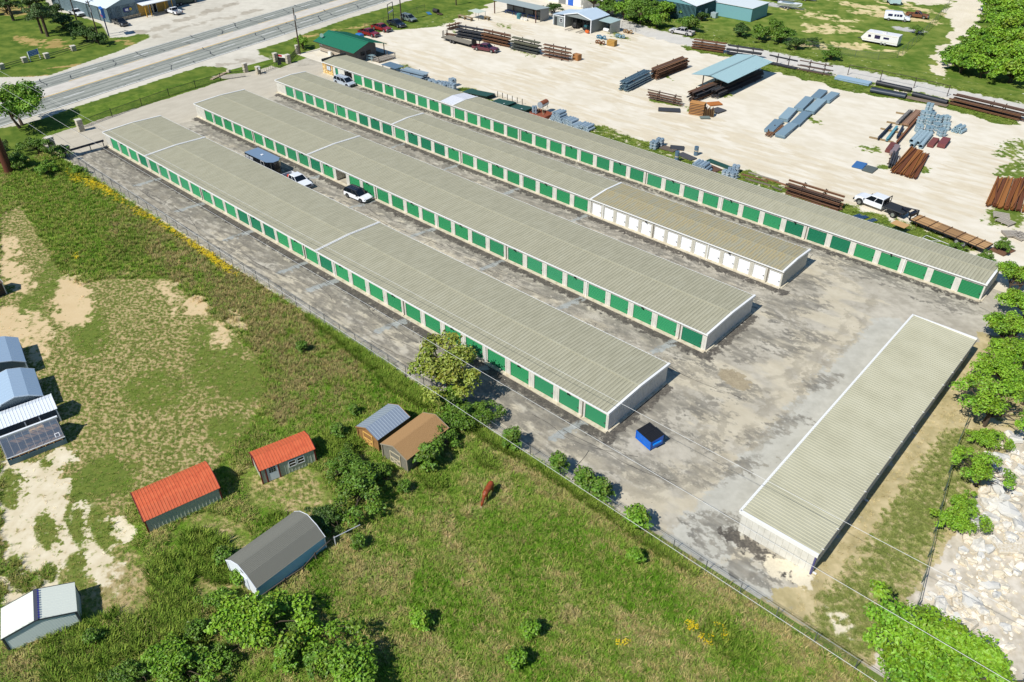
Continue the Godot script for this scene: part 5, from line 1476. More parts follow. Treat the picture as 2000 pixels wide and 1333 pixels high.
	var lane := [["mesquite", -67.4, -121.16, 0.95, "round tree by the lane behind the silver pickup"], ["mesquite2", -70.15, -131.22, 0.6, "small tree against the teal warehouse corner"], ["mesquite", -56.66, -126.05, 0.75, "first tree of the clump by the paddock fence"], ["mesquite2", -51.84, -125.79, 0.9, "tall middle tree of the clump by the paddock fence"], ["mesquite", -47.85, -127.13, 0.95, "rounded tree in the clump by the paddock fence"], ["mesquite2", -42.52, -124.35, 0.7, "last tree of the clump, nearest the white trailer"], ["bush2", -40.71, -129.14, 1.2, "low bush between the clump and the lone round bush"], ["mesquite", -33.43, -122.37, 0.68, "lone round bush by the lane below the white travel trailer"], ["bush", -27.6, -154.13, 1.1, "small dark bush on the paddock fence beside the travel trailer"], ["mesquite2", -53.18, -135.11, 0.7, "bush at the back of the clump by the concrete slab"], ["bush", -100.94, -112.08, 1.6, "vine covered bush at the end of the open steel shed"]]
	for q in lane:
		plant("paddock_tree", q[4], "tree" if q[0] != "bush" and q[0] != "bush2" else "bush", q[0], Vector3(q[1], 0, q[2]), q[3], q[1] * 0.23, mid if absi(int(q[1])) % 2 else dark, "trees by the paddock")
	var mes := [[-10.66, -131.59], [-6.63, -130.81], [-2.2, -131.39], [-12.46, -142.15], [-8.05, -142.25], [-4.16, -143.85], [-14.18, -152.9], [-10.42, -154.15], [-6.96, -155.17], [-13.38, -135.56], [-20.12, -186.56], [-15.39, -184.01], [-17.57, -175.57], [-11.94, -173.15], [-12.97, -165.12], [-20.97, -197.26]]
	var ml := ["nearest the dirt track bend", "at the lane edge, second from the track", "at the image edge along the lane", "on the track side of the thicket, behind the front row", "in the middle of the thicket", "at the image edge in the middle of the thicket", "at the back of the thicket on the track side", "at the back of the thicket, in the centre", "at the image edge at the back of the thicket", "leaning farthest out over the dirt track", "in the far thicket, touching the top edge", "in the far thicket at the image corner", "in the far thicket beside the parked white car", "in the far thicket, lowest at the image edge", "standing alone between the two thickets", "hidden behind the far thicket"]
	for i in mes.size():
		plant("mesquite_tree", "bright green mesquite " + ml[i], "tree", ["mesquite", "mesquite2"][i % 2], Vector3(mes[i][0], 0, mes[i][1]), 1.15 + 0.12 * (i % 3), i * 1.1, lime if i % 3 else bright, "mesquites beside the dirt track")
	for q in [[12.39, -56.24, 0.7, "weedy shrub under the long flatbed trailer"], [16.02, -55.58, 0.9, "scrub beside the stacked pallets at the yard corner"], [16.69, -60.48, 0.9, "scrub between the pallets and the end tree"]]:
		plant("yard_shrub", q[3], "bush", "bush2", Vector3(q[0], 0, q[1]), q[2], q[0] * 0.3, mid)

# ---- grass as real tufts over the field
func tuft(sd: int, blades: int, spread: float, bend: float) -> ArrayMesh:
	var r := RandomNumberGenerator.new()
	r.seed = sd
	var b := MB.new()
	b.use_col = true
	for i in blades:
		var a := r.randf() * TAU
		var o := Vector3(cos(a), 0, sin(a)) * r.randf() * spread * 0.5
		var d := Vector3(cos(a + r.randf_range(-0.8, 0.8)), 0, sin(a + r.randf_range(-0.8, 0.8)))
		var h := r.randf_range(0.5, 1.1)
		var w := d.cross(Vector3.UP) * r.randf_range(0.03, 0.055)
		var m := o + Vector3(0, h * 0.6, 0) + d * bend * h * 0.3
		var e := o + Vector3(0, h * 0.9, 0) + d * bend * h
		var l := r.randf_range(0.75, 1.25)
		b.c = Color(l, l, l)
		var nn := (Vector3.UP + d * -0.4).normalized()
		b.tri(o - w, m - w * 0.8, m + w * 0.8, nn)
		b.tri(o - w, m + w * 0.8, o + w, nn)
		b.tri(m - w * 0.8, e, m + w * 0.8, nn)
	return b.mesh()

func scatter(called: String, label: String, mesh: ArrayMesh, places: Array, tints: PackedColorArray, m: Material, kind := "stuff") -> void:
	var mm := MultiMesh.new()
	mm.transform_format = MultiMesh.TRANSFORM_3D
	mm.use_colors = true
	mm.mesh = mesh
	mm.instance_count = places.size()
	for i in places.size():
		mm.set_instance_transform(i, places[i])
		mm.set_instance_color(i, tints[i])
	var o := MultiMeshInstance3D.new()
	o.name = called
	o.multimesh = mm
	o.material_override = m
	add_child(o, true)
	o.set_meta("kind", kind)
	o.set_meta("label", label)

func grass() -> void:
	var gm := StandardMaterial3D.new()
	gm.vertex_color_use_as_albedo = true
	gm.roughness = 0.8
	gm.metallic_specular = 0.2
	gm.backlight_enabled = true
	gm.backlight = c8(60, 70, 20)
	var r := RandomNumberGenerator.new()
	r.seed = 99
	var area := PackedVector2Array([Vector2(-105, 6.9), Vector2(-105, 22), Vector2(-64, 36), Vector2(-38, 45), Vector2(-15, 54), Vector2(3, 40), Vector2(18, 25), Vector2(32, 11), Vector2(32, 7.5)])
	var sets := [[], [], []]
	var tint := [PackedColorArray(), PackedColorArray(), PackedColorArray()]
	var n := 0
	while n < 150000:
		n += 1
		var p := Vector2(r.randf_range(-105, 32), r.randf_range(6.9, 54))
		# thin out with distance: far tufts cover less than a pixel
		if p.x < -50.0 and r.randf() < 0.35:
			continue
		if not Geometry2D.is_point_in_polygon(p, area):
			continue
		var c := field.at(p.x, p.y)
		if c.b > 0.42 and r.randf() < 0.93:
			continue
		var mi := field.mask_long[int((p.y - field.z0) * field.sx * 0.5) * field.mw + int((p.x - field.x0) * field.sx * 0.5)]
		var patch := field.mask_patch[int((p.y - field.z0) * field.sx * 0.5) * field.mw + int((p.x - field.x0) * field.sx * 0.5)]
		var hgt := r.randf_range(0.24, 0.48)
		var wid := r.randf_range(0.34, 0.6)
		if mi > 100:
			hgt = r.randf_range(0.3, 0.55)
		elif patch > 60 or c.b > 0.4:
			if r.randf() < 0.45:
				continue
			hgt = r.randf_range(0.06, 0.15)
			wid = r.randf_range(0.16, 0.32)
		var k := r.randf_range(1.25, 1.85)
		var q := c.srgb_to_linear()
		if r.randf() < 0.27:
			q = q.lerp(c8(160, 138, 92).srgb_to_linear(), 0.5)
		elif r.randf() < 0.4:
			q = q.lerp(c8(84, 126, 30).srgb_to_linear(), 0.6)
		var which := r.randi() % 3
		sets[which].append(Transform3D(Basis(Vector3.UP, r.randf() * TAU).scaled_local(Vector3(wid, hgt, wid)), Vector3(p.x, -0.02, p.y)))
		tint[which].append(Color(q.r * k, q.g * k, q.b * k))
	for spot in [[lot_sheet, 20.9, 28.4, -30.0, 7.2, 26000, 0.24], [yard_sheet, -118.0, 24.0, -64.0, -52.3, 16000, 0.4], [yard_sheet, -90.0, 30.0, -122.0, -104.0, 9000, 0.45]]:
		for k in spot[5]:
			var p := Vector2(r.randf_range(spot[1], spot[2]), r.randf_range(spot[3], spot[4]))
			var c: Color = spot[0].at(p.x, p.y)
			if c.r > c.g + 0.03 and r.randf() < 0.93 or c.b > 0.5:
				continue
			sets[k % 3].append(Transform3D(Basis(Vector3.UP, r.randf() * TAU).scaled_local(Vector3(spot[6], r.randf_range(0.3, 0.7) * spot[6], spot[6])), Vector3(p.x, -0.01, p.y)))
			tint[k % 3].append(c.srgb_to_linear() * r.randf_range(1.1, 1.8))
	for i in 3:
		scatter("grass", "knee high meadow grass, green and straw mixed", tuft(31 + i, 11, 1.0, 0.35 + 0.15 * i), sets[i], tint[i], gm)
	# coarse bright weeds in drifts
	var w := []
	var wt := PackedColorArray()
	for q in [[-14.22, 32.18, 3.4, 1.6, 500], [-15.01, 35.15, 2.4, 1.4, 260], [-13.35, 42.82, 3.4, 2.2, 500], [-12.8, 40.19, 2.6, 1.4, 240], [-11.8, 36.47, 2.8, 1.6, 320], [-16.73, 17.97, 2.4, 1.6, 300], [-18.16, 8.8, 4.0, 0.9, 700], [-24.62, 8, 5.0, 0.8, 800], [-31.18, 7.6, 5.0, 0.6, 500], [-6.96, 8.19, 3.0, 0.5, 300], [-1.03, 7.99, 3.0, 0.4, 200], [4.09, 8.09, 3.0, 0.4, 200], [10.86, 8.36, 4.0, 0.4, 200], [-7.2, 15.23, 1.4, 0.8, 120], [-5.5, 10.38, 1.4, 0.6, 80], [-11.32, 38.29, 2.0, 1.6, 180], [-16.77, 16.2, 1.8, 1.4, 200], [-89.12, 6.16, 6, 1.6, 360], [-95.33, 8.04, 5, 1.8, 340], [-77.67, 3.99, 6, 0.8, 200], [-37.35, 6.49, 7, 0.8, 320], [-56.32, 4.68, 7, 0.7, 240], [-8.7, 36.99, 2, 1.5, 200], [19.09, 11.69, 2.0, 1.2, 140], [-12.18, 26.55, 2.4, 0.8, 180]]:
		var c := Vector3(q[0], 0, q[1])
		for i in int(q[4] * 0.6):
			var a := r.randf() * TAU
			var rad := sqrt(r.randf())
			var p := Vector3(c.x + cos(a) * rad * q[2], -0.02, c.z + sin(a) * rad * q[3])
			if p.z < 7.4:
				continue
			var s := r.randf_range(0.4, 0.75)
			w.append(Transform3D(Basis(Vector3.UP, r.randf() * TAU).scaled_local(Vector3(s, s * r.randf_range(0.9, 1.3), s)), p))
			var l := c8(84, 112, 34).lerp(c8(124, 136, 58), r.randf()).srgb_to_linear()
			wt.append(l * r.randf_range(1.2, 1.7))
	scatter("weeds", "tall bright green weeds in drifts around sheds and fences", tuft(35, 14, 0.9, 0.5), w, wt, gm)
	# yellow flowers by the kerb and in the meadow
	var fb := MB.new()
	fb.use_col = true
	for i in 9:
		var p := Vector3(r.randf_range(-0.5, 0.5), r.randf_range(0.7, 1.1), r.randf_range(-0.5, 0.5))
		fb.c = Color(1, 1, 1)
		for k in 5:
			var a := TAU * k / 5
			fb.tri(p, p + Vector3(cos(a - 0.4), 0.15, sin(a - 0.4)) * 0.14, p + Vector3(cos(a + 0.4), 0.15, sin(a + 0.4)) * 0.14, Vector3.UP)
	var fl := []
	var ft := PackedColorArray()
	for q in [[-91.47, 8.87, 3.0, 0.8, 130], [-87.99, 8.14, 3.4, 0.8, 190], [-83.43, 7.96, 3.4, 0.7, 200], [-70.53, 7.63, 3.4, 0.5, 120], [-65.1, 7.59, 3.4, 0.5, 130], [-58.63, 7.61, 3.6, 0.45, 170], [-55.1, 7.88, 3.0, 0.45, 190], [-51.93, 8.01, 2.0, 0.4, 60], [-67.87, 19.11, 1.0, 0.3, 14], [16.5, 12.59, 0.7, 0.4, 12], [17.36, 12.63, 0.6, 0.4, 10], [18.75, 11.53, 0.7, 0.4, 12], [14.03, 16.74, 0.5, 0.3, 9], [18.08, 12.79, 0.4, 0.3, 6], [-75.08, 8.26, 3, 0.5, 60]]:
		var c := Vector3(q[0], 0, q[1])
		for i in int(q[4] * 0.6):
			var a := r.randf() * TAU
			var rad := r.randf() * 1.6
			var p := Vector3(c.x + cos(a) * rad * q[2], 0, c.z + sin(a) * rad * q[3])
			if p.z < 7.3:
				continue
			fl.append(Transform3D(Basis(Vector3.UP, a * 3.0).scaled_local(Vector3.ONE * r.randf_range(0.26, 0.42)), p))
			ft.append(c8(222, 190, 30).lerp(c8(228, 206, 60), r.randf()).srgb_to_linear())
	scatter("wildflowers", "yellow wildflowers in drifts along the kerb and in the meadow", fb.mesh(), fl, ft, gm)

# ---- fences, gates, poles and wires
func chain_mat() -> StandardMaterial3D:
	if M.has("chain"):
		return M["chain"]
	var im := Image.create(64, 64, false, Image.FORMAT_RGBA8)
	im.fill(Color(0.42, 0.44, 0.44, 0.0))
	for i in 64:
		for k in 5:
			im.set_pixel((i + k) % 64, i, Color(0.42, 0.44, 0.44, 1.0))
			im.set_pixel((63 - i + k) % 64, i, Color(0.42, 0.44, 0.44, 1.0))
	var m := StandardMaterial3D.new()
	m.albedo_texture = ImageTexture.create_from_image(im)
	m.transparency = BaseMaterial3D.TRANSPARENCY_ALPHA_HASH
	m.roughness = 0.5
	m.metallic = 0.4
	M["chain"] = m
	return m

func wire_fence(called: String, label: String, pts: Array, h: float, spacing: float, post_mat: Material, mesh_on := true, rail := true, r := 0.035) -> Node3D:
	var t := thing(called, label, "fence", pts[0])
	var o: Vector3 = pts[0]
	var pb := MB.new()
	pb.cyl(Vector3(0, -0.05, 0), Vector3(0, h + 0.06, 0), r, r, 7)
	pb.cyl(Vector3(0, h + 0.06, 0), Vector3(0, h + 0.1, 0), r * 1.3, r * 0.4, 7)
	var pm := pb.mesh()
	for s in pts.size() - 1:
		var a: Vector3 = pts[s] - o
		var b: Vector3 = pts[s + 1] - o
		var n := int(maxf(1.0, roundf(a.distance_to(b) / spacing)))
		for i in n:
			var p := a.lerp(b, float(i) / n)
			var q := a.lerp(b, float(i + 1) / n)
			part("post", pm, post_mat, t, p)
			if rail:
				var rb := MB.new()
				rb.cyl(p + Vector3(0, h, 0), q + Vector3(0, h, 0), r * 0.7, r * 0.7, 6)
				part("rail", rb, post_mat, t)
			if mesh_on:
				var cb := MB.new()
				cb.quad(p + Vector3(0, 0.03, 0), q + Vector3(0, 0.03, 0), q + Vector3(0, h, 0), p + Vector3(0, h, 0), (q - p).cross(Vector3.UP))
				var len := p.distance_to(q)
				for k in cb.v.size():
					cb.uv[k] = Vector2(Vector2(cb.v[k].x - p.x, cb.v[k].z - p.z).length() / 0.07, cb.v[k].y / 0.07)
				part("chain_link", cb, chain_mat(), t)
		if s == pts.size() - 2:
			part("post", pm, post_mat, t, b)
	return t

func stone_pillar(label: String, at: Vector3, w: float, h: float) -> void:
	var t := thing("stone_pillar", label, "pillar", at, 0.0, "limestone pillars along the frontage")
	var b := MB.new()
	b.bbox(Vector3(0, h * 0.5, 0), Vector3(w - 0.06, h, w - 0.06), 0.02)
	var core := part("core", b, mat(150, 144, 128, 0.95), t)
	var c := MB.new()
	c.bbox(Vector3(0, h + 0.06, 0), Vector3(w + 0.14, 0.12, w + 0.14), 0.03)
	part("cap", c, mat(198, 192, 178, 0.9), t)
	var y := 0.0
	var k := 0
	while y < h - 0.05:
		var hh := minf(0.24, h - y)
		for s in 4:
			for e in 2:
				var l := w * (0.42 if (k + e) % 2 == 0 else 0.54)
				var st := MB.new()
				st.bbox(Vector3((-0.24 if e == 0 else 0.25) * w, y + hh * 0.5, w * 0.5 - 0.02), Vector3(l, hh - 0.03, 0.08), 0.015)
				part("stone", st, mat([186, 168, 196, 176][(k * 3 + s + e) % 4], [178, 160, 188, 170][(k * 3 + s + e) % 4], [158, 140, 170, 150][(k * 3 + s + e) % 4], 0.95), core, Vector3.ZERO, Basis(Vector3.UP, s * PI / 2))
		y += hh
		k += 1

func iron_fence(label: String, pts: Array, h: float) -> void:
	var iron := mat(28, 30, 32, 0.5)
	var t := thing("iron_fence", label, "fence", pts[0])
	var o: Vector3 = pts[0]
	for s in pts.size() - 1:
		var a: Vector3 = pts[s] - o
		var b: Vector3 = pts[s + 1] - o
		var d := (b - a).normalized()
		var pb := MB.new()
		pb.box(a + Vector3(0, h * 0.55, 0), Vector3(0.1, h * 1.1, 0.1))
		part("post", pb, iron, t)
		for y in [0.12, h * 0.92]:
			var rb := MB.new()
			rb.box((a + b) * 0.5 + Vector3(0, y, 0), Vector3(a.distance_to(b), 0.045, 0.035), Basis(Vector3.UP, atan2(-d.z, d.x)))
			part("rail", rb, iron, t)
		var pk := MB.new()
		var n := int(a.distance_to(b) / 0.13)
		for i in n:
			pk.box(a.lerp(b, (i + 0.5) / n) + Vector3(0, h * 0.5, 0), Vector3(0.02, h, 0.02))
		part("picket", pk, iron, t).set_meta("kind", "stuff")

func utility_pole(label: String, at: Vector3, h: float, arms: int, called := "utility_pole") -> void:
	var wood := mat(74, 62, 52, 0.95)
	var t := thing(called, label, "pole", at)
	var b := MB.new()
	b.cyl(Vector3(0, -0.1, 0), Vector3(0, h, 0), 0.17, 0.11, 9)
	part("pole", b, wood, t)
	for i in arms:
		b = MB.new()
		b.box(Vector3(0.0, h - 0.4 - i * 0.8, 0.14), Vector3(2.0, 0.12, 0.1))
		part("crossarm", b, wood, t)
		for x in [-0.9, -0.3, 0.9]:
			b = MB.new()
			b.cyl(Vector3(x, h - 0.34 - i * 0.8, 0.14), Vector3(x, h - 0.16 - i * 0.8, 0.14), 0.05, 0.03, 7)
			part("insulator", b, mat(170, 172, 176, 0.3), t)
	b = MB.new()
	b.cyl(Vector3(0.28, h - 2.4, 0), Vector3(0.28, h - 1.5, 0), 0.2, 0.2, 10)
	b.cyl(Vector3(0.28, h - 1.5, 0), Vector3(0.28, h - 1.42, 0), 0.22, 0.12, 10)
	part("transformer", b, mat(150, 154, 156, 0.5), t)

func power_line(label: String, a: Vector3, c: Vector3, sag: float) -> void:
	var b := MB.new()
	var n := 24
	for i in n:
		var t0 := float(i) / n
		var t1 := float(i + 1) / n
		b.cyl(a.lerp(c, t0) - Vector3(0, sag * 4.0 * t0 * (1.0 - t0), 0), a.lerp(c, t1) - Vector3(0, sag * 4.0 * t1 * (1.0 - t1), 0), 0.016, 0.016, 5, false)
	solo("power_line", label, "wire", b, mat(214, 214, 210, 0.5, 0.2))

func fences() -> void:
	var galv := mat(120, 124, 126, 0.4, 0.5)
	# kerb under the lot fence
	var kb := MB.new()
	kb.bbox(Vector3(-47.5, 0.05, 7.05), Vector3(110.0, 0.12, 0.34), 0.02)
	structure("kerb", kb, tri_mat(speckle([c8(176, 166, 144), c8(206, 196, 174), c8(216, 208, 188)], 0.03, 256, Vector2.ONE, 51), Vector3(0.3, 0.3, 0.3), 0.95))
	wire_fence("chain_link_fence", "chain link fence on the concrete kerb between the lot and the meadow", [Vector3(-101, 0, 6.6), Vector3(-60, 0, 7.0), Vector3(-9, 0, 7.25)], 1.3, 2.75, galv)
	wire_fence("chain_link_fence", "plain stretch of chain link fence from the olive tree to the spreading tree", [Vector3(-9, 0, 7.27), Vector3(12, 0, 7.6), Vector3(29.5, 0, 7.9)], 1.3, 2.95, galv)
	wire_fence("chain_link_fence", "green tinged chain link fence between dry grass strip and stone rubble", [Vector3(28.6, 0, 7.4), Vector3(27.9, 0, 0.2), Vector3(25.9, 0, -10.6), Vector3(24.6, 0, -18), Vector3(23.4, 0, -30)], 1.2, 2.6, mat(86, 104, 92, 0.5, 0.3))
	# blue pipe gate from the kerb fence to the first block
	var navy := mat(30, 40, 62, 0.5)
	var t := thing("swing_gate", "dark blue steel barrier across the aisle at the first storage block", "gate", Vector3(-100.8, 0, 0.3))
	var b := MB.new()
	b.bbox(Vector3(0, 0.95, 3.1), Vector3(0.12, 0.34, 6.0), 0.03)
	part("boom", b, navy, t)
	for z in [0.3, 2.4, 5.8]:
		b = MB.new()
		b.box(Vector3(0, 0.45, z), Vector3(0.1, 0.9, 0.1))
		part("leg", b, navy, t)
	# frontage: stone pillars, iron fence, entrance gate
	stone_pillar("limestone pillar at the kerb end beside the bushes", Vector3(-105.68, 0, 6.61), 0.85, 2.0)
	stone_pillar("limestone pillar in the shade at the start of the iron fence", Vector3(-110.24, 0, 0.09), 0.85, 1.9)
	iron_fence("black iron picket fence along the mown verge by the highway", [Vector3(-111.61, 0, -0.86), Vector3(-112.96, 0, -6.49), Vector3(-114.26, 0, -12.6), Vector3(-115.46, 0, -18.51), Vector3(-116, 0, -24.24), Vector3(-116.51, 0, -29.9), Vector3(-114.78, 0, -34.41)], 1.35)
	stone_pillar("limestone pillar where the iron fence meets the entrance drive", Vector3(-117.33, 0, -36.02), 0.75, 1.7)
	stone_pillar("low limestone pillar at the meeting post of the rolling gate", Vector3(-114.56, 0, -37.2), 0.75, 1.3)
	stone_pillar("limestone pillar left of the red and white entrance sign", Vector3(-118.6, 0, -43.99), 0.75, 1.7)
	stone_pillar("limestone pillar right of the red and white entrance sign", Vector3(-115.77, 0, -45.13), 0.75, 1.7)
	stone_pillar("slim pale pillar beside the roadside utility pole", Vector3(-120.1, 0, -50.39), 0.5, 1.7)
	iron_fence("short iron fence from the entrance sign to the utility pole", [Vector3(-116.16, 0, -45.72), Vector3(-119.87, 0, -50.1)], 1.2)
	t = thing("rolling_gate", "open rolling gate of dark bars across the entrance drive", "gate", Vector3(-114.05, 0, -37.22), 1.79)
	var iron := mat(30, 32, 34, 0.5)
	for y in [0.15, 1.15]:
		b = MB.new()
		b.box(Vector3(3.3, y, 0), Vector3(6.6, 0.06, 0.05))
		part("rail", b, iron, t)
	for i in 12:
		b = MB.new()
		b.box(Vector3(0.05 + i * 0.59, 0.65, 0), Vector3(0.03, 1.05, 0.03))
		part("bar", b, iron, t)
	b = MB.new()
	b.box(Vector3(5.6, 0.68, 0.04), Vector3(1.1, 0.62, 0.02))
	part("dark_panel", b, mat(52, 56, 60, 0.6), t)
	t = thing("entrance_sign", "red and white sign board hung between two limestone pillars at the gate", "sign", Vector3(-118.74, 0, -44.34), 0.33)
	b = MB.new()
	b.box(Vector3(1.35, 1.25, 0), Vector3(2.0, 0.62, 0.06))
	part("board", b, mat(226, 222, 220, 0.5), t)
	b = MB.new()
	b.box(Vector3(0.95, 1.28, 0.034), Vector3(1.1, 0.42, 0.012))
	part("red_panel", b, mat(176, 40, 44, 0.5), t)
	b = MB.new()
	b.box(Vector3(1.35, 0.5, 0), Vector3(2.6, 0.8, 0.04))
	part("grille", b, iron, t)
	# keypad post and small planter by the gate
	t = thing("keypad_post", "keypad on a dark post beside the rolling gate", "keypad", Vector3(-113.7, 0, -37.11))
	b = MB.new()
	b.box(Vector3(0, 0.55, 0), Vector3(0.1, 1.1, 0.1))
	part("post", b, iron, t)
	b = MB.new()
	b.bbox(Vector3(0, 1.2, 0.05), Vector3(0.3, 0.4, 0.2), 0.03)
	part("keypad", b, mat(220, 222, 224, 0.4), t)
	t = thing("stone_bench", "low limestone slab with a block pier on the verge inside the iron fence", "bench", Vector3(-119.54, 0, -32.28), 1.97)
	b = MB.new()
	b.box(Vector3(-1.5, 0.1, 0), Vector3(4.6, 0.16, 0.7))
	part("slab", b, mat(180, 160, 132, 0.95), t)
	b = MB.new()
	b.bbox(Vector3(1.2, 0.3, 0.4), Vector3(0.6, 0.6, 0.6), 0.05)
	part("pier", b, mat(190, 180, 160, 0.95), t)
	# poles
	utility_pole("tall dark utility pole on the verge beside the green roofed office", Vector3(-119.69, 0, -50.76), 9.3, 0)
	utility_pole("wooden power pole in front of the shop, rising out of the shrub", Vector3(-165.77, 0, -28), 7.6, 1)
	utility_pole("wooden power pole beside the shop driveway, left of the shrub", Vector3(-183.51, 0, -30.79), 9.5, 1)
	utility_pole("dark steel pole behind the parked pickups by the empty sign frame", Vector3(-123.85, 0, -82.99), 9.0, 0)
	utility_pole("thick pole on the verge at the yard entrance by the top edge", Vector3(-125.19, 0, -102.73), 6.5, 0)
	t = thing("billboard_post", "massive rust brown steel post standing among bushes at the road end", "post", Vector3(-101.56, 0, 14.82))
	b = MB.new()
	b.cyl(Vector3(0, -0.2, 0), Vector3(0, 16.0, 0), 0.62, 0.6, 20)
	part("column", b, tri_mat(speckle([c8(74, 38, 24), c8(96, 52, 34), c8(110, 62, 40)], 0.03, 128, Vector2(2, 0.4), 52), Vector3(0.3, 0.3, 0.3), 0.7), t)
	b = MB.new()
	b.cyl(Vector3(0, -0.05, 0), Vector3(0, 0.12, 0), 0.95, 0.95, 20)
	part("base_flange", b, mat(84, 46, 30, 0.7), t)
	power_line("power line nearest the garden sheds, crossing over the shingle roof", Vector3(-130, 8.9, 11.2), Vector3(70, 8.4, 14.6), 0.4)
	power_line("power line crossing above the lot fence and the pale roof corner", Vector3(-130, 8.9, 8.4), Vector3(70, 8.4, 9.0), 0.4)
	power_line("power line over the aisle nearest the first storage row", Vector3(-130, 8.6, 5.4), Vector3(70, 8.2, 3.2), 0.4)
	# across the highway
	var piers := [[4, 134], [49, 121], [92, 113], [144, 98]]
	var lab := ["first lawn pillar at the image edge across the highway", "second lawn pillar, left of the blue board", "third lawn pillar, right of the blue board", "last lawn pillar before the shop shrub"]
	for i in 4:
		stone_pillar("limestone " + lab[i], [Vector3(-156.06, 0, -3.86), Vector3(-157.22, 0, -8.79), Vector3(-156.73, 0, -13.06), Vector3(-158.13, 0, -19.24)][i], 0.9, 0.95)
	for q in [[Vector3(-156.26, 0, -4.13), Vector3(-157.38, 0, -8.65), "first"], [Vector3(-157.35, 0, -9.15), Vector3(-156.89, 0, -12.91), "second"], [Vector3(-156.85, 0, -13.42), Vector3(-158.38, 0, -19.02), "third"], [Vector3(-158.27, 0, -19.63), Vector3(-159.45, 0, -24.32), "last"]]:
		var a: Vector3 = q[0]
		var c: Vector3 = q[1]
		var rt := thing("pipe_rail", q[2] + " span of dark pipe rail between the lawn pillars, counted from the image edge", "railing", a)
		for y in [0.35, 0.72]:
			var rb := MB.new()
			rb.cyl(Vector3(0, y, 0), c - a + Vector3(0, y, 0), 0.06, 0.06, 7)
			part("rail", rb, mat(60, 56, 50, 0.7), rt)
	t = thing("lawn_sign", "blue board with white lines of print on two white posts on the lawn", "sign", Vector3(-156.79, 0, -9.65), 1.91)
	b = MB.new()
	b.box(Vector3(1.25, 1.5, 0), Vector3(2.4, 1.05, 0.06))
	part("board", b, mat(48, 104, 176, 0.5), t)
	for x in [0.06, 2.5]:
		b = MB.new()
		b.box(Vector3(x, 1.0, 0.0), Vector3(0.12, 2.05, 0.12))
		part("post", b, mat(214, 220, 226), t)
	for i in 3:
		b = MB.new()
		for k in 7:
			b.box(Vector3(0.42 + k * 0.27, 1.8 - i * 0.3, 0.034), Vector3(0.19, 0.11, 0.012))
		part("print_line", b, mat(190, 206, 224), t)
	# steel yard fences
	wire_fence("pipe_fence", "dark pipe fence with post bars between the lane and the black pipes", [Vector3(-26.93, 0, -115.18), Vector3(-20.71, 0, -115.71), Vector3(-14.3, 0, -115.82), Vector3(-8.05, 0, -115.28)], 1.9, 6.5, mat(64, 52, 46, 0.7), false, true, 0.07)
	wire_fence("pipe_fence", "green pipe fence behind the end of the yard-side storage block", [Vector3(2.91, 0, -55.37), Vector3(6.11, 0, -55.07), Vector3(9.58, 0, -54.77)], 0.9, 2.3, mat(70, 96, 84, 0.5), false, true, 0.035)
	wire_fence("mesh_fence", "wire fence with a heavy end post beside the small open lean-to", [Vector3(-79.78, 0, -112.1), Vector3(-78.62, 0, -113.73), Vector3(-76.29, 0, -112.89)], 1.8, 3.0, mat(70, 64, 58, 0.7))
	wire_fence("paddock_fence", "chain link fence running from the dirt track gate down past the travel trailer", [Vector3(-30.67, 0, -184.49), Vector3(-27.22, 0, -162.83), Vector3(-25.24, 0, -147.51), Vector3(-23.89, 0, -132.95)], 1.6, 3.4, mat(84, 96, 88, 0.5))
	wire_fence("paddock_fence", "sagging chain link fence along the lane below the travel trailer", [Vector3(-23.89, 0, -132.95), Vector3(-26.35, 0, -128.82), Vector3(-30.64, 0, -127.36), Vector3(-38.66, 0, -127.6), Vector3(-50.43, 0, -127.06)], 1.4, 3.4, mat(84, 96, 88, 0.5))
	wire_fence("yard_fence", "wire fence behind the parked pickups along the highway verge", [Vector3(-123.94, 0, -71.9), Vector3(-124.82, 0, -78.36), Vector3(-126.45, 0, -90.46), Vector3(-127.28, 0, -93.8)], 1.4, 5.5, mat(66, 66, 62, 0.6))
	wire_fence("old_fence", "old post and wire fence beside the white gambrel shed", [Vector3(-7.66, 0, 31.92), Vector3(-7.59, 0, 29.75), Vector3(-7.47, 0, 28.22), Vector3(-7.87, 0, 26.84), Vector3(-8.11, 0, 24.85)], 0.8, 2.2, mat(92, 82, 70, 0.95), false, true, 0.06)
	t = thing("pipe_gate_post", "pale pipe gate post with a sloping rail at the corner of the gambrel shed", "gate post", Vector3(-7.91, 0, 24.95))
	b = MB.new()
	b.cyl(Vector3(0, 0, 0), Vector3(0, 1.0, 0), 0.06, 0.06, 8)
	part("post", b, mat(176, 180, 184, 0.4), t)
	b = MB.new()
	b.cyl(Vector3(0, 0.95, 0), Vector3(0.4, 0.85, -2.2), 0.04, 0.04, 8)
	part("rail", b, mat(176, 180, 184, 0.4), t)

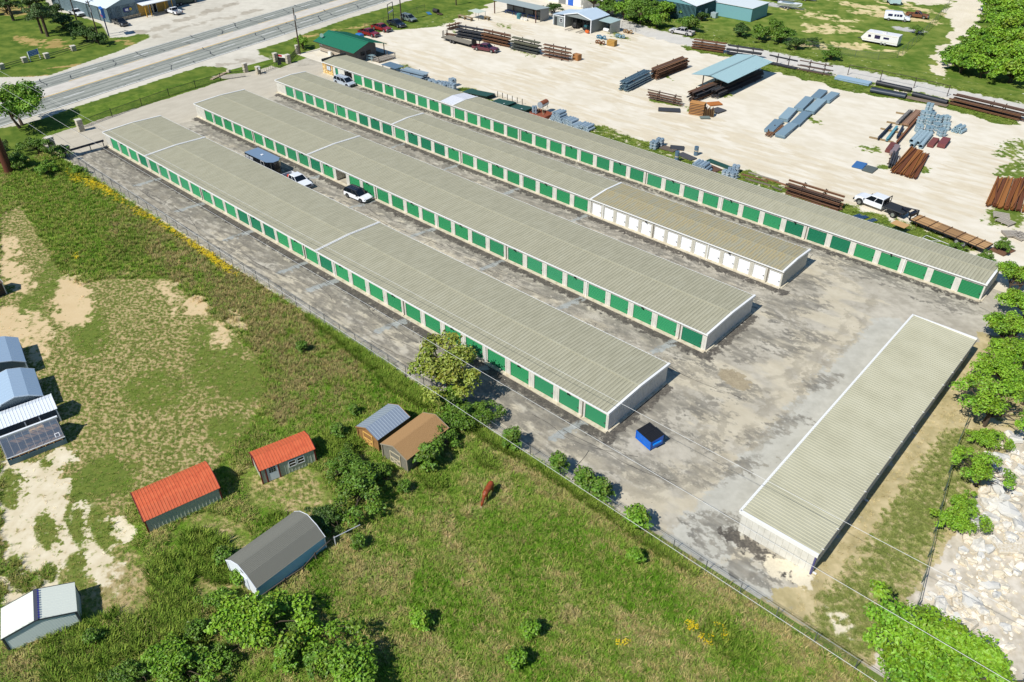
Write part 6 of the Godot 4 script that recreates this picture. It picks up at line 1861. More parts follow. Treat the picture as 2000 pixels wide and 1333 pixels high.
# ---- vehicles. Local x points forward, z to the vehicle's right; heights follow the survey of the place.
func loft(st: Array) -> MB:  # stations: [x, y low, y high, half width low, half width high, corner radius]
	var b := MB.new()
	var rings := []
	for s in st:
		var r: float = s[5]
		var ring := []
		for q in [[1.0, s[1], s[3] - r, false], [1.0, s[1] + r, s[3], false], [1.0, s[2] - r, s[4] + r * 0.15, false], [1.0, s[2], s[4] - r, false], [-1.0, s[2], s[4] - r, true], [-1.0, s[2] - r, s[4] + r * 0.15, true], [-1.0, s[1] + r, s[3], true], [-1.0, s[1], s[3] - r, true]]:
			ring.append(Vector3(s[0], q[1], q[0] * q[2]))
		rings.append(ring)
	for i in rings.size() - 1:
		for k in 8:
			var a: Vector3 = rings[i][k]
			var c: Vector3 = rings[i][(k + 1) % 8]
			var d: Vector3 = rings[i + 1][(k + 1) % 8]
			var e: Vector3 = rings[i + 1][k]
			var mid := (a + c + d + e) * 0.25
			b.quad(a, c, d, e, Vector3(0, mid.y - (st[i][1] + st[i][2]) * 0.5, mid.z * 0.6))
	for e in [0, rings.size() - 1]:
		for k in range(1, 7):
			b.tri(rings[e][0], rings[e][k], rings[e][k + 1], Vector3(-1 if e == 0 else 1, 0, 0))
	return b

func wheel(t: Node3D, x: float, z: float, r: float, w: float, rim: Material) -> void:
	var b := MB.new()
	b.cyl(Vector3(0, 0, -w * 0.5), Vector3(0, 0, w * 0.5), r * 0.96, r * 0.96, 18)
	b.cyl(Vector3(0, 0, -w * 0.36), Vector3(0, 0, w * 0.36), r, r, 18)
	var wh := part("wheel", b, mat(26, 26, 27, 0.85), t, Vector3(x, r, z))
	var k := MB.new()
	var s := signf(z)
	k.cyl(Vector3(0, 0, s * w * 0.5), Vector3(0, 0, s * (w * 0.5 + 0.015)), r * 0.62, r * 0.58, 14)
	part("rim", k, rim, wh)
	var h := MB.new()
	for i in 5:
		h.box(Vector3(0, 0, s * (w * 0.5 + 0.016)) + Basis(Vector3(0, 0, 1), TAU * i / 5) * Vector3(r * 0.33, 0, 0), Vector3(r * 0.2, r * 0.12, 0.01), Basis(Vector3(0, 0, 1), TAU * i / 5))
	part("rim_slot", h, mat(40, 41, 43, 0.6), wh)

func arch(t: Node3D, x: float, z: float, r: float, m: Material) -> void:
	var b := MB.new()
	var p := PackedVector2Array()
	for i in 11:
		p.append(Vector2(cos(PI * i / 10), sin(PI * i / 10)) * r)
	for i in 11:
		p.append(Vector2(cos(PI - PI * i / 10), sin(PI - PI * i / 10) * 1.0) * (r * 0.2))
	b.prism(p, -0.02, 0.02)
	part("wheel_arch", b, m, t, Vector3(x, r * 0.78, z))

func glasshouse(t: Node3D, x: Array, y0: float, y1: float, w0: float, w1: float, paint: Material, roof_paint: Material, pillars: Array) -> void:
	# x: rear foot, rear top, front top, front foot
	var g := glass()
	var b := MB.new()
	b.quad(Vector3(x[3], y0, -w0), Vector3(x[3], y0, w0), Vector3(x[2], y1, w1), Vector3(x[2], y1, -w1), Vector3(1, 1, 0))
	part("windscreen", b, g, t)
	b = MB.new()
	b.quad(Vector3(x[0], y0, -w0), Vector3(x[0], y0, w0), Vector3(x[1], y1, w1), Vector3(x[1], y1, -w1), Vector3(-1, 0.3, 0))
	part("rear_window", b, g, t)
	for s in [-1.0, 1.0]:
		b = MB.new()
		b.quad(Vector3(x[0], y0, s * w0), Vector3(x[3], y0, s * w0), Vector3(x[2], y1, s * w1), Vector3(x[1], y1, s * w1), Vector3(0, 0.2, s))
		part("side_window", b, g, t)
		b = MB.new()
		var d := Vector3(0, 0, s * 0.012)
		for q in [[Vector3(x[3], y0, s * w0), Vector3(x[2], y1, s * w1), 0.1], [Vector3(x[0], y0, s * w0), Vector3(x[1], y1, s * w1), 0.16]]:
			b.box((q[0] + q[1]) * 0.5, Vector3(0.06, 0.06, q[0].distance_to(q[1])), Basis.looking_at(q[1] - q[0], Vector3(0, 0, s)))
		for px in pillars:
			var f: float = (px - x[0]) / (x[3] - x[0])
			var a := Vector3(px, y0, s * w0) + d
			var c := Vector3(lerpf(x[1], x[2], f), y1, s * w1) + d
			b.box((a + c) * 0.5, Vector3(0.07, 0.03, a.distance_to(c)), Basis.looking_at(c - a, Vector3(0, 0, s)))
		part("pillar", b, paint, t)
	b = loft([[x[1] - 0.06, y1 - 0.03, y1 + 0.01, w1 + 0.02, w1 - 0.06, 0.02], [x[1] + 0.15, y1 - 0.03, y1 + 0.05, w1 + 0.03, w1 - 0.06, 0.03], [x[2] - 0.2, y1 - 0.03, y1 + 0.055, w1 + 0.03, w1 - 0.06, 0.03], [x[2] + 0.05, y1 - 0.03, y1 + 0.005, w1 + 0.02, w1 - 0.06, 0.02]])
	part("roof", b, roof_paint, t)

func lamps(t: Node3D, xf: float, xr: float, yf: float, yr: float, w: float) -> void:
	for s in [-1.0, 1.0]:
		var b := MB.new()
		b.bbox(Vector3(xf, yf, s * (w - 0.2)), Vector3(0.1, 0.13, 0.34), 0.02)
		part("headlight", b, mat(206, 212, 218, 0.15), t)
		b = MB.new()
		b.bbox(Vector3(xr, yr, s * (w - 0.1)), Vector3(0.08, 0.3, 0.16), 0.02)
		part("tail_light", b, mat(140, 16, 18, 0.3), t)
		b = MB.new()
		b.bbox(Vector3(xf - 1.35, yf + 0.32, s * (w + 0.13)), Vector3(0.12, 0.15, 0.2), 0.03)
		part("mirror", b, mat(24, 24, 26, 0.4), t)

func paint(r: float, g: float, b: float) -> StandardMaterial3D:
	var key := "paint_%d_%d_%d" % [r, g, b]
	if not M.has(key):
		var m := StandardMaterial3D.new()
		m.albedo_color = c8(r, g, b)
		m.roughness = 0.35
		m.clearcoat_enabled = true
		m.clearcoat = 0.8
		m.clearcoat_roughness = 0.08
		M[key] = m
	return M[key]

func place(at: Vector3, turn: float, side: float, w: float) -> Vector3:  # from the ground point midway between the two wheels in view to the middle of the vehicle
	return at - Basis(Vector3.UP, turn) * Vector3(0, 0, side * w)

func pickup(label: String, at: Vector3, turn: float, side: float, col: Material, L := 5.6, open_bed := true, called := "pickup_truck") -> Node3D:
	var W := 0.96
	var t := thing(called, label, "pickup truck", place(at, turn, side, W), turn)
	var r := 0.37
	var xa := L * 0.5 - 0.95
	var xb := -L * 0.5 + 1.2
	var bed := -L * 0.5 + 1.85
	part("body", loft([[bed, 0.3, 0.92, W, W - 0.02, 0.05], [0.2, 0.3, 0.92, W, W - 0.02, 0.05], [L * 0.5 - 1.55, 0.3, 0.93, W, W - 0.04, 0.06], [L * 0.5 - 0.3, 0.32, 0.88, W, W - 0.08, 0.08], [L * 0.5 - 0.08, 0.36, 0.8, W - 0.06, W - 0.16, 0.08]]), col, t)
	var x0 := -L * 0.5
	for s in [-1.0, 1.0]:
		var b := loft([[x0 + 0.02, 0.32, 0.9, 0.06, 0.05, 0.015], [bed, 0.3, 0.92, 0.07, 0.055, 0.015]])
		part("bed_side", b, col, t, Vector3(0, 0, s * (W - 0.06)))
	var b := MB.new()
	b.box(Vector3(x0 + 0.05, 0.62, 0), Vector3(0.07, 0.56, W * 2 - 0.1))
	part("tailgate", b, col, t)
	b = MB.new()
	b.box(Vector3((x0 + bed) * 0.5, 0.5, 0), Vector3(bed - x0, 0.06, W * 2 - 0.2))
	part("bed_floor", b, mat(44, 44, 46, 0.8), t)
	if not open_bed:
		b = MB.new()
		b.box(Vector3((x0 + bed) * 0.5, 0.93, 0), Vector3(bed - x0, 0.04, W * 2 - 0.12))
		part("bed_cover", b, mat(30, 30, 32, 0.6), t)
	b = MB.new()
	b.bbox(Vector3(x0 - 0.04, 0.4, 0), Vector3(0.14, 0.16, W * 2 - 0.1), 0.03)
	part("rear_bumper", b, mat(150, 152, 155, 0.25, 0.7), t)
	b = MB.new()
	b.bbox(Vector3(L * 0.5 - 0.02, 0.4, 0), Vector3(0.16, 0.18, W * 2 - 0.08), 0.04)
	part("front_bumper", b, mat(120, 122, 125, 0.3, 0.5), t)
	b = MB.new()
	b.bbox(Vector3(L * 0.5 - 0.05, 0.64, 0), Vector3(0.05, 0.2, W * 1.1), 0.02)
	part("grille", b, mat(30, 31, 33, 0.4), t)
	glasshouse(t, [bed + 0.03, bed + 0.2, L * 0.5 - 2.4, L * 0.5 - 1.62], 0.91, 1.46, W - 0.08, W - 0.24, col, col, [bed + 1.15])
	lamps(t, L * 0.5 - 0.09, x0 + 0.0, 0.66, 0.66, W)
	for x in [xa, xb]:
		for s in [-1.0, 1.0]:
			arch(t, x, s * (W + 0.002), r * 1.2, mat(22, 22, 23, 0.8))
			wheel(t, x, s * (W - 0.09), r, 0.26, mat(176, 178, 182, 0.25, 0.7))
	return t

func wagon(called: String, label: String, cat: String, at: Vector3, turn: float, side: float, L: float, H: float, col: Material, roof_col: Material, van := false) -> Node3D:
	var W := 0.92
	var t := thing(called, label, cat, place(at, turn, side, W), turn)
	var r := 0.33
	var hx := L * 0.5
	var hood := 0.95 if van else 1.15
	var cowl := 0.86
	part("body", loft([[-hx, 0.34, 0.74, W - 0.12, W - 0.16, 0.08], [-hx + 0.12, 0.26, cowl + 0.04, W - 0.02, W - 0.06, 0.07], [-hx + 0.9, 0.24, cowl + 0.03, W, W - 0.04, 0.06], [hx - hood, 0.24, cowl + 0.01, W, W - 0.05, 0.06], [hx - 0.35, 0.26, cowl - 0.1, W - 0.04, W - 0.12, 0.09], [hx - 0.05, 0.3, 0.62, W - 0.16, W - 0.26, 0.09]]), col, t)
	glasshouse(t, [-hx + 0.08, -hx + 0.34, hx - hood - 0.95, hx - hood + 0.05], cowl + 0.01, H - 0.05, W - 0.07, W - 0.24, roof_col, roof_col, [-hx + 1.15, -0.05])
	lamps(t, hx - 0.16, -hx + 0.04, 0.62, 0.72, W - 0.06)
	var b := MB.new()
	b.bbox(Vector3(hx - 0.08, 0.42, 0), Vector3(0.1, 0.2, 1.1), 0.03)
	part("grille", b, mat(26, 27, 29, 0.4), t)
	b = MB.new()
	b.bbox(Vector3(0, 0.26, 0), Vector3(L - 0.5, 0.1, W * 2 + 0.01), 0.02)
	part("sill_trim", b, mat(34, 35, 37, 0.6), t)
	for s in [-1.0, 1.0]:
		b = MB.new()
		b.bbox(Vector3(-0.4, H + 0.02, s * (W - 0.32)), Vector3(L * 0.42, 0.04, 0.04), 0.01)
		part("roof_rail", b, mat(90, 92, 95, 0.3, 0.6), t)
		for x in [hx - 0.86, -hx + 0.9]:
			arch(t, x, s * (W + 0.001), r * 1.22, mat(28, 28, 30, 0.7))
			wheel(t, x, s * (W - 0.1), r, 0.22, mat(120, 122, 126, 0.25, 0.7))
	return t

func vehicles() -> void:
	var white := paint(226, 229, 232)
	wagon("minivan", "silver minivan parked at the open bay of the stone fronted office", "car", (Vector3(-97.94, 0, -43.73) + Vector3(-94.78, 0, -43.74)) * 0.5, 0.01, 1.0, 5.0, 1.5, paint(172, 182, 192), paint(176, 186, 196), true)
	wagon("crossover_car", "white crossover car with a black roof standing in the aisle", "car", (Vector3(-56.71, 0, -14.19) + Vector3(-53.75, 0, -14.35)) * 0.5, 0.06, 1.0, 4.5, 1.44, white, paint(14, 16, 20))
	var t := pickup("white pickup half hidden behind the first row, hitched to the cargo trailer", Vector3(-65.7, 0, -11.2), -0.04, 1.0, white, 5.7)
	# load in its bed
	var b := MB.new()
	b.bbox(Vector3(0, 0.3, 0), Vector3(0.5, 0.4, 0.4), 0.04)
	solo("fuel_can", "orange red can in the bed of the white pickup", "can", b, mat(196, 66, 40, 0.5), Vector3(-67.4, 0.5, -12.0), 0.3)
	cargo_trailer()
	# by the highway fence
	var red := paint(122, 18, 30)
	pickup("red pickup parked nearest the green roofed office", (Vector3(-122.01, 0, -68.69) + Vector3(-117.54, 0, -69.03)) * 0.5, 0.08, 1.0, red)
	pickup("second red pickup, parked beside the navy one", (Vector3(-123.47, 0, -73.5) + Vector3(-118.54, 0, -73.53)) * 0.5, 0.01, 1.0, paint(132, 22, 32))
	pickup("navy blue pickup under the empty sign frame", (Vector3(-123.83, 0, -78.63) + Vector3(-119.08, 0, -78.04)) * 0.5, -0.12, 1.0, paint(16, 28, 44))
	wagon("grey_wagon", "grey green four wheel drive at the end of the row of parked trucks", "car", (Vector3(-124.5, 0, -83.55) + Vector3(-121.23, 0, -83.45)) * 0.5, -0.03, 1.0, 4.6, 1.5, paint(108, 122, 118), paint(112, 124, 120), true)
	pickup("maroon pickup with wide rear fenders towing the tilt deck trailer", (Vector3(-93.33, 0, -77.56) + Vector3(-89.57, 0, -78.33)) * 0.5, 0.2, 1.0, paint(88, 26, 42), 5.9)
	deck_trailer()
	flatbed()
	pickup("silver pickup driving on the lane behind the steel racks", (Vector3(-69.6, 0, -117.15) + Vector3(-65.02, 0, -117.57)) * 0.5, -3.05, -1.0, paint(186, 184, 182), 5.8)
	# paddock
	camper()
	pickup("rusty brown old pickup parked behind the white camper van", (Vector3(-34.25, 0, -167.78) + Vector3(-31.15, 0, -168.3)) * 0.5, 0.17, 1.0, mat(112, 70, 42, 0.7), 5.2)
	travel_trailer()
	boats()
	wagon("white_car", "white car parked on the dirt track beside the far thicket", "car", (Vector3(-23.4, 0, -185.47) + Vector3(-24.23, 0, -190.26)) * 0.5, -1.4, 1.0, 4.5, 1.45, white, white)
	wagon("dark_car", "dark car at the top edge on the dirt track, mostly out of the picture", "car", (Vector3(-25.37, 0, -197.89) + Vector3(-26.3, 0, -202.33)) * 0.5, -1.37, 1.0, 4.5, 1.45, paint(60, 64, 70), paint(60, 64, 70))
	# shop forecourt
	pickup("white pickup with a dark bed parked in front of the shop", (Vector3(-173.69, 0, -48.82) + Vector3(-169.63, 0, -49.1)) * 0.5, -3.07, -1.0, white, 5.2)
	pickup("black pickup parked under the shop side wall", (Vector3(-172.98, 0, -35.18) + Vector3(-169.66, 0, -35.09)) * 0.5, -0.03, 1.0, paint(20, 22, 24), 5.4, false)
	pickup("white pickup in the driveway behind the shop", (Vector3(-190.18, 0, -32.03) + Vector3(-185.67, 0, -32.1)) * 0.5, 0.02, 1.0, white, 5.2)
	box_truck()

func cargo_trailer() -> void:
	# black enclosed trailer with a pointed nose and white lettering-like trim
	var t := thing("cargo_trailer", "black enclosed cargo trailer with a blue grey roof and pointed nose behind the pickup", "trailer", Vector3(-77.0, 0, -12.0))
	var p := PackedVector2Array([Vector2(0, -1.2), Vector2(5.8, -1.2), Vector2(6.6, -0.45), Vector2(6.6, 0.45), Vector2(5.8, 1.2), Vector2(0, 1.2)])
	var up := Transform3D(Basis(Vector3(1, 0, 0), Vector3(0, 0, 1), Vector3(0, 1, 0)), Vector3.ZERO)
	var b := MB.new()
	b.prism(p, 0.4, 2.15, up)
	part("body", b, paint(16, 18, 22), t)
	b = MB.new()
	b.prism(p, 2.151, 2.2, up)
	part("roof", b, mat(112, 134, 156, 0.5), t)
	b = MB.new()
	b.bbox(Vector3(3.0, 2.24, 0.0), Vector3(0.36, 0.1, 0.36), 0.03)
	part("roof_vent", b, mat(220, 222, 224), t)
	for q in [[0.6, 0.9], [1.7, 0.9]]:
		b = MB.new()
		for i in 3:
			b.box(Vector3(q[0], 1.85 - i * 0.14, 1.205), Vector3(q[1], 0.06, 0.012))
		part("white_stripe", b, mat(224, 226, 228), t)
	b = MB.new()
	for q in [[Vector3(4.3, 1.4, 1.206), Vector3(0.05, 1.4, 0.012)], [Vector3(5.1, 1.4, 1.206), Vector3(0.05, 1.4, 0.012)], [Vector3(4.7, 2.08, 1.206), Vector3(0.8, 0.05, 0.012)]]:
		b.box(q[0], q[1])
	part("door_frame", b, mat(224, 226, 228), t)
	b = MB.new()
	b.bbox(Vector3(6.35, 1.2, 0.72), Vector3(0.05, 1.6, 0.3), 0.01, Basis(Vector3.UP, 0.75))
	part("corner_plate", b, mat(150, 152, 146, 0.3, 0.6), t)
	b = MB.new()
	for s in [-1.0, 1.0]:
		b.cyl(Vector3(6.0, 0.45, s * 0.6), Vector3(8.0, 0.45, 0), 0.05, 0.05, 6)
	part("tongue", b, mat(28, 28, 30), t)
	for x in [2.3, 3.1]:
		for s in [-1.0, 1.0]:
			wheel(t, x, s * 1.28, 0.34, 0.22, mat(170, 172, 176, 0.3, 0.6))

func deck_trailer() -> void:
	var a := Vector3(-104.63, 0, -77.86)
	var c := Vector3(-95.73, 0, -77.87)
	var d := (c - a).normalized()
	var t := thing("deck_trailer", "flat grey wooden deck trailer with raised ramps behind the maroon pickup", "trailer", (a + c) * 0.5 + Vector3(0, 0, -1.3), atan2(-d.z, d.x))
	var L := a.distance_to(c)
	var b := MB.new()
	b.box(Vector3(0, 0.6, 0), Vector3(L, 0.16, 2.3))
	part("frame", b, mat(34, 34, 36, 0.6), t)
	for i in 9:
		b = MB.new()
		b.box(Vector3(0, 0.71, -1.0 + i * 0.25), Vector3(L - 0.1, 0.05, 0.23))
		part("plank", b, mat([128, 118, 138][i % 3], [122, 112, 130][i % 3], [108, 98, 116][i % 3], 0.95), t)
	for s in [-1.0, 1.0]:
		b = MB.new()
		b.box(Vector3(-L * 0.5 + 0.1, 1.35, s * 0.75), Vector3(0.08, 1.3, 0.1))
		b.box(Vector3(-L * 0.5 + 0.1, 1.35, s * 0.75 + 0.4 * -s), Vector3(0.08, 1.3, 0.1))
		for k in 5:
			b.box(Vector3(-L * 0.5 + 0.1, 0.85 + k * 0.26, s * 0.55), Vector3(0.06, 0.06, 0.4))
		part("ramp", b, mat(58, 44, 38, 0.7), t)
		for x in [-1.3, -0.4]:
			wheel(t, x, s * 1.22, 0.36, 0.24, mat(90, 90, 92, 0.5))
	b = MB.new()
	b.box(Vector3(L * 0.5 + 0.3, 1.2, 0), Vector3(0.25, 1.3, 1.3))
	b.box(Vector3(L * 0.5 + 1.2, 1.75, 0), Vector3(2.0, 0.22, 0.5))
	b.cyl(Vector3(L * 0.5 + 2.0, 0.9, 0), Vector3(L * 0.5 + 2.0, 1.8, 0), 0.09)
	part("gooseneck", b, mat(28, 30, 36, 0.5), t)

func flatbed() -> void:
	# white truck with a flat black bed, facing away from the yard end, with a long wooden deck gooseneck trailer
	var turn := 3
	var t := thing("flatbed_truck", "white crew cab truck with a flat black bed hitched to the long wooden trailer", "truck", place((Vector3(3.08, 0, -60.04) + Vector3(-2, 0, -60.74)) * 0.5, turn, -1.0, 1.02), turn)
	var W := 1.02
	var white := paint(226, 229, 232)
	part("body", loft([[-0.75, 0.45, 1.15, W - 0.04, W - 0.06, 0.05], [1.6, 0.45, 1.15, W - 0.02, W - 0.05, 0.06], [2.9, 0.48, 1.12, W - 0.02, W - 0.12, 0.09], [3.35, 0.5, 0.98, W - 0.08, W - 0.2, 0.09]]), white, t)
	glasshouse(t, [-0.73, -0.66, 1.15, 1.85], 1.14, 1.8, W - 0.08, W - 0.2, white, white, [0.5])
	lamps(t, 3.26, -3.4, 0.82, 0.9, W - 0.05)
	var b := MB.new()
	b.bbox(Vector3(3.4, 0.6, 0), Vector3(0.2, 0.28, 2.0), 0.05)
	part("front_bumper", b, mat(40, 41, 43, 0.5), t)
	b = MB.new()
	b.bbox(Vector3(-2.35, 1.0, 0), Vector3(3.0, 0.16, 2.2), 0.03)
	b.box(Vector3(-2.3, 0.75, 0), Vector3(2.9, 0.3, 0.9))
	part("flat_bed", b, mat(40, 43, 46, 0.6), t)
	b = MB.new()
	b.box(Vector3(-0.9, 1.45, 0), Vector3(0.08, 0.9, 0.1))
	for z in [-1.0, -0.35, 0.35, 1.0]:
		b.box(Vector3(-0.9, 1.5, z), Vector3(0.08, 0.9, 0.08))
	b.box(Vector3(-0.9, 1.95, 0), Vector3(0.09, 0.09, 2.1))
	b.box(Vector3(-0.9, 1.3, 0), Vector3(0.07, 0.08, 2.1))
	part("headache_rack", b, mat(28, 29, 32, 0.5), t)
	for s in [-1.0, 1.0]:
		b = MB.new()
		b.bbox(Vector3(-2.0, 0.72, s * 0.92), Vector3(0.7, 0.34, 0.3), 0.03)
		part("tool_box", b, mat(30, 31, 34, 0.5), t)
	for s in [-1.0, 1.0]:
		arch(t, 2.45, s * (W + 0.0), 0.56, mat(36, 37, 39, 0.7))
		wheel(t, 2.45, s * (W - 0.1), 0.43, 0.28, mat(190, 192, 196, 0.25, 0.7))
		wheel(t, -2.55, s * (W - 0.08), 0.43, 0.46, mat(206, 208, 210, 0.25, 0.7))
	# trailer
	var a := Vector3(5.75, 0.85, -60.43)
	var c := Vector3(15.42, 0.85, -58.56)
	var d := (c - a).normalized()
	var L := a.distance_to(c)
	t = thing("gooseneck_trailer", "long black framed trailer with a bare wooden deck and cross bars", "trailer", Vector3((a.x + c.x) * 0.5, 0, (a.z + c.z) * 0.5), atan2(-d.z, d.x))
	var iron := mat(26, 27, 30, 0.6)
	b = MB.new()
	for s in [-1.0, 1.0]:
		b.box(Vector3(0, 0.75, s * 1.16), Vector3(L, 0.16, 0.07))
		b.box(Vector3(0, 0.58, s * 0.45), Vector3(L, 0.3, 0.12))
	b.box(Vector3(L * 0.5, 0.72, 0), Vector3(0.1, 0.22, 2.36))
	b.box(Vector3(-L * 0.5, 0.72, 0), Vector3(0.1, 0.22, 2.36))
	part("frame", b, iron, t)
	var wood := [mat(166, 128, 84, 0.95), mat(154, 118, 76, 0.95), mat(178, 142, 98, 0.95), mat(146, 114, 78, 0.95)]
	for i in 9:
		for k in 3:
			b = MB.new()
			b.box(Vector3(-L * 0.33 + k * L / 3.0, 0.84, -1.02 + i * 0.255), Vector3(L / 3.0 - 0.02, 0.05, 0.24))
			part("plank", b, wood[(i * 2 + k * 3) % 4], t)
	for x in [-0.43, -0.24, -0.04, 0.14, 0.3, 0.4]:
		b = MB.new()
		b.box(Vector3(L * x, 0.91, 0), Vector3(0.1, 0.08, 2.36))
		part("cross_bar", b, mat(84, 58, 36, 0.7), t)
	for s in [-0.75, 0.75]:
		b = MB.new()
		b.box(Vector3(0, 0.88, s), Vector3(L, 0.03, 0.05))
		part("long_strap_rail", b, mat(52, 44, 36, 0.7), t)
	for s in [-1.0, 1.0]:
		for x in [L * 0.16, L * 0.16 + 0.9]:
			wheel(t, x, s * 1.05, 0.38, 0.24, mat(200, 202, 204, 0.3, 0.6))
		b = MB.new()
		for x in [-0.4, 0.26, 0.36]:
			b.box(Vector3(L * x, 0.35, s * 1.1), Vector3(0.07, 0.7, 0.07))
		part("stake", b, mat(90, 66, 44, 0.7), t)
	b = MB.new()
	for s in [-1.0, 1.0]:
		b.box(Vector3(-L * 0.5 - 0.2, 1.05, s * 0.9), Vector3(0.16, 0.9, 0.16))
		b.cyl(Vector3(-L * 0.5 - 0.2, 1.45, s * 0.9), Vector3(-L * 0.5 - 2.0, 1.5, s * 0.12), 0.09, 0.09, 8)
	b.cyl(Vector3(-L * 0.5 - 2.0, 1.0, 0), Vector3(-L * 0.5 - 2.0, 1.6, 0), 0.1)
	b.box(Vector3(-L * 0.5 - 0.4, 1.2, 0), Vector3(0.5, 0.4, 1.4))
	part("gooseneck", b, mat(26, 28, 38, 0.45), t)

func camper() -> void:
	var turn := 0.35
	var t := thing("camper_van", "white camper van with a raised roof and dark side windows in the paddock", "van", place((Vector3(-36.68, 0, -161.44) + Vector3(-33.71, 0, -162.53)) * 0.5, turn, 1.0, 1.0), turn)
	var white := paint(224, 227, 232)
	part("body", loft([[-2.9, 0.4, 1.9, 0.9, 0.72, 0.12], [-2.6, 0.32, 2.05, 1.0, 0.74, 0.14], [0.9, 0.3, 2.05, 1.0, 0.74, 0.14], [1.25, 0.3, 1.75, 1.0, 0.8, 0.12], [1.9, 0.3, 1.1, 1.0, 0.9, 0.1], [2.8, 0.32, 0.9, 0.96, 0.86, 0.1], [2.95, 0.4, 0.75, 0.9, 0.78, 0.08]]), white, t)
	for s in [-1.0, 1.0]:
		for q in [[-1.6, 1.0], [-0.5, 0.45], [0.1, 0.45], [0.75, 0.6]]:
			var b := MB.new()
			b.quad(Vector3(q[0] - q[1] * 0.5, 1.1, s * 0.955), Vector3(q[0] + q[1] * 0.5, 1.1, s * 0.955), Vector3(q[0] + q[1] * 0.5, 1.55, s * 0.872), Vector3(q[0] - q[1] * 0.5, 1.55, s * 0.872), Vector3(0, 0.2, s))
			for i in b.v.size():
				b.v[i] += Vector3(0, 0, s * 0.03)
			part("side_window", b, mat(30, 34, 70, 0.1), t)
		for x in [-1.75, 1.85]:
			wheel(t, x, s * 0.92, 0.34, 0.22, mat(190, 192, 196, 0.3, 0.5))
	var b := MB.new()
	b.quad(Vector3(1.27, 1.72, -0.72), Vector3(1.27, 1.72, 0.72), Vector3(1.9, 1.12, 0.84), Vector3(1.9, 1.12, -0.84), Vector3(1, 1, 0))
	for i in b.v.size():
		b.v[i] += Vector3(0.015, 0.02, 0)
	part("windscreen", b, glass(), t)
	lamps(t, 2.92, -2.9, 0.66, 0.8, 0.94)

func travel_trailer() -> void:
	var a := Vector3(-34.24, 0, -139.43)
	var c := Vector3(-26.81, 0, -139.78)
	var d := (c - a).normalized()
	var L := a.distance_to(c)
	var t := thing("travel_trailer", "white travel trailer with a slanted nose and three dark windows in the paddock", "trailer", (a + c) * 0.5 - Vector3(0, 0, 1.25), atan2(-d.z, d.x))
	var b := MB.new()
	var h := L * 0.5
	b.prism(PackedVector2Array([Vector2(-h, 0.45), Vector2(-h - 0.5, 1.0), Vector2(-h + 0.5, 2.35), Vector2(h, 2.35), Vector2(h, 0.45)]), -1.2, 1.2)
	part("body", b, mat(222, 222, 222, 0.4), t)
	b = MB.new()
	b.box(Vector3(0, 0.8, 1.205), Vector3(L, 0.08, 0.012))
	b.box(Vector3(0, 2.1, 1.205), Vector3(L - 0.6, 0.06, 0.012))
	part("trim_strip", b, mat(196, 186, 160, 0.5), t)
	for q in [[-h + 1.3, 0.6, 0.5], [-h + 3.0, 1.2, 0.75], [-h + 4.9, 1.2, 0.4]]:
		b = MB.new()
		b.box(Vector3(q[0], 1.55, 1.2), Vector3(q[1], q[2], 0.03))
		part("window", b, mat(36, 30, 74, 0.12), t)
	b = MB.new()
	b.bbox(Vector3(0.3, 2.42, 0.1), Vector3(0.9, 0.2, 0.7), 0.05)
	part("roof_unit", b, mat(206, 204, 198, 0.5), t)
	b = MB.new()
	b.bbox(Vector3(-h + 1.6, 2.39, 0.0), Vector3(0.4, 0.1, 0.4), 0.03)
	part("roof_vent", b, mat(206, 204, 198, 0.5), t)
	b = MB.new()
	b.cyl(Vector3(-h - 0.2, 0.5, 0.5), Vector3(-h - 1.5, 0.5, 0), 0.05, 0.05, 6)
	b.cyl(Vector3(-h - 0.2, 0.5, -0.5), Vector3(-h - 1.5, 0.5, 0), 0.05, 0.05, 6)
	part("tongue", b, mat(50, 50, 52), t)
	for x in [0.4, 1.2]:
		for s in [-1.0, 1.0]:
			wheel(t, x, s * 1.1, 0.32, 0.2, mat(180, 182, 184, 0.3, 0.5))

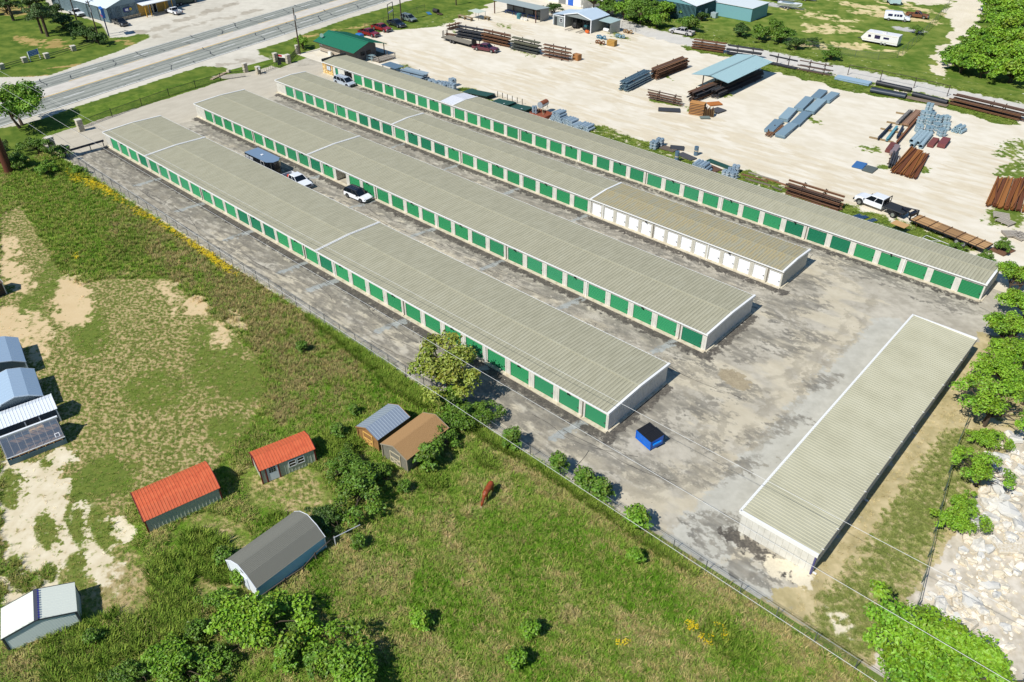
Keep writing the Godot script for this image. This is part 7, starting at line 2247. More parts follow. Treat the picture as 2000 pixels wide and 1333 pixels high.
func boats() -> void:
	for q in [["white boat on a two axle trailer in the far paddock", Vector3(-59.82, 0, -156.29), 0.12, 6.0], ["covered white boat on a trailer behind the other boat at the top edge", Vector3(-64.21, 0, -161.67), 0.13, 7.0], ["white trailer boat at the top edge by the paddock end", Vector3(-60.32, 0, -167.37), -0.1, 4.0]]:
		var t := thing("trailer_boat", q[0], "boat", q[1], q[2])
		var L: float = q[3]
		part("hull", loft([[-L * 0.5, 0.6, 1.35, 0.6, 1.0, 0.05], [0, 0.55, 1.4, 0.55, 1.05, 0.05], [L * 0.33, 0.65, 1.5, 0.35, 0.8, 0.05], [L * 0.5, 1.0, 1.6, 0.06, 0.12, 0.02]]), mat(220, 224, 226, 0.3), t)
		var b := MB.new()
		b.box(Vector3(-L * 0.1, 1.43, 0), Vector3(L * 0.5, 0.06, 1.5))
		part("cockpit", b, mat(110, 130, 136, 0.6), t)
		b = MB.new()
		for s in [-0.6, 0.6]:
			b.box(Vector3(0.3, 0.48, s), Vector3(L + 1.0, 0.08, 0.08))
		part("trailer_frame", b, mat(150, 154, 158, 0.4, 0.5), t)
		for x in [-0.9, -0.1]:
			for s in [-1.0, 1.0]:
				wheel(t, x, s * 0.98, 0.3, 0.2, mat(180, 182, 184, 0.4, 0.4))
	var t := thing("box_trailer", "pale blue box trailer with its back to the lane at the top of the paddock", "trailer", Vector3(-41.58, 0, -177.56), 0.54)
	var b := MB.new()
	b.bbox(Vector3(0, 1.4, -2.0), Vector3(2.6, 2.0, 5.0), 0.1)
	part("body", b, mat(176, 202, 206, 0.5), t)
	for s in [-1.0, 1.0]:
		wheel(t, s * 1.2, -2.0, 0.34, 0.2, mat(120, 122, 124))
	b = MB.new()
	b.box(Vector3(0, 0.5, 0.2), Vector3(1.0, 0.1, 1.2))
	part("tongue", b, mat(60, 62, 64), t)

func box_truck() -> void:
	var t := thing("box_trailer", "dark green flat sided trailer parked at the shop front by the top edge", "trailer", Vector3(-177.7, 0, -56.46), 1.66)
	var b := MB.new()
	b.bbox(Vector3(0, 1.3, -1.2), Vector3(8.0, 1.9, 2.3), 0.06)
	part("body", b, mat(44, 70, 62, 0.5), t)
	b = MB.new()
	b.box(Vector3(0, 2.27, -1.2), Vector3(7.9, 0.05, 2.2))
	part("roof", b, mat(150, 176, 170, 0.5), t)
	for x in [-2.4, -1.4, 2.8]:
		for s in [0.0, -2.3]:
			wheel(t, x, s + (0.001 if s == 0.0 else -0.001), 0.4, 0.24, mat(140, 142, 144, 0.4))

# ---- steel yard
var rust: Array
var blue_steel: Array
var dark_steel: Array
var olive_steel: Array

func bar_mesh(shape: String, L: float, w: float, h: float) -> ArrayMesh:
	var b := MB.new()
	match shape:
		"beam":
			b.box(Vector3(0, h * 0.94, 0), Vector3(L, h * 0.12, w))
			b.box(Vector3(0, h * 0.06, 0), Vector3(L, h * 0.12, w))
			b.box(Vector3(0, h * 0.5, 0), Vector3(L, h * 0.76, w * 0.16))
		"pipe":
			b.tube(Vector3(-L * 0.5, h * 0.5, 0), Vector3(L * 0.5, h * 0.5, 0), h * 0.5, h * 0.42, 10)
		"channel":
			b.box(Vector3(0, h * 0.5, -w * 0.44), Vector3(L, h, w * 0.12))
			b.box(Vector3(0, h * 0.07, 0.0), Vector3(L, h * 0.14, w * 0.76))
			b.box(Vector3(0, h * 0.5, w * 0.44), Vector3(L, h, w * 0.12))
		_:
			b.bbox(Vector3(0, h * 0.5, 0), Vector3(L, h, w), minf(w, h) * 0.12)
	return b.mesh()

func bars(called: String, label: String, cat: String, group: String, a: Vector3, c: Vector3, n: int, gap: float, shape: String, w: float, h: float, mats: Array, jitter := 0.05) -> void:
	# n alike bars side by side, from a to c, spread to the local +z side
	var d := c - a
	var turn := atan2(-d.z, d.x)
	var side := Basis(Vector3.UP, turn) * Vector3(0, 0, 1)
	var L := d.length()
	var m := bar_mesh(shape, L, w, h)
	for i in n:
		solo(called, label, cat, m, mats[(i * 3 + rng.randi() % 2) % mats.size()], (a + c) * 0.5 + side * (gap * (i + rng.randf_range(-0.1, 0.1))) + d.normalized() * rng.randf_range(-jitter, jitter) * L, turn + rng.randf_range(-0.3, 0.3) * jitter, group)

func stock_rack(label: String, a: Vector3, c: Vector3, h: float, levels: int, per: int, depth: float, mats: Array, stock: String, posts := [0.28, 0.72], shape := "beam", two_sided := false) -> void:
	var d := c - a
	var L := d.length()
	var turn := atan2(-d.z, d.x)
	h *= 1.2
	var t := thing("steel_rack", label, "rack", a, turn)
	var iron := mat(66, 50, 42, 0.8)
	for f in posts:
		var b := MB.new()
		b.box(Vector3(L * f, h * 0.5 + 0.15, 0), Vector3(0.14, h + 0.3, 0.14))
		b.box(Vector3(L * f, 0.06, depth * 0.4), Vector3(0.14, 0.12, depth * 1.2))
		part("post", b, iron, t)
		for k in levels:
			b = MB.new()
			b.box(Vector3(L * f, 0.14 + h * k / maxf(1.0, levels - 0.6), depth * 0.5), Vector3(0.09, 0.09, depth + 0.2), Basis(Vector3.RIGHT, -0.06))
			part("arm", b, iron, t)
			if two_sided and k:
				b = MB.new()
				b.box(Vector3(L * f, 0.14 + h * k / maxf(1.0, levels - 0.6), -depth * 0.4), Vector3(0.08, 0.08, depth * 0.7))
				part("arm", b, iron, t)
	var side := Basis(Vector3.UP, turn) * Vector3(0, 0, 1)
	var gap := depth / per
	for k in levels:
		var y := 0.2 + h * k / maxf(1.0, levels - 0.6)
		var cnt := per if k < levels - 1 else maxi(1, per - 1)
		bars("steel_bar", stock, "steel stock", label.split(",")[0] + " - stock", a + side * (gap * 0.7) + Vector3(0, y, 0), c + side * (gap * 0.7) + Vector3(0, y, 0), cnt, gap, shape, gap * 0.7, minf(0.2, gap * 0.5), mats, 0.04)

func plates(called: String, label: String, cat: String, at: Vector3, turn: float, L: float, W: float, n: int, th: float, m: Array, skew := 0.04) -> Node3D:
	var t := thing(called, label, cat, at, turn)
	for i in n:
		var b := MB.new()
		b.box(Vector3.ZERO, Vector3(L, th, W))
		part("sheet", b, m[i % m.size()], t, Vector3(rng.randf_range(-skew, skew), 0.06 + th * (i + 0.5) * 1.06, rng.randf_range(-skew, skew)), Basis(Vector3.UP, rng.randf_range(-skew, skew) * 0.5))
	if n > 1:
		for x in [-L * 0.35, L * 0.35]:
			var b := MB.new()
			b.box(Vector3(x, 0.03, 0), Vector3(0.1, 0.06, W * 1.02))
			part("skid", b, mat(120, 98, 70, 0.95), t)
	return t

func roll_bundle(label: String, at: Vector3, h: float, r: float, m: Material, grp: String) -> void:
	var t := thing("wire_roll_bundle", label, "wire rolls", at, at.x, grp)
	for q in [[-1, -1], [1, -1], [-1, 1], [1, 1]]:
		var b := MB.new()
		b.cyl(Vector3(q[0] * r, 0, q[1] * r), Vector3(q[0] * r, h * rng.randf_range(0.94, 1.04), q[1] * r), r * 0.98, r * 0.96, 12, false)
		b.tube(Vector3(q[0] * r, h * 0.9, q[1] * r), Vector3(q[0] * r, h * 1.02, q[1] * r), r * 0.98, r * 0.45, 12)
		part("roll", b, m, t)
	var s := MB.new()
	for y in [h * 0.3, h * 0.72]:
		for q in [[Vector3(0, y, 2.0 * r), Vector3(4 * r, 0.05, 0.02)], [Vector3(0, y, -2.0 * r), Vector3(4 * r, 0.05, 0.02)], [Vector3(2.0 * r, y, 0), Vector3(0.02, 0.05, 4 * r)], [Vector3(-2.0 * r, y, 0), Vector3(0.02, 0.05, 4 * r)]]:
			s.box(q[0], q[1])
	part("strap", s, mat(206, 210, 212, 0.5), t)

func roll_pile(label: String, a: Vector3, c: Vector3, n: int, rows: int, r: float, m: Array) -> void:
	# wire rolls lying side by side; a to c is the line of their near ends, the rolls point away at right angles
	var d := c - a
	var turn := atan2(-d.z, d.x)
	var away := Basis(Vector3.UP, turn) * Vector3(0, 0, -1)
	for k in rows:
		for i in n - k:
			var b := MB.new()
			b.tube(Vector3(0, 0, 0), Vector3(0, 0, -1.9), r * 0.97, r * 0.4, 12)
			solo("wire_roll", label, "wire roll", b, m[(i + k) % m.size()], a + d.normalized() * (r * 2.0 * (i + k * 0.5) + r) + Vector3(0, r + k * r * 1.74, 0) + away * rng.randf_range(-0.12, 0.12), turn, label + " - rolls")

func yard() -> void:
	rust = [mat(110, 78, 56, 0.9), mat(126, 90, 62, 0.9), mat(96, 70, 54, 0.9), mat(86, 68, 58, 0.9)]
	blue_steel = [mat(122, 146, 158, 0.55), mat(136, 160, 170, 0.55), mat(108, 132, 146, 0.55)]
	dark_steel = [mat(58, 60, 64, 0.7), mat(74, 74, 76, 0.7), mat(66, 58, 54, 0.8)]
	olive_steel = [mat(104, 104, 84, 0.8), mat(84, 88, 82, 0.8), mat(122, 110, 72, 0.8)]
	green_office()
	steel_shed()
	grey_barn()
	carport()
	# long line of racks behind the maroon truck
	stock_rack("first rack of the long line, grey beams under a brown top beam, nearest the ramps", Vector3(-104.52, 0, -83.53), Vector3(-97.65, 0, -84.67), 1.9, 4, 3, 1.6, dark_steel, "grey steel beam on the first rack of the long line")
	stock_rack("second rack of the long line, stacked with red brown beams", Vector3(-97.48, 0, -84.82), Vector3(-89.73, 0, -85.35), 1.9, 4, 3, 1.6, [rust[0], rust[1], mat(136, 94, 70, 0.9)], "red brown beam on the second rack of the long line")
	stock_rack("third rack of the long line, with olive beams on top", Vector3(-88.53, 0, -84.86), Vector3(-81.17, 0, -85.38), 1.9, 4, 3, 1.6, olive_steel, "olive and grey beam on the third rack of the long line")
	stock_rack("last rack of the long line, rusty pipes beside the plywood crate", Vector3(-80.12, 0, -85.33), Vector3(-73.35, 0, -86.09), 1.9, 4, 3, 1.6, [rust[0], rust[3], dark_steel[2]], "rusty pipe on the last rack of the long line", [0.28, 0.72], "pipe")
	bars("yellow_beam", "yellow painted beam on the ground at the foot of the third rack", "steel stock", "", Vector3(-88.27, 0, -84.58), Vector3(-81.41, 0, -85.16), 1, 0.3, "box", 0.3, 0.3, [mat(186, 140, 44, 0.8)])
	var b := MB.new()
	b.bbox(Vector3(0, 0.6, 0), Vector3(1.5, 1.2, 1.2), 0.03)
	var t := thing("plywood_crate", "plywood crate at the end of the long line of racks", "crate", Vector3(-72.94, 0, -86.94))
	part("box", b, mat(160, 112, 66, 0.9), t)
	for s in [-0.6, 0.6]:
		b = MB.new()
		b.box(Vector3(s, 0.6, 0.62), Vector3(0.12, 1.2, 0.04))
		part("batten", b, mat(140, 96, 54, 0.9), t)
	stock_rack("short low rack of rusty scrap behind the raised trailer ramps", Vector3(-110.22, 0, -84.79), Vector3(-110.15, 0, -89.06), 0.7, 2, 4, 1.2, rust, "rusty bar on the short low rack")
	bars("steel_bar", "brown channel lying on the ground beside the deck trailer", "steel stock", "channels by the deck trailer", Vector3(-107.53, 0, -82.54), Vector3(-104.52, 0, -83.53), 4, 0.3, "channel", 0.26, 0.16, rust)
	awning_table()
	# cross racks in the middle of the yard
	stock_rack("blue grey rack of galvanised purlins in the middle of the yard", Vector3(-55.27, 0, -77.35), Vector3(-55.99, 0, -86.47), 1.3, 4, 6, 2.0, blue_steel, "blue grey purlin on the middle rack", [0.25, 0.75], "channel")
	stock_rack("rusty rack end to end with the blue purlin rack", Vector3(-55.24, 0, -87.15), Vector3(-54.89, 0, -98.02), 1.4, 4, 6, 2.2, rust, "rusty bar on the rack beyond the blue purlins", [0.25, 0.75])
	stock_rack("slender rack of thin bars on the grass patch before the carport", Vector3(-48.53, 0, -77.68), Vector3(-41.75, 0, -78.31), 1.2, 4, 2, 0.8, [rust[2], rust[3], dark_steel[2]], "thin rusty bar on the slender rack by the grass patch", [0.3, 0.78], "pipe")
	stock_rack("crowded rack of mixed bars running in under the carport", Vector3(-42.59, 0, -81.18), Vector3(-41.69, 0, -93.96), 1.3, 4, 5, 1.8, [rust[0], dark_steel[0], rust[3], dark_steel[2]], "mixed dark and rusty bar on the carport rack", [0.2, 0.5, 0.8])
	stock_rack("second rack of dark bars under the carport, on the shaded side", Vector3(-40.75, 0, -85.81), Vector3(-40.25, 0, -102.34), 1.0, 3, 5, 2.0, [dark_steel[0], dark_steel[2], rust[3]], "dark bar on the shaded carport rack", [0.2, 0.5, 0.8])
	t = plates("plywood_stack", "tall stack of tan sheets with dark spacers beside the carport racks", "sheet stack", Vector3(-37.49, 0, -76.24), 0.28, 2.6, 1.4, 15, 0.13, [mat(178, 128, 72, 0.9), mat(70, 54, 46, 0.9)])
	for q in [["dark steel plate lying flat on the sand in front of the grass patch", Vector3(-42.08, 0, -74.49), 0.57, 3.8, 1.7, dark_steel[0]], ["dark steel plates lying in the shade by the tan sheet stack", Vector3(-35.53, 0, -80.05), 1.44, 2.4, 2.0, dark_steel[1]], ["small grey green plate at the corner of the grass patch", Vector3(-35.37, 0, -75.47), 0.73, 1.7, 1.1, mat(110, 122, 116, 0.7)], ["orange rusty plate raised on blocks behind the upright plates", Vector3(-37.71, 0, -82.67), 0.98, 2.4, 1.6, mat(170, 104, 46, 0.9)]]:
		plates("steel_plate", q[1] if q[0] is Vector3 else q[0], "steel plate", q[1], q[2], q[3], q[4], 3, 0.05, [q[5]])
	t = thing("plate_rack", "narrow rack of upright rusty plates next to the tan sheet stack", "rack", Vector3(-35.55, 0, -76.97), 0.38)
	for i in 10:
		b = MB.new()
		b.box(Vector3(-0.8 + i * 0.18, 0.55 + 0.1 * (i % 3), 0), Vector3(0.05, 1.1 + 0.2 * (i % 3), 1.2), Basis(Vector3(0, 0, 1), 0.08))
		part("plate", b, [rust[i % 4], mat(150, 122, 80, 0.9)][i % 2], t)
	# lane side
	stock_rack("brown rack nearest the silver pickup on the lane side", Vector3(-59.67, 0, -110.79), Vector3(-52.79, 0, -112.38), 1.5, 4, 3, 1.2, [rust[1], rust[0], mat(140, 100, 60, 0.9)], "brown beam on the rack nearest the silver pickup")
	stock_rack("dark rack on the lane side behind the carport roof", Vector3(-52, 0, -112.08), Vector3(-44.74, 0, -113.72), 1.5, 3, 3, 1.2, dark_steel, "dark bar on the lane rack behind the carport")
	stock_rack("half empty rack with crossed braces on the lane side", Vector3(-42.19, 0, -111.76), Vector3(-36.02, 0, -111.83), 1.6, 2, 2, 1.0, dark_steel, "dark bar on the half empty lane rack", [0.28, 0.68])
	stock_rack("lane rack holding one long dark pipe at the top", Vector3(-35.56, 0, -111.79), Vector3(-28.99, 0, -112.47), 1.6, 3, 2, 1.0, [dark_steel[2], rust[3]], "long dark pipe on the lane rack before the grey sheet bundle", [0.3, 0.75], "pipe", true)
	stock_rack("last lane rack with long rusty beams at the image edge", Vector3(-6.23, 0, -112.48), Vector3(5.89, 0, -111.69), 1.4, 3, 4, 1.6, rust, "long rusty beam on the last lane rack", [0.55, 0.72])
	plates("sheet_bundle", "pale blue bundle of long sheets on the grass before the black pipes", "sheet stack", Vector3(-24.36, 0, -111.6), 0.05, 6.6, 2.0, 6, 0.07, [mat(146, 172, 188, 0.5)], 0.05)
	var bm := [mat(34, 38, 44, 0.5)]
	bars("culvert_pipe", "long black culvert pipe behind the others at the lane fence", "pipe", "", Vector3(-20.34, 0, -112.78), Vector3(-13.76, 0, -112.79), 1, 0.9, "pipe", 0.9, 0.9, bm, 0.0)
	bars("culvert_pipe", "long black culvert pipe lying in front of the lane fence pair", "pipe", "front pair of black culvert pipes", Vector3(-19.58, 0, -108.71), Vector3(-13.35, 0, -109.38), 2, 0.85, "pipe", 0.85, 0.85, [mat(44, 56, 68, 0.5), bm[0]], 0.0)
	bars("culvert_pipe", "long black culvert pipe nearest the tall fence post", "pipe", "", Vector3(-12.82, 0, -110.98), Vector3(-6.46, 0, -110.48), 1, 0.9, "pipe", 0.9, 0.9, bm, 0.0)
	plates("steel_plate", "brown grey steel plate lying in front of the single black pipe", "steel plate", Vector3(-9.84, 0, -109.59), 0.01, 7.4, 1.5, 2, 0.05, [mat(124, 108, 92, 0.85)])
	# stacks of blue sheets
	var sl := ["far end of the left column", "second from the lane in the left column", "third from the lane in the left column", "near end of the left column", "far end of the right column", "second from the lane in the right column", "third from the lane in the right column", "near end of the right column"]
	var sp := [[-25.7, -99.5, 5.0, 98], [-25.5, -92.9, 7.0, 100], [-25.1, -85.8, 5.9, 101], [-24.4, -79.4, 5.7, 100], [-23.5, -99.3, 5.2, 95], [-23.3, -93.0, 7.2, 97], [-22.6, -85.7, 6.8, 98], [-21.9, -79.0, 6.4, 97]]
	for i in 8:
		plates("sheet_stack", "stack of blue grey sheets, " + sl[i], "sheet stack", Vector3(sp[i][0], 0, sp[i][1]), deg_to_rad(sp[i][3]), sp[i][2], 1.6, 6 + i % 3, 0.07, blue_steel, 0.05)
	stock_rack("low bearer under the near end of the blue sheet stacks with rusty bars", Vector3(-23.82, 0, -74.84), Vector3(-24.22, 0, -80.65), 0.3, 1, 5, 1.4, [rust[1], mat(190, 170, 140, 0.9)], "rusty bar at the near end of the blue sheet stacks")
	mid_stock()
	fence_stock()

func green_office() -> void:
	var t := thing("yard_office", "dark timber office with a green ribbed metal roof and a porch facing the yard", "office building", Vector3(-118.6, 0, -54.4))
	# local x along the ridge, z from the front wall (0) back to -8
	var L := 13.2
	var W := 8.2
	var b := MB.new()
	var poly := PackedVector2Array([Vector2(-0.5, 0), Vector2(-0.5, 2.3), Vector2(-3.7, 3.4), Vector2(-6.0, 2.75), Vector2(-6.0, 0)])
	b.prism(poly, 0.5, L - 0.5, Transform3D(Basis(Vector3(0, 0, 1), Vector3(0, 1, 0), Vector3(1, 0, 0)), Vector3.ZERO))
	part("wall", b, mat(92, 90, 88, 0.85), t)
	for i in 9:
		b = MB.new()
		b.box(Vector3(4.0, 0.3 + i * 0.2, -0.49), Vector3(7.0, 0.17, 0.06))
		part("siding_board", b, mat([176, 168, 182][i % 3], [164, 156, 172][i % 3], [148, 140, 156][i % 3], 0.9), t)
	b = MB.new()
	b.corrugated(Vector3(-0.2, 2.15, 0.55), Vector3(L + 0.5, 0, 0), Vector3(0, 1.4, -4.25), Vector3.UP, 0.36, 0.08, 0.035)
	b.corrugated(Vector3(-0.2, 3.55, -3.7), Vector3(L + 0.5, 0, 0), Vector3(0, -1.25, -4.7), Vector3.UP, 0.36, 0.08, 0.035)
	b.box(Vector3(L * 0.5, 3.57, -3.7), Vector3(L + 0.5, 0.04, 0.4))
	part("roof", b, mat(34, 112, 84, 0.5), t)
	b = MB.new()
	for z in [[2.15, 0.55], [2.3, -8.4]]:
		b.box(Vector3(L * 0.5, z[0] - 0.06, z[1]), Vector3(L + 0.5, 0.14, 0.06))
	part("fascia", b, mat(52, 44, 40, 0.8), t)
	for x in [0.4, 4.5, 9.0, L - 0.4]:
		b = MB.new()
		b.box(Vector3(x, 1.15, -8.1), Vector3(0.14, 2.3, 0.14))
		part("porch_post", b, mat(84, 62, 48, 0.9), t)
	b = MB.new()
	b.box(Vector3(L * 0.5, 0.08, -7.1), Vector3(L, 0.16, 2.2))
	part("porch_floor", b, mat(120, 100, 80, 0.9), t)
	for z in [-2.4, -4.0]:
		b = MB.new()
		b.box(Vector3(L - 0.49, 1.35, z), Vector3(0.06, 0.8, 1.1))
		var f := part("window", b, mat(60, 52, 46, 0.7), t)
		b = MB.new()
		b.box(Vector3(L - 0.46, 1.35, z), Vector3(0.03, 0.66, 0.96))
		part("pane", b, glass(), f)
	for x in [0.7, 1.3]:
		b = MB.new()
		b.box(Vector3(x, 1.5, -0.47), Vector3(0.34, 0.5, 0.04))
		part("notice_board", b, mat(222, 226, 232, 0.5), t)
	b = MB.new()
	b.bbox(Vector3(0, 0.4, 0), Vector3(0.9, 0.8, 0.5), 0.05)
	solo("air_conditioner", "white air conditioning unit on the grass against the green roofed office", "air conditioner", b, mat(212, 212, 206, 0.6), Vector3(-113.8, 0, -54.3))
	t = thing("dish_antenna", "small dish antenna on the green office roof edge", "antenna", Vector3(-117.6, 2.65, -55.4))
	b = MB.new()
	b.cyl(Vector3(0, 0, 0), Vector3(0, 0.5, 0), 0.03)
	part("mast", b, mat(150, 152, 154), t)
	b = MB.new()
	b.cyl(Vector3(0, 0.55, 0), Vector3(0.12, 0.62, 0.1), 0.2, 0.42, 14)
	part("dish", b, mat(120, 150, 140, 0.5), t)
	# deck with rails beside it
	t = thing("deck", "grey timber deck with rails beside the dark end wall of the office", "deck", Vector3(-104.6, 0, -58.5))
	for i in 9:
		b = MB.new()
		b.box(Vector3(0.2 + i * 0.3, 0.3, -1.5), Vector3(0.27, 0.06, 4.6))
		part("board", b, mat([150, 138, 160][i % 3], [142, 130, 150][i % 3], [130, 118, 136][i % 3], 0.95), t)
	for q in [[0.1, 0.7], [2.6, 0.7], [2.6, -3.7], [0.1, -3.7]]:
		b = MB.new()
		b.box(Vector3(q[0], 0.6, q[1]), Vector3(0.1, 1.2, 0.1))
		part("post", b, mat(110, 100, 90, 0.95), t)
	for y in [0.7, 1.1]:
		b = MB.new()
		b.box(Vector3(1.35, y, 0.7), Vector3(2.6, 0.08, 0.06))
		part("rail", b, mat(160, 150, 138, 0.95), t)
		b = MB.new()
		b.box(Vector3(2.6, y, -1.5), Vector3(0.06, 0.08, 4.4))
		part("rail", b, mat(160, 150, 138, 0.95), t)
	t = thing("sign_frame", "tall empty dark sign frame with one white board, in front of the navy pickup", "sign", Vector3(-122.51, 0, -77.98), 2.03)
	for x in [0.0, 2.9]:
		b = MB.new()
		b.box(Vector3(x, 2.4, 0), Vector3(0.14, 4.8, 0.14))
		part("post", b, mat(40, 42, 44, 0.6), t)
	for y in [4.75, 3.7]:
		b = MB.new()
		b.box(Vector3(1.45, y, 0), Vector3(2.9, 0.1, 0.1))
		part("crossbar", b, mat(40, 42, 44, 0.6), t)
	b = MB.new()
	b.box(Vector3(1.45, 2.9, 0.02), Vector3(2.7, 0.4, 0.06))
	part("board", b, mat(222, 222, 222, 0.5), t)
	b = MB.new()
	b.bbox(Vector3(0, 0.5, 0), Vector3(1.6, 1.0, 1.1), 0.06)
	var bn := thing("bin_trailer", "small blue tilting bin beside the nearest red pickup", "bin", Vector3(-119.43, 0, -66.78))
	part("body", b, mat(42, 112, 180, 0.5), bn)
	b = MB.new()
	b.cyl(Vector3(-0.3, 0.2, 0.6), Vector3(-0.3, 0.2, 0.7), 0.2, 0.2, 10)
	part("wheel", b, mat(30, 30, 30), bn)
	var sc := thing("scrap_pile", "scrap pile with a black drum and blue sheet on the highway verge", "scrap pile", Vector3(-123.13, 0, -93.44))
	b = MB.new()
	b.cyl(Vector3(-0.9, 0.5, -0.4), Vector3(0.7, 0.5, -0.4), 0.5, 0.5, 14)
	part("drum", b, mat(40, 38, 38, 0.6), sc)
	b = MB.new()
	b.box(Vector3(-1.0, 0.06, 1.2), Vector3(2.6, 0.08, 0.9), Basis(Vector3.UP, -0.5))
	part("sheet", b, mat(58, 110, 150, 0.6), sc)
	b = MB.new()
	for i in 5:
		b.box(Vector3(1.2 + 0.3 * i, 0.15, 0.3 * sin(i * 2.0)), Vector3(0.9, 0.14, 0.3), Basis(Vector3.UP, i * 1.1))
	part("scrap", b, rust[3], sc).set_meta("kind", "stuff")

func steel_shed() -> void:
	# open fronted lean-to at the back of the yard
	var t := thing("open_steel_shed", "long open fronted steel lean-to with blue benches inside at the back of the yard", "shed", Vector3(-112.2, 0, -103.3))
	var b := MB.new()
	for x in [0.1, 13.6]:
		b = MB.new()
		b.box(Vector3(x, 1.5, 0), Vector3(0.2, 3.0, 0.2))
		part("post", b, mat(92, 62, 50, 0.8), t)
	for x in [2.5, 6.0, 9.2, 12.4]:
		b = MB.new()
		b.box(Vector3(x, 1.3, -4.3), Vector3(0.16, 2.6, 0.16))
		part("frame_post", b, mat(70, 58, 52, 0.8), t)
	b = MB.new()
	b.corrugated(Vector3(0, 0, -4.6), Vector3(13.8, 0, 0), Vector3(0, 2.6, 0), Vector3(0, 0, 1), 0.35, 0.1, 0.03)
	b.corrugated(Vector3(13.8, 0, -4.6), Vector3(0, 0, 3.2), Vector3(0, 2.75, 0), Vector3(1, 0, 0), 0.35, 0.1, 0.03)
	part("wall", b, mat(150, 152, 150, 0.6, 0.2), t)
	b = MB.new()
	b.corrugated(Vector3(-0.2, 3.05, 0.4), Vector3(14.3, 0, 0), Vector3(0, -0.35, -5.2), Vector3.UP, 0.5, 0.1, 0.03)
	part("roof", b, mat(172, 182, 176, 0.5, 0.1), t)
	b = MB.new()
	b.box(Vector3(7.0, 1.35, -4.35), Vector3(13.6, 0.12, 0.1))
	part("girt", b, mat(80, 66, 58, 0.8), t)
	for x in [3.2, 6.6, 10.6]:
		b = MB.new()
		b.box(Vector3(0, 0.72, 0), Vector3(2.7, 0.14, 1.0))
		for q in [[-1.2, -0.4], [1.2, -0.4], [-1.2, 0.4], [1.2, 0.4]]:
			b.box(Vector3(q[0], 0.36, q[1]), Vector3(0.1, 0.7, 0.1))
		solo("work_bench", ["blue steel work bench at the open end of the lean-to", "blue steel work bench in the middle of the lean-to", "blue steel work bench beside the teal machine in the lean-to"][int(x / 4.0)], "bench", b, mat(44, 74, 138, 0.6), Vector3(-112.2 + x, 0, -105.6))
	b = MB.new()
	b.bbox(Vector3(0, 0.6, 0), Vector3(1.0, 1.2, 0.8), 0.08)
	b.cyl(Vector3(0, 0.9, 0.35), Vector3(0, 0.9, 0.55), 0.4, 0.4, 12)
	solo("machine", "teal machine with a round guard under the lean-to", "machine", b, mat(60, 118, 128, 0.5), Vector3(-104.2, 0, -103.6))
	b = MB.new()
	for i in 5:
		b.bbox(Vector3(-0.8 + i * 0.42, 0.22, 0.12 * sin(i * 2.3)), Vector3(0.4, 0.4 + 0.06 * (i % 2), 0.5), 0.08)
	solo("bag_row", "row of white bags on the ground under the lean-to", "bags", b, mat(216, 214, 206, 0.9), Vector3(-102.4, 0, -103.4)).set_meta("kind", "stuff")

func awning_table() -> void:
	var t := thing("shade_table", "small flat shade roof on four posts over a work table in the yard", "shelter", Vector3(-111.9, 0, -96.9))
	var b := MB.new()
	for q in [[-1.6, -1.2], [1.6, -1.2], [-1.6, 1.2], [1.6, 1.2]]:
		b = MB.new()
		b.box(Vector3(q[0], 0.85, q[1]), Vector3(0.07, 1.7, 0.07))
		part("post", b, mat(110, 100, 90, 0.7), t)
	b = MB.new()
	b.box(Vector3(0, 1.72, 0), Vector3(3.6, 0.04, 2.8))
	part("roof", b, mat(190, 200, 184, 0.6), t)
	b = MB.new()
	b.box(Vector3(-1.4, 0.7, 2.6), Vector3(4.6, 0.08, 0.9))
	b.box(Vector3(2.8, 0.7, -0.6), Vector3(1.6, 0.08, 0.9))
	for x in [-3.5, -1.5, 0.7, 2.2, 3.4]:
		b.box(Vector3(x, 0.35, 2.6 if x < 1.0 else -0.6), Vector3(0.08, 0.7, 0.8))
	part("table", b, mat(140, 122, 90, 0.8), t)

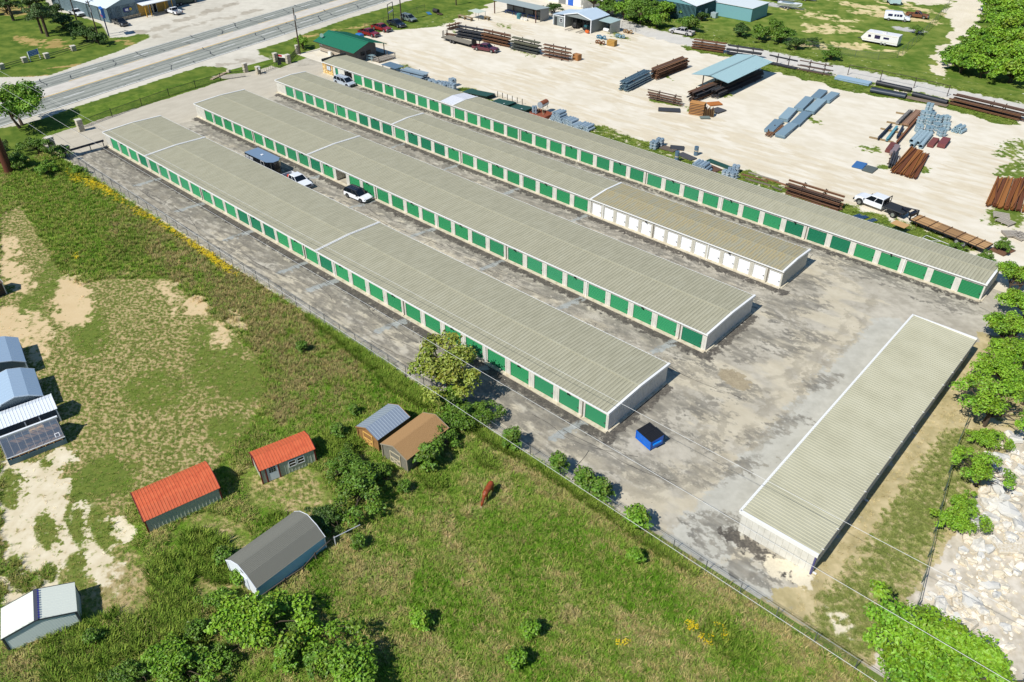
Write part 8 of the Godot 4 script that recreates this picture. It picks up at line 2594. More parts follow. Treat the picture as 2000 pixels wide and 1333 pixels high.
func grey_barn() -> void:
	var t := thing("open_barn", "grey metal barn with white trim, open gable front and side lean-to", "barn", Vector3(-90.9, 0, -104.8))
	var L := 7.7
	var D := 6.6
	var e := 2.9
	var r := 3.8
	var grey := mat(124, 132, 132, 0.6)
	var white := mat(224, 228, 232, 0.5)
	var b := MB.new()
	b.corrugated(Vector3(L, 0, -D), Vector3(0, 0, D), Vector3(0, e, 0), Vector3(1, 0, 0), 0.3, 0.1, 0.03)
	b.corrugated(Vector3(0.02, 0, -D), Vector3(0, 0, D), Vector3(0, e, 0), Vector3(1, 0, 0), 0.3, 0.1, 0.03)
	b.prism(PackedVector2Array([Vector2(0, 0), Vector2(L, 0), Vector2(L, e), Vector2(L * 0.5, r), Vector2(0, e)]), -D - 0.06, -D)
	b.prism(PackedVector2Array([Vector2(0.2, e - 0.25), Vector2(L - 0.2, e - 0.25), Vector2(L - 0.2, e), Vector2(L * 0.5, r - 0.04), Vector2(0.2, e)]), -0.06, 0.0)
	part("wall", b, grey, t)
	b = MB.new()
	b.corrugated(Vector3(-0.25, e - 0.02, 0.2), Vector3(0, 0, -D - 0.4), Vector3(L * 0.5 + 0.25, r - e + 0.06, 0), Vector3.UP, 0.4, 0.1, 0.03)
	b.corrugated(Vector3(L * 0.5, r + 0.04, 0.2), Vector3(0, 0, -D - 0.4), Vector3(L * 0.5 + 0.25, e - r - 0.06, 0), Vector3.UP, 0.4, 0.1, 0.03)
	part("roof", b, mat(176, 192, 204, 0.45, 0.2), t)
	for x in [0.0, L]:
		b = MB.new()
		b.box(Vector3(x, e * 0.5, 0.03), Vector3(0.2, e, 0.14))
		part("corner_post", b, white, t)
	b = MB.new()
	for s in [[Vector3(-0.25, e, 0.22), Vector3(L * 0.5, r + 0.06, 0.22)], [Vector3(L * 0.5, r + 0.06, 0.22), Vector3(L + 0.25, e, 0.22)]]:
		var mid: Vector3 = (s[0] + s[1]) * 0.5
		b.box(mid, Vector3(0.06, 0.18, s[0].distance_to(s[1])), Basis.looking_at(s[1] - s[0], Vector3.UP))
	part("rake_trim", b, white, t)
	# lean-to room
	b = MB.new()
	b.box(Vector3(-1.85, 1.15, -3.0), Vector3(3.6, 2.3, 5.6))
	part("lean_to_wall", b, grey, t)
	b = MB.new()
	b.corrugated(Vector3(-3.9, 2.32, 0.0), Vector3(0, 0, -6.2), Vector3(3.85, 0.5, 0), Vector3.UP, 0.4, 0.1, 0.03)
	part("lean_to_roof", b, mat(176, 192, 204, 0.45, 0.2), t)
	b = MB.new()
	b.box(Vector3(-3.65, 1.15, -0.17), Vector3(0.14, 2.3, 0.12))
	b.box(Vector3(-1.85, 2.28, -0.12), Vector3(3.8, 0.14, 0.1))
	part("lean_to_trim", b, white, t)
	b = MB.new()
	b.box(Vector3(-2.9, 0.95, -0.19), Vector3(0.85, 1.9, 0.05))
	part("door", b, mat(44, 50, 52, 0.6), t)
	sash_window(t, Vector3(-1.3, 1.35, -0.18), 0.8, 0.8, Basis(), white)
	# forklifts inside
	for q in [["dark forklift inside the barn, on the lean-to side", -88.6, mat(64, 66, 64, 0.6)], ["teal and orange forklift inside the barn, on the open lean-to side", -85.4, mat(48, 102, 112, 0.5)]]:
		var f := thing("forklift", q[0], "forklift", Vector3(q[1], 0, -105.6))
		b = MB.new()
		b.bbox(Vector3(0, 0.75, -1.2), Vector3(1.3, 0.9, 2.2), 0.1)
		part("body", b, q[2], f)
		b = MB.new()
		for s in [-0.55, 0.55]:
			b.box(Vector3(s, 1.5, 0.1), Vector3(0.12, 2.2, 0.14))
			b.box(Vector3(s, 1.6, -1.8), Vector3(0.08, 1.2, 0.08))
		b.box(Vector3(0, 2.2, -0.9), Vector3(1.2, 0.08, 1.9))
		b.box(Vector3(0, 0.6, 0.2), Vector3(1.3, 0.5, 0.08))
		part("mast", b, mat(40, 40, 42, 0.6), f)
		for s in [-0.5, 0.5]:
			b = MB.new()
			b.box(Vector3(s, 0.16, 1.6), Vector3(0.14, 0.06, 2.6))
			part("fork", b, mat(58, 46, 40, 0.7), f)
			wheel(f, s * 1.2, -0.35, 0.36, 0.24, mat(150, 120, 60, 0.6))
			wheel(f, s * 1.2, -2.0, 0.36, 0.24, mat(150, 120, 60, 0.6))
	b = MB.new()
	for i in 4:
		b.bbox(Vector3(0.2 * i, 0.3 + 0.1 * (i % 2), 0.1 * i), Vector3(0.6, 0.5, 0.5), 0.08)
	solo("machine", "orange machine at the barn corner post", "machine", b, mat(206, 96, 34, 0.5), Vector3(-84.2, 0, -104.6))
	# little open lean-to beside the barn
	t = thing("open_lean_to", "small open cornered metal lean-to beside the grey barn", "shed", Vector3(-83.0, 0, -107.3), -0.1)
	b = MB.new()
	b.corrugated(Vector3(3.5, 0, -3.6), Vector3(0, 0, 3.4), Vector3(0, 2.4, 0), Vector3(1, 0, 0), 0.3, 0.1, 0.03)
	b.corrugated(Vector3(0, 0, -3.6), Vector3(3.5, 0, 0), Vector3(0, 2.5, 0), Vector3(0, 0, 1), 0.3, 0.1, 0.03)
	part("wall", b, mat(172, 178, 176, 0.5, 0.2), t)
	b = MB.new()
	b.corrugated(Vector3(-0.1, 2.62, -3.8), Vector3(3.8, 0, 0), Vector3(0, -0.2, 3.9), Vector3.UP, 0.4, 0.1, 0.03)
	part("roof", b, mat(176, 196, 190, 0.45, 0.2), t)
	for x in [0.05, 1.2, 2.4]:
		b = MB.new()
		b.box(Vector3(x, 1.2, -3.5), Vector3(0.12, 2.4, 0.1))
		part("stud", b, mat(90, 72, 60, 0.8), t)
	b = MB.new()
	b.bbox(Vector3(0, 0.35, 0), Vector3(1.5, 0.7, 1.0), 0.2)
	solo("bag", "large white bag in the small open lean-to", "bag", b, mat(212, 214, 216, 0.9), Vector3(-81.4, 0, -108.6))
	b = MB.new()
	for i in 4:
		b.bbox(Vector3(0, 0.16 + i * 0.3, 0), Vector3(1.9, 0.26, 1.3), 0.03)
	solo("timber_stack", "stack of yellow brown timbers on the grass by the small lean-to", "timber", b, mat(170, 132, 66, 0.9), Vector3(-73.77, 0, -100.21), 0.1)
	for q in [["blue tub pile between the barn and the timber stack", Vector3(-78.93, 0, -103.13), mat(74, 124, 150, 0.5)], ["pale blue wire coils on the grass by the small lean-to", Vector3(-76.25, 0, -106.65), mat(120, 150, 164, 0.5)], ["brown net coils along the fence beside the small lean-to", Vector3(-77.19, 0, -110.92), mat(140, 112, 76, 0.9)], ["rusty parts pile in front of the blue tubs", Vector3(-76.65, 0, -99.74), rust[1]]]:
		var p := thing("coil_pile", q[0], "coil pile", q[1])
		for i in 4:
			b = MB.new()
			b.tube(Vector3(-0.9 + 0.6 * i, 0.3 + 0.15 * (i % 2), 0.2 * (i % 3)), Vector3(-0.5 + 0.6 * i, 0.3 + 0.2 * (i % 2), 0.5), 0.36, 0.18, 12)
			part("coil", b, q[2], p)
	# white building with a blue door by the top edge
	t = thing("white_building", "white walled building with a blue door at the top edge behind the barn", "building", Vector3(-103.52, 0, -122.13))
	b = MB.new()
	b.bbox(Vector3(3.0, 1.6, -4.0), Vector3(22.0, 3.2, 8.0), 0.05)
	part("wall", b, mat(226, 226, 222, 0.7), t)
	b = MB.new()
	b.box(Vector3(0.4, 1.2, 0.02), Vector3(1.7, 2.4, 0.06))
	part("door", b, mat(40, 96, 190, 0.5), t)
	b = MB.new()
	b.box(Vector3(-2.4, 1.2, 0.02), Vector3(2.4, 2.4, 0.05))
	part("shutter", b, mat(120, 122, 122, 0.6), t)
	# teal warehouse
	var c := Vector3(-70.82, 3.6, -129.2)
	t = thing("warehouse", "teal metal warehouse with a white roof among trees beyond the lane", "warehouse", Vector3(c.x, 0, c.z))
	b = MB.new()
	b.prism(PackedVector2Array([Vector2(0, 0), Vector2(0, 3.6), Vector2(-9, 5.2), Vector2(-18, 3.6), Vector2(-18, 0)]), -9.0, 0.0)
	b.corrugated(Vector3(0, 0, 0), Vector3(0, 0, -9.0), Vector3(0, 3.6, 0), Vector3(1, 0, 0), 0.35, 0.1, 0.03)
	b.corrugated(Vector3(-18, 0, 0), Vector3(18, 0, 0), Vector3(0, 3.55, 0), Vector3(0, 0, 1), 0.35, 0.1, 0.03)
	b.box(Vector3(4.0, 1.5, -13.0), Vector3(12.0, 3.0, 8.0))
	part("wall", b, mat(112, 160, 166, 0.6), t)
	b = MB.new()
	b.corrugated(Vector3(0.2, 3.6, 0.2), Vector3(0, 0, -9.4), Vector3(-9.2, 1.64, 0), Vector3.UP, 0.5, 0.1, 0.03)
	b.corrugated(Vector3(-18.2, 3.6, 0.2), Vector3(0, 0, -9.4), Vector3(9.2, 1.64, 0), Vector3.UP, 0.5, 0.1, 0.03)
	b.box(Vector3(4.0, 3.04, -13.0), Vector3(12.4, 0.08, 8.4))
	part("roof", b, mat(204, 212, 212, 0.6), t)
	for z in [-2.0, -5.0]:
		b = MB.new()
		b.box(Vector3(0.04, 1.1, z), Vector3(0.06, 2.2, 1.0))
		part("door", b, mat(196, 206, 208, 0.6), t)
	b = MB.new()
	b.bbox(Vector3(1.4, 0.6, -6.8), Vector3(1.4, 1.2, 1.2), 0.05)
	part("roof_unit", b, mat(150, 166, 168, 0.6), t)

func carport() -> void:
	var t := thing("carport", "pale blue green open carport roof on steel posts over the bar racks", "carport", Vector3(-45.8, 0, -87.1))
	var L := 17.2
	var W := 7.8
	var b := MB.new()
	# gable runs along z
	for s in [[0.0, W * 0.5, 2.7, 3.25], [W, W * 0.5, 2.7, 3.25]]:
		b.corrugated(Vector3(s[0], s[2], 0), Vector3(0, 0, -L), Vector3(s[1] - s[0], s[3] - s[2], 0), Vector3.UP, 0.6, 0.06, 0.02)
		b.quad(Vector3(s[0], s[2] - 0.03, 0), Vector3(s[1], s[3] - 0.03, 0), Vector3(s[1], s[3] - 0.03, -L), Vector3(s[0], s[2] - 0.03, -L), Vector3.DOWN)
	part("roof", b, mat(154, 184, 186, 0.5, 0.1), t)
	b = MB.new()
	b.box(Vector3(W * 0.5, 3.28, -L * 0.5), Vector3(0.3, 0.04, L))
	part("ridge_cap", b, mat(136, 160, 162, 0.5, 0.1), t)
	for z in [-1.2, -6.0, -11.0, -16.0]:
		for x in [2.0, W - 2.0]:
			b = MB.new()
			b.box(Vector3(x, 1.4, z), Vector3(0.16, 2.85, 0.16))
			part("post", b, mat(70, 54, 46, 0.8), t)
		b = MB.new()
		b.box(Vector3(W * 0.5, 2.68, z), Vector3(W - 0.4, 0.16, 0.12))
		part("rafter", b, mat(84, 92, 90, 0.7), t)

func mid_stock() -> void:
	# the timber bearers and their loads in the middle of the east yard
	var wood := [mat(140, 120, 88, 0.95)]
	for q in [[Vector3(-11.72, 0, -100.15), Vector3(-7.98, 0, -100.83), "farthest timber bearer under the brown beams"], [Vector3(-11.2, 0, -94.65), Vector3(-7.69, 0, -95.25), "second timber bearer under the brown beams"], [Vector3(-10.77, 0, -90.9), Vector3(-7.1, 0, -91.14), "timber bearer under the navy and teal beams"], [Vector3(-10.63, 0, -85.85), Vector3(-6.86, 0, -86.32), "nearest timber bearer under the navy and teal beams"]]:
		bars("timber_bearer", q[2], "timber", "", q[0], q[1], 1, 0.3, "box", 0.28, 0.22, wood, 0.0)
	var y := Vector3(0, 0.24, 0)
	bars("steel_beam", "slim dark and white edged beam lying beside the brown bundle", "steel stock", "slim beams on the far bearers", Vector3(-9.57, 0, -94.51) + y, Vector3(-10.2, 0, -102.55) + y, 3, 0.24, "channel", 0.22, 0.24, [dark_steel[0], mat(186, 182, 176, 0.7), rust[0]], 0.0)
	bars("steel_beam", "brown beam in the wide bundle on the far bearers", "steel stock", "brown bundle on the far bearers", Vector3(-8.61, 0, -94.74) + y, Vector3(-9.27, 0, -102.7) + y, 4, 0.3, "box", 0.28, 0.34, [mat(126, 96, 76, 0.85), mat(144, 112, 90, 0.85)], 0.0)
	bars("steel_beam", "longest brown beam, along the right ends of all bearers", "steel stock", "", Vector3(-6.15, 0, -85.53) + y, Vector3(-7.78, 0, -100.02) + y, 1, 0.3, "beam", 0.32, 0.4, [mat(118, 76, 48, 0.85)], 0.0)
	bars("steel_beam", "navy painted beam at the free end of the near bearers", "steel stock", "", Vector3(-9.11, 0, -85.45) + y, Vector3(-9.85, 0, -92.99) + y, 1, 0.3, "beam", 0.32, 0.34, [mat(34, 44, 58, 0.6)], 0.0)
	bars("steel_beam", "teal painted beam in the middle of the near bearers", "steel stock", "", Vector3(-7.81, 0, -85.76) + y, Vector3(-8.79, 0, -92.69) + y, 1, 0.3, "beam", 0.4, 0.34, [mat(92, 146, 156, 0.6)], 0.0)
	bars("steel_beam", "short navy beam between the teal beam and the long brown beam", "steel stock", "", Vector3(-7.01, 0, -88.23) + y, Vector3(-8.02, 0, -93.38) + y, 1, 0.3, "beam", 0.34, 0.34, [mat(44, 54, 68, 0.6)], 0.0)
	plates("sheet_stack", "dark red sheet stack below the navy beams", "sheet stack", Vector3(-6.17, 0, -83.25), 1.7, 3.4, 0.85, 7, 0.08, [mat(108, 58, 54, 0.7)])
	plates("sheet_stack", "mauve grey sheet stack beside the dark red one", "sheet stack", Vector3(-5.3, 0, -82.65), 1.73, 3.6, 0.85, 7, 0.08, [mat(130, 116, 118, 0.7)])
	stock_rack("low rack of dark and white bars at the left of the rusty pipe pile", Vector3(-3.77, 0, -75.82), Vector3(-5.05, 0, -80.96), 0.5, 2, 4, 1.2, [dark_steel[0], mat(170, 164, 156, 0.8), rust[3]], "short dark or white bar beside the rusty pipe pile")
	var rb := [mat(138, 162, 172, 0.6), mat(122, 148, 160, 0.6)]
	var i := 0
	for p in [Vector3(-5.62, 0, -94), Vector3(-4.18, 0, -94.39), Vector3(-6.64, 0, -97.79), Vector3(-5.22, 0, -98.12), Vector3(-7.3, 0, -101.11), Vector3(-6.2, 0, -101.44), Vector3(-7.69, 0, -104.47), Vector3(-3.65, 0, -96.71), Vector3(-2.64, 0, -97.93), Vector3(-4.69, 0, -100.52), Vector3(-3.78, 0, -101.34), Vector3(-2.21, 0, -94.65)]:
		roll_bundle("strapped bundle of upright blue grey wire rolls in the middle of the east yard", p, 1.15 if i != 6 else 1.5, 0.3, rb[i % 2], "upright wire roll bundles in the east yard")
		i += 1
	roll_pile("short blue grey roll lying to the right of the upright bundles", Vector3(-1.63, 0, -97.61), Vector3(0.15, 0, -97.39), 3, 2, 0.3, rb)
	var cv := [mat(164, 186, 194, 0.5), mat(150, 174, 184, 0.5)]
	for q in [[Vector3(-4.69, 0, -87.99), Vector3(-5.12, 0, -93.54), "left"], [Vector3(-3.93, 0, -86.12), Vector3(-4.58, 0, -93.42), "second from the left"], [Vector3(-3.64, 0, -87.79), Vector3(-4.06, 0, -93.58), "third from the left"], [Vector3(-2.74, 0, -86.63), Vector3(-3.46, 0, -93.52), "right"]]:
		var d: Vector3 = q[1] - q[0]
		var b := MB.new()
		b.tube(Vector3(0, 0.36, 0), Vector3(d.length(), 0.36, 0), 0.34, 0.31, 18)
		for k in int(d.length() / 0.22):
			b.cyl(Vector3(0.1 + k * 0.22, 0.36, 0), Vector3(0.18 + k * 0.22, 0.36, 0), 0.36, 0.36, 18, false)
		solo("culvert", "pale blue corrugated culvert pipe, " + q[2] + " of the four", "pipe", b, cv[0], q[0], atan2(-d.z, d.x))
	plates("sheet_stack", "left dark red sheet stack, beside the four pale culverts", "sheet stack", Vector3(-1.97, 0, -90.16), 1.67, 3.8, 0.95, 5, 0.07, [mat(120, 66, 60, 0.7)])
	plates("sheet_stack", "right dark red sheet stack, thicker, with pale lower sheets", "sheet stack", Vector3(-0.6, 0, -90.83), 1.67, 3.4, 1.2, 8, 0.08, [mat(118, 62, 62, 0.7)])
	pipe_heap("rusty pipe in the criss cross heap below the culverts", Vector3(-2.76, 0, -74.22), Vector3(-3.83, 0, -85.64), Vector3(1.13, 0, -74.32), Vector3(-0.62, 0, -84.42), 30, 0.1)
	pipe_heap("rusty pipe in the tidy pile at the image edge by the pallets", Vector3(11.25, 0, -71.98), Vector3(9.85, 0, -82.21), Vector3(16.87, 0, -73.54), Vector3(14.55, 0, -86.46), 40, 0.11)
	plates("steel_plate", "blue steel plate lying alone on the sand", "steel plate", Vector3(-7.2, 0, -73.75), 1.67, 2.6, 1.6, 2, 0.05, [mat(58, 104, 156, 0.6)])
	plates("steel_plate", "dark weathered plate next to the blue plate", "steel plate", Vector3(-5.43, 0, -73.31), 1.58, 2.4, 1.6, 2, 0.05, [mat(84, 92, 90, 0.8)])
	var pl := [mat(170, 162, 148, 0.95), mat(150, 142, 130, 0.95)]
	i = 0
	for q in [["grey pallet tipped on the scrub below the tidy pipe pile", Vector3(13.91, 0, -70.04), 0.3], ["grey pallets stacked in the scrub, middle one", Vector3(14.85, 0, -68.5), -0.3], ["pale pallet lying nearest the end tree", Vector3(16.46, 0, -65.37), 0.7], ["pale pallet standing at the image edge", Vector3(17.5, 0, -65.57), 1.2]]:
		var t := thing("pallet", q[0], "pallet", q[1], q[2])
		for k in 7:
			var b := MB.new()
			b.box(Vector3(0, 0.32, -0.75 + k * 0.25), Vector3(2.0, 0.03, 0.16))
			part("board", b, pl[k % 2], t)
		for x in [-0.9, 0.0, 0.9]:
			var b := MB.new()
			b.box(Vector3(x, 0.2, 0), Vector3(0.1, 0.2, 1.7))
			part("bearer", b, pl[1], t)
		i += 1
	plates("steel_plate", "rusty ribbed sheet on the ground past the end of the wooden trailer", "steel plate", Vector3(16.83, 0, -60.29), 1.28, 2.6, 2.0, 1, 0.05, [rust[0]])

func pipe_heap(label: String, na: Vector3, fa: Vector3, nb: Vector3, fb: Vector3, n: int, r: float) -> void:
	var m := [mat(136, 84, 34, 0.9), mat(120, 68, 30, 0.9), mat(150, 96, 44, 0.9), mat(104, 58, 30, 0.9)]
	for i in n:
		var f := (i + 0.5) / n
		var lay := i % 5
		var a := na.lerp(nb, clampf(f + (rng.randf_range(-0.12, 0.12) if lay == 0 else 0.0), 0.02, 0.98))
		var c := fa.lerp(fb, clampf(f + (rng.randf_range(-0.25, 0.25) if lay == 0 else rng.randf_range(-0.02, 0.02)), 0.02, 0.98))
		var y := 0.3 if lay else 0.52
		var d := c - a
		var b := MB.new()
		b.tube(Vector3.ZERO, Vector3(d.length(), 0, 0), r, r * 0.8, 8)
		solo("rusty_pipe", label, "pipe", b, m[(i * 7 + lay) % 4], a + Vector3(0, y, 0) + d.normalized() * rng.randf_range(-0.3, 0.3), atan2(-d.z, d.x), label + " - pipes")
	for f in [0.2, 0.75]:
		var a := na.lerp(fa, f)
		var c := nb.lerp(fb, f)
		bars("timber_bearer", ["near", "far"][int(f > 0.5)] + " timber under the " + label.trim_prefix("rusty pipe in the "), "timber", "", a, c, 1, 0.2, "box", 0.2, 0.18, [mat(120, 98, 66, 0.95)], 0.0)

func fence_stock() -> void:
	# goods on the grass strip behind the yard-side storage block
	var gb := [mat(142, 160, 172, 0.55), mat(126, 146, 160, 0.55)]
	var b := MB.new()
	var t := thing("sheet_table", "dark posted table with a slate blue sheet top behind the office roof", "table", Vector3(-95.51, 0, -56.09))
	b.box(Vector3(0, 1.25, 0), Vector3(4.4, 0.06, 2.4))
	part("top", b, mat(104, 128, 144, 0.5, 0.2), t)
	for q in [[-1.9, -1.0], [1.9, -1.0], [-1.9, 1.0], [1.9, 1.0]]:
		b = MB.new()
		b.box(Vector3(q[0], 0.62, q[1]), Vector3(0.12, 1.24, 0.12))
		part("leg", b, mat(74, 62, 54, 0.8), t)
	stock_rack("rack of wide pale blue troughs between the slate table and the wrapped rolls", Vector3(-91.58, 0, -56.58), Vector3(-85.77, 0, -57.15), 1.2, 4, 4, 2.6, gb, "pale blue trough on the rack behind the storage block", [0.05, 0.55], "channel")
	t = thing("panel_frame", "bent pale blue frame panels leaning beside the timber deck", "frame", Vector3(-104.51, 0, -58.08))
	for i in 4:
		b = MB.new()
		b.cyl(Vector3(-0.8, 0.1, 0.3 * i), Vector3(-0.8, 1.1, 0.3 * i - 0.3), 0.04)
		b.cyl(Vector3(0.8, 0.1, 0.3 * i), Vector3(0.8, 1.1, 0.3 * i - 0.3), 0.04)
		b.cyl(Vector3(-0.8, 1.1, 0.3 * i - 0.3), Vector3(0.8, 1.1, 0.3 * i - 0.3), 0.04)
		b.cyl(Vector3(-0.8, 0.6, 0.3 * i - 0.15), Vector3(0.8, 0.6, 0.3 * i - 0.15), 0.04)
		part("bar", b, mat(140, 170, 180, 0.5, 0.2), t)
	var i := 0
	for p in [Vector3(-83.75, 0, -55.68), Vector3(-82.22, 0, -55.86), Vector3(-81.2, 0, -56.37), Vector3(-80.04, 0, -56.62), Vector3(-80.31, 0, -57.97), Vector3(-79.06, 0, -55.14), Vector3(-78.2, 0, -55.92)]:
		roll_bundle("strapped blue grey roll bundle in the row beside the trough rack", p, 1.0 if i < 4 else 1.4, 0.32, gb[i % 2], "roll bundles beside the trough rack")
		i += 1
	var gp := mat(36, 74, 62, 0.5)
	for q in [["largest stack of dark green gate panels, beside the white roof panel", Vector3(-73.18, 0, -58.12), 6.4], ["middle stack of dark green gate panels", Vector3(-66.38, 0, -57.55), 4.4], ["stack of dark green gate panels beside the raised tank", Vector3(-62.26, 0, -57.7), 4.4]]:
		t = thing("gate_panel_stack", q[0], "panel stack", q[1], 0.0)
		for k in 4:
			b = MB.new()
			b.box(Vector3(0.1 * k, 0.1 + 0.13 * k, 0.2 * k), Vector3(q[2], 0.05, 2.2), Basis(Vector3(0, 0, 1), 0.03 * k))
			part("panel", b, gp, t)
		b = MB.new()
		b.box(Vector3(q[2] * 0.3, 0.56, 1.3), Vector3(0.5, 0.08, 0.3))
		part("white_tag", b, mat(214, 220, 218, 0.6), t)
	for k in 6:
		b = MB.new()
		b.box(Vector3(0, 0.5, 0), Vector3(0.09, 1.0, 0.09))
		solo("short_post", "short dark post standing behind the green gate panels", "post", b, mat(60, 54, 48, 0.8), Vector3(-69.72, 0, -59.34).lerp(Vector3(-63.6, 0, -59.33), k / 5.0), 0.0, "short posts behind the gate panels")
	roll_bundle("blue rolls standing against the raised tank stand", Vector3(-58.87, 0, -57.3), 1.3, 0.22, gb[1], "")
	# raised tank
	var a := Vector3(-57.8, 1.7, -57.39)
	var c := Vector3(-58.04, 1.7, -59.61)
	var d := (c - a).normalized()
	t = thing("fuel_tank", "rusty topped silver fuel tank raised on thin legs over a red steel tray", "tank", Vector3((a.x + c.x) * 0.5, 0, (a.z + c.z) * 0.5), atan2(-d.z, d.x))
	b = MB.new()
	b.cyl(Vector3(-1.0, 1.7, 0), Vector3(1.0, 1.7, 0), 0.55, 0.55, 20)
	part("tank", b, mat(170, 180, 186, 0.4, 0.4), t)
	b = MB.new()
	for k in 8:
		var a0 := PI * (0.08 + 0.84 * k / 8.0)
		var a1 := PI * (0.08 + 0.84 * (k + 1) / 8.0)
		b.quad(Vector3(-0.96, 1.7 + sin(a0) * 0.558, cos(a0) * 0.558), Vector3(0.98, 1.7 + sin(a0) * 0.558, cos(a0) * 0.558), Vector3(0.98, 1.7 + sin(a1) * 0.558, cos(a1) * 0.558), Vector3(-0.96, 1.7 + sin(a1) * 0.558, cos(a1) * 0.558), Vector3(0, sin(a0), cos(a0)))
	part("rusted_top", b, mat(130, 72, 44, 0.9), t)
	for x in [-0.8, 0.8]:
		for s in [-1.0, 1.0]:
			b = MB.new()
			b.cyl(Vector3(x, 0, s * 0.6), Vector3(x, 1.4, s * 0.36), 0.035)
			b.cyl(Vector3(x, 0.1, s * 0.6), Vector3(-x, 1.2, s * 0.42), 0.025)
			part("leg", b, mat(206, 196, 160, 0.7), t)
	t = thing("steel_tray", "red brown open steel tray under the raised tank", "tray", Vector3(-57.27, 0, -57.38), 0.0)
	b = MB.new()
	b.box(Vector3(0, 0.06, 0), Vector3(3.6, 0.06, 2.4))
	for s in [-1.0, 1.0]:
		b.box(Vector3(0, 0.3, s * 1.2), Vector3(3.6, 0.5, 0.08))
		b.box(Vector3(s * 1.8, 0.3, 0), Vector3(0.08, 0.5, 2.32))
	part("tray", b, mat(132, 72, 50, 0.85), t)
	roll_pile("blue grey wire roll in the tallest pile beside the raised tank", Vector3(-55, 0, -56.77), Vector3(-51.84, 0, -56.7), 6, 4, 0.24, gb)
	roll_pile("blue grey wire roll in the second pile from the tank", Vector3(-52.4, 0, -56.83), Vector3(-49.65, 0, -56.77), 5, 2, 0.26, gb)
	roll_pile("blue grey wire roll in the low pair from the tank", Vector3(-50.27, 0, -56.84), Vector3(-49.03, 0, -56.69), 3, 1, 0.26, gb)
	roll_pile("blue grey wire roll in the last pile before the bare sand strip", Vector3(-48.82, 0, -56.57), Vector3(-46.69, 0, -56.64), 5, 2, 0.26, gb)
	for q in [["upright blue roll bundle beside the scattered dark plates", Vector3(-34.4, 0, -58.32)], ["upright blue roll bundle behind the other by the scattered dark plates", Vector3(-34.32, 0, -59.81)]]:
		roll_bundle(q[0], q[1], 1.2, 0.3, gb[1], "")
	for q in [["brown grey plate on the sand mound", Vector3(-32.46, 0, -59.51), 0.05, 2.6, 1.4, mat(96, 84, 74, 0.9)], ["dark slate plate overlapping the brown grey one", Vector3(-31.66, 0, -60.79), 0.5, 2.2, 1.6, dark_steel[0]], ["dark plate between the two standing cylinders", Vector3(-28.63, 0, -58.86), -0.2, 3.0, 1.4, dark_steel[1]], ["brown rusty plate beside the roll pile", Vector3(-23.33, 0, -57.64), -0.2, 2.6, 1.6, rust[2]], ["dark green panel lying behind the brown rusty plate", Vector3(-23.31, 0, -59.71), -0.1, 4.2, 1.0, gp]]:
		plates("steel_plate", q[0], "steel plate", q[1], q[2], q[3], q[4], 2, 0.06, [q[5]])
	for q in [["blue grey cylinder standing on end at the grass edge behind the storage roof", Vector3(-28.84, 0, -56.27), 1.7], ["blue grey cylinder standing alone on the sand with a pale label", Vector3(-27.99, 0, -60.52), 1.4]]:
		t = thing("standing_cylinder", q[0], "wire roll", q[1])
		b = MB.new()
		b.tube(Vector3(0, 0, 0), Vector3(0, q[2], 0), 0.34, 0.14, 16)
		part("roll", b, mat(92, 118, 138, 0.5, 0.2), t)
		b = MB.new()
		b.cyl(Vector3(0, q[2] * 0.5, 0), Vector3(0, q[2] * 0.5 + 0.12, 0), 0.346, 0.346, 16, false)
		part("label", b, mat(206, 186, 150, 0.7), t)
	roll_pile("blue grey wire roll in the pile behind the storage roof, by the rusty plate", Vector3(-25.74, 0, -54.7), Vector3(-23.02, 0, -54.92), 6, 3, 0.26, gb)
	i = 0
	for p in [Vector3(-20.23, 0, -56.22), Vector3(-20.03, 0, -57.38), Vector3(-20.08, 0, -58.82), Vector3(-19.26, 0, -56.62)]:
		roll_bundle("strapped blue roll bundle at the start of the timber pieces", p, 1.1, 0.28, gb[i % 2], "roll bundles by the timber pieces")
		i += 1
	for q in [[Vector3(-18.97, 0, -58.83), Vector3(-14.78, 0, -58.99), "thin reddish bar on the grass by the roll bundles", rust[0]], [Vector3(-17.76, 0, -57.73), Vector3(-13.83, 0, -57.96), "weathered plank on the grass before the tall rack", mat(110, 100, 88, 0.95)], [Vector3(-16.02, 0, -59.78), Vector3(-11.9, 0, -59.71), "long bar reaching the foot of the tall rack", rust[1]], [Vector3(-13.5, 0, -57.8), Vector3(-11.9, 0, -57.64), "short weathered block by the tall rack", mat(104, 96, 86, 0.95)], [Vector3(-18.5, 0, -60), Vector3(-13.74, 0, -60.16), "grey plank nearest the sand by the tall rack", mat(134, 128, 116, 0.95)]]:
		bars("loose_bar", q[2], "steel stock", "", q[0], q[1], 1, 0.3, "box", 0.3, 0.16, [q[3]], 0.0)
	stock_rack("tall rusty rack with slanting arms behind the storage roof, near the white truck", Vector3(-11.22, 0, -58.03), Vector3(-3.05, 0, -57.99), 1.5, 4, 2, 0.9, rust, "long rusty beam on the tall rack near the white truck", [0.28, 0.66], "beam", true)
	bars("rusty_girder", "heavy rusty girder on the ground along the tall rack", "steel stock", "heavy girders under the tall rack", Vector3(-11.04, 0, -57.51), Vector3(-3.12, 0, -57.3), 2, 0.4, "beam", 0.4, 0.4, [rust[0], rust[1]], 0.0)
	var nb := mat(44, 76, 116, 0.5, 0.2)
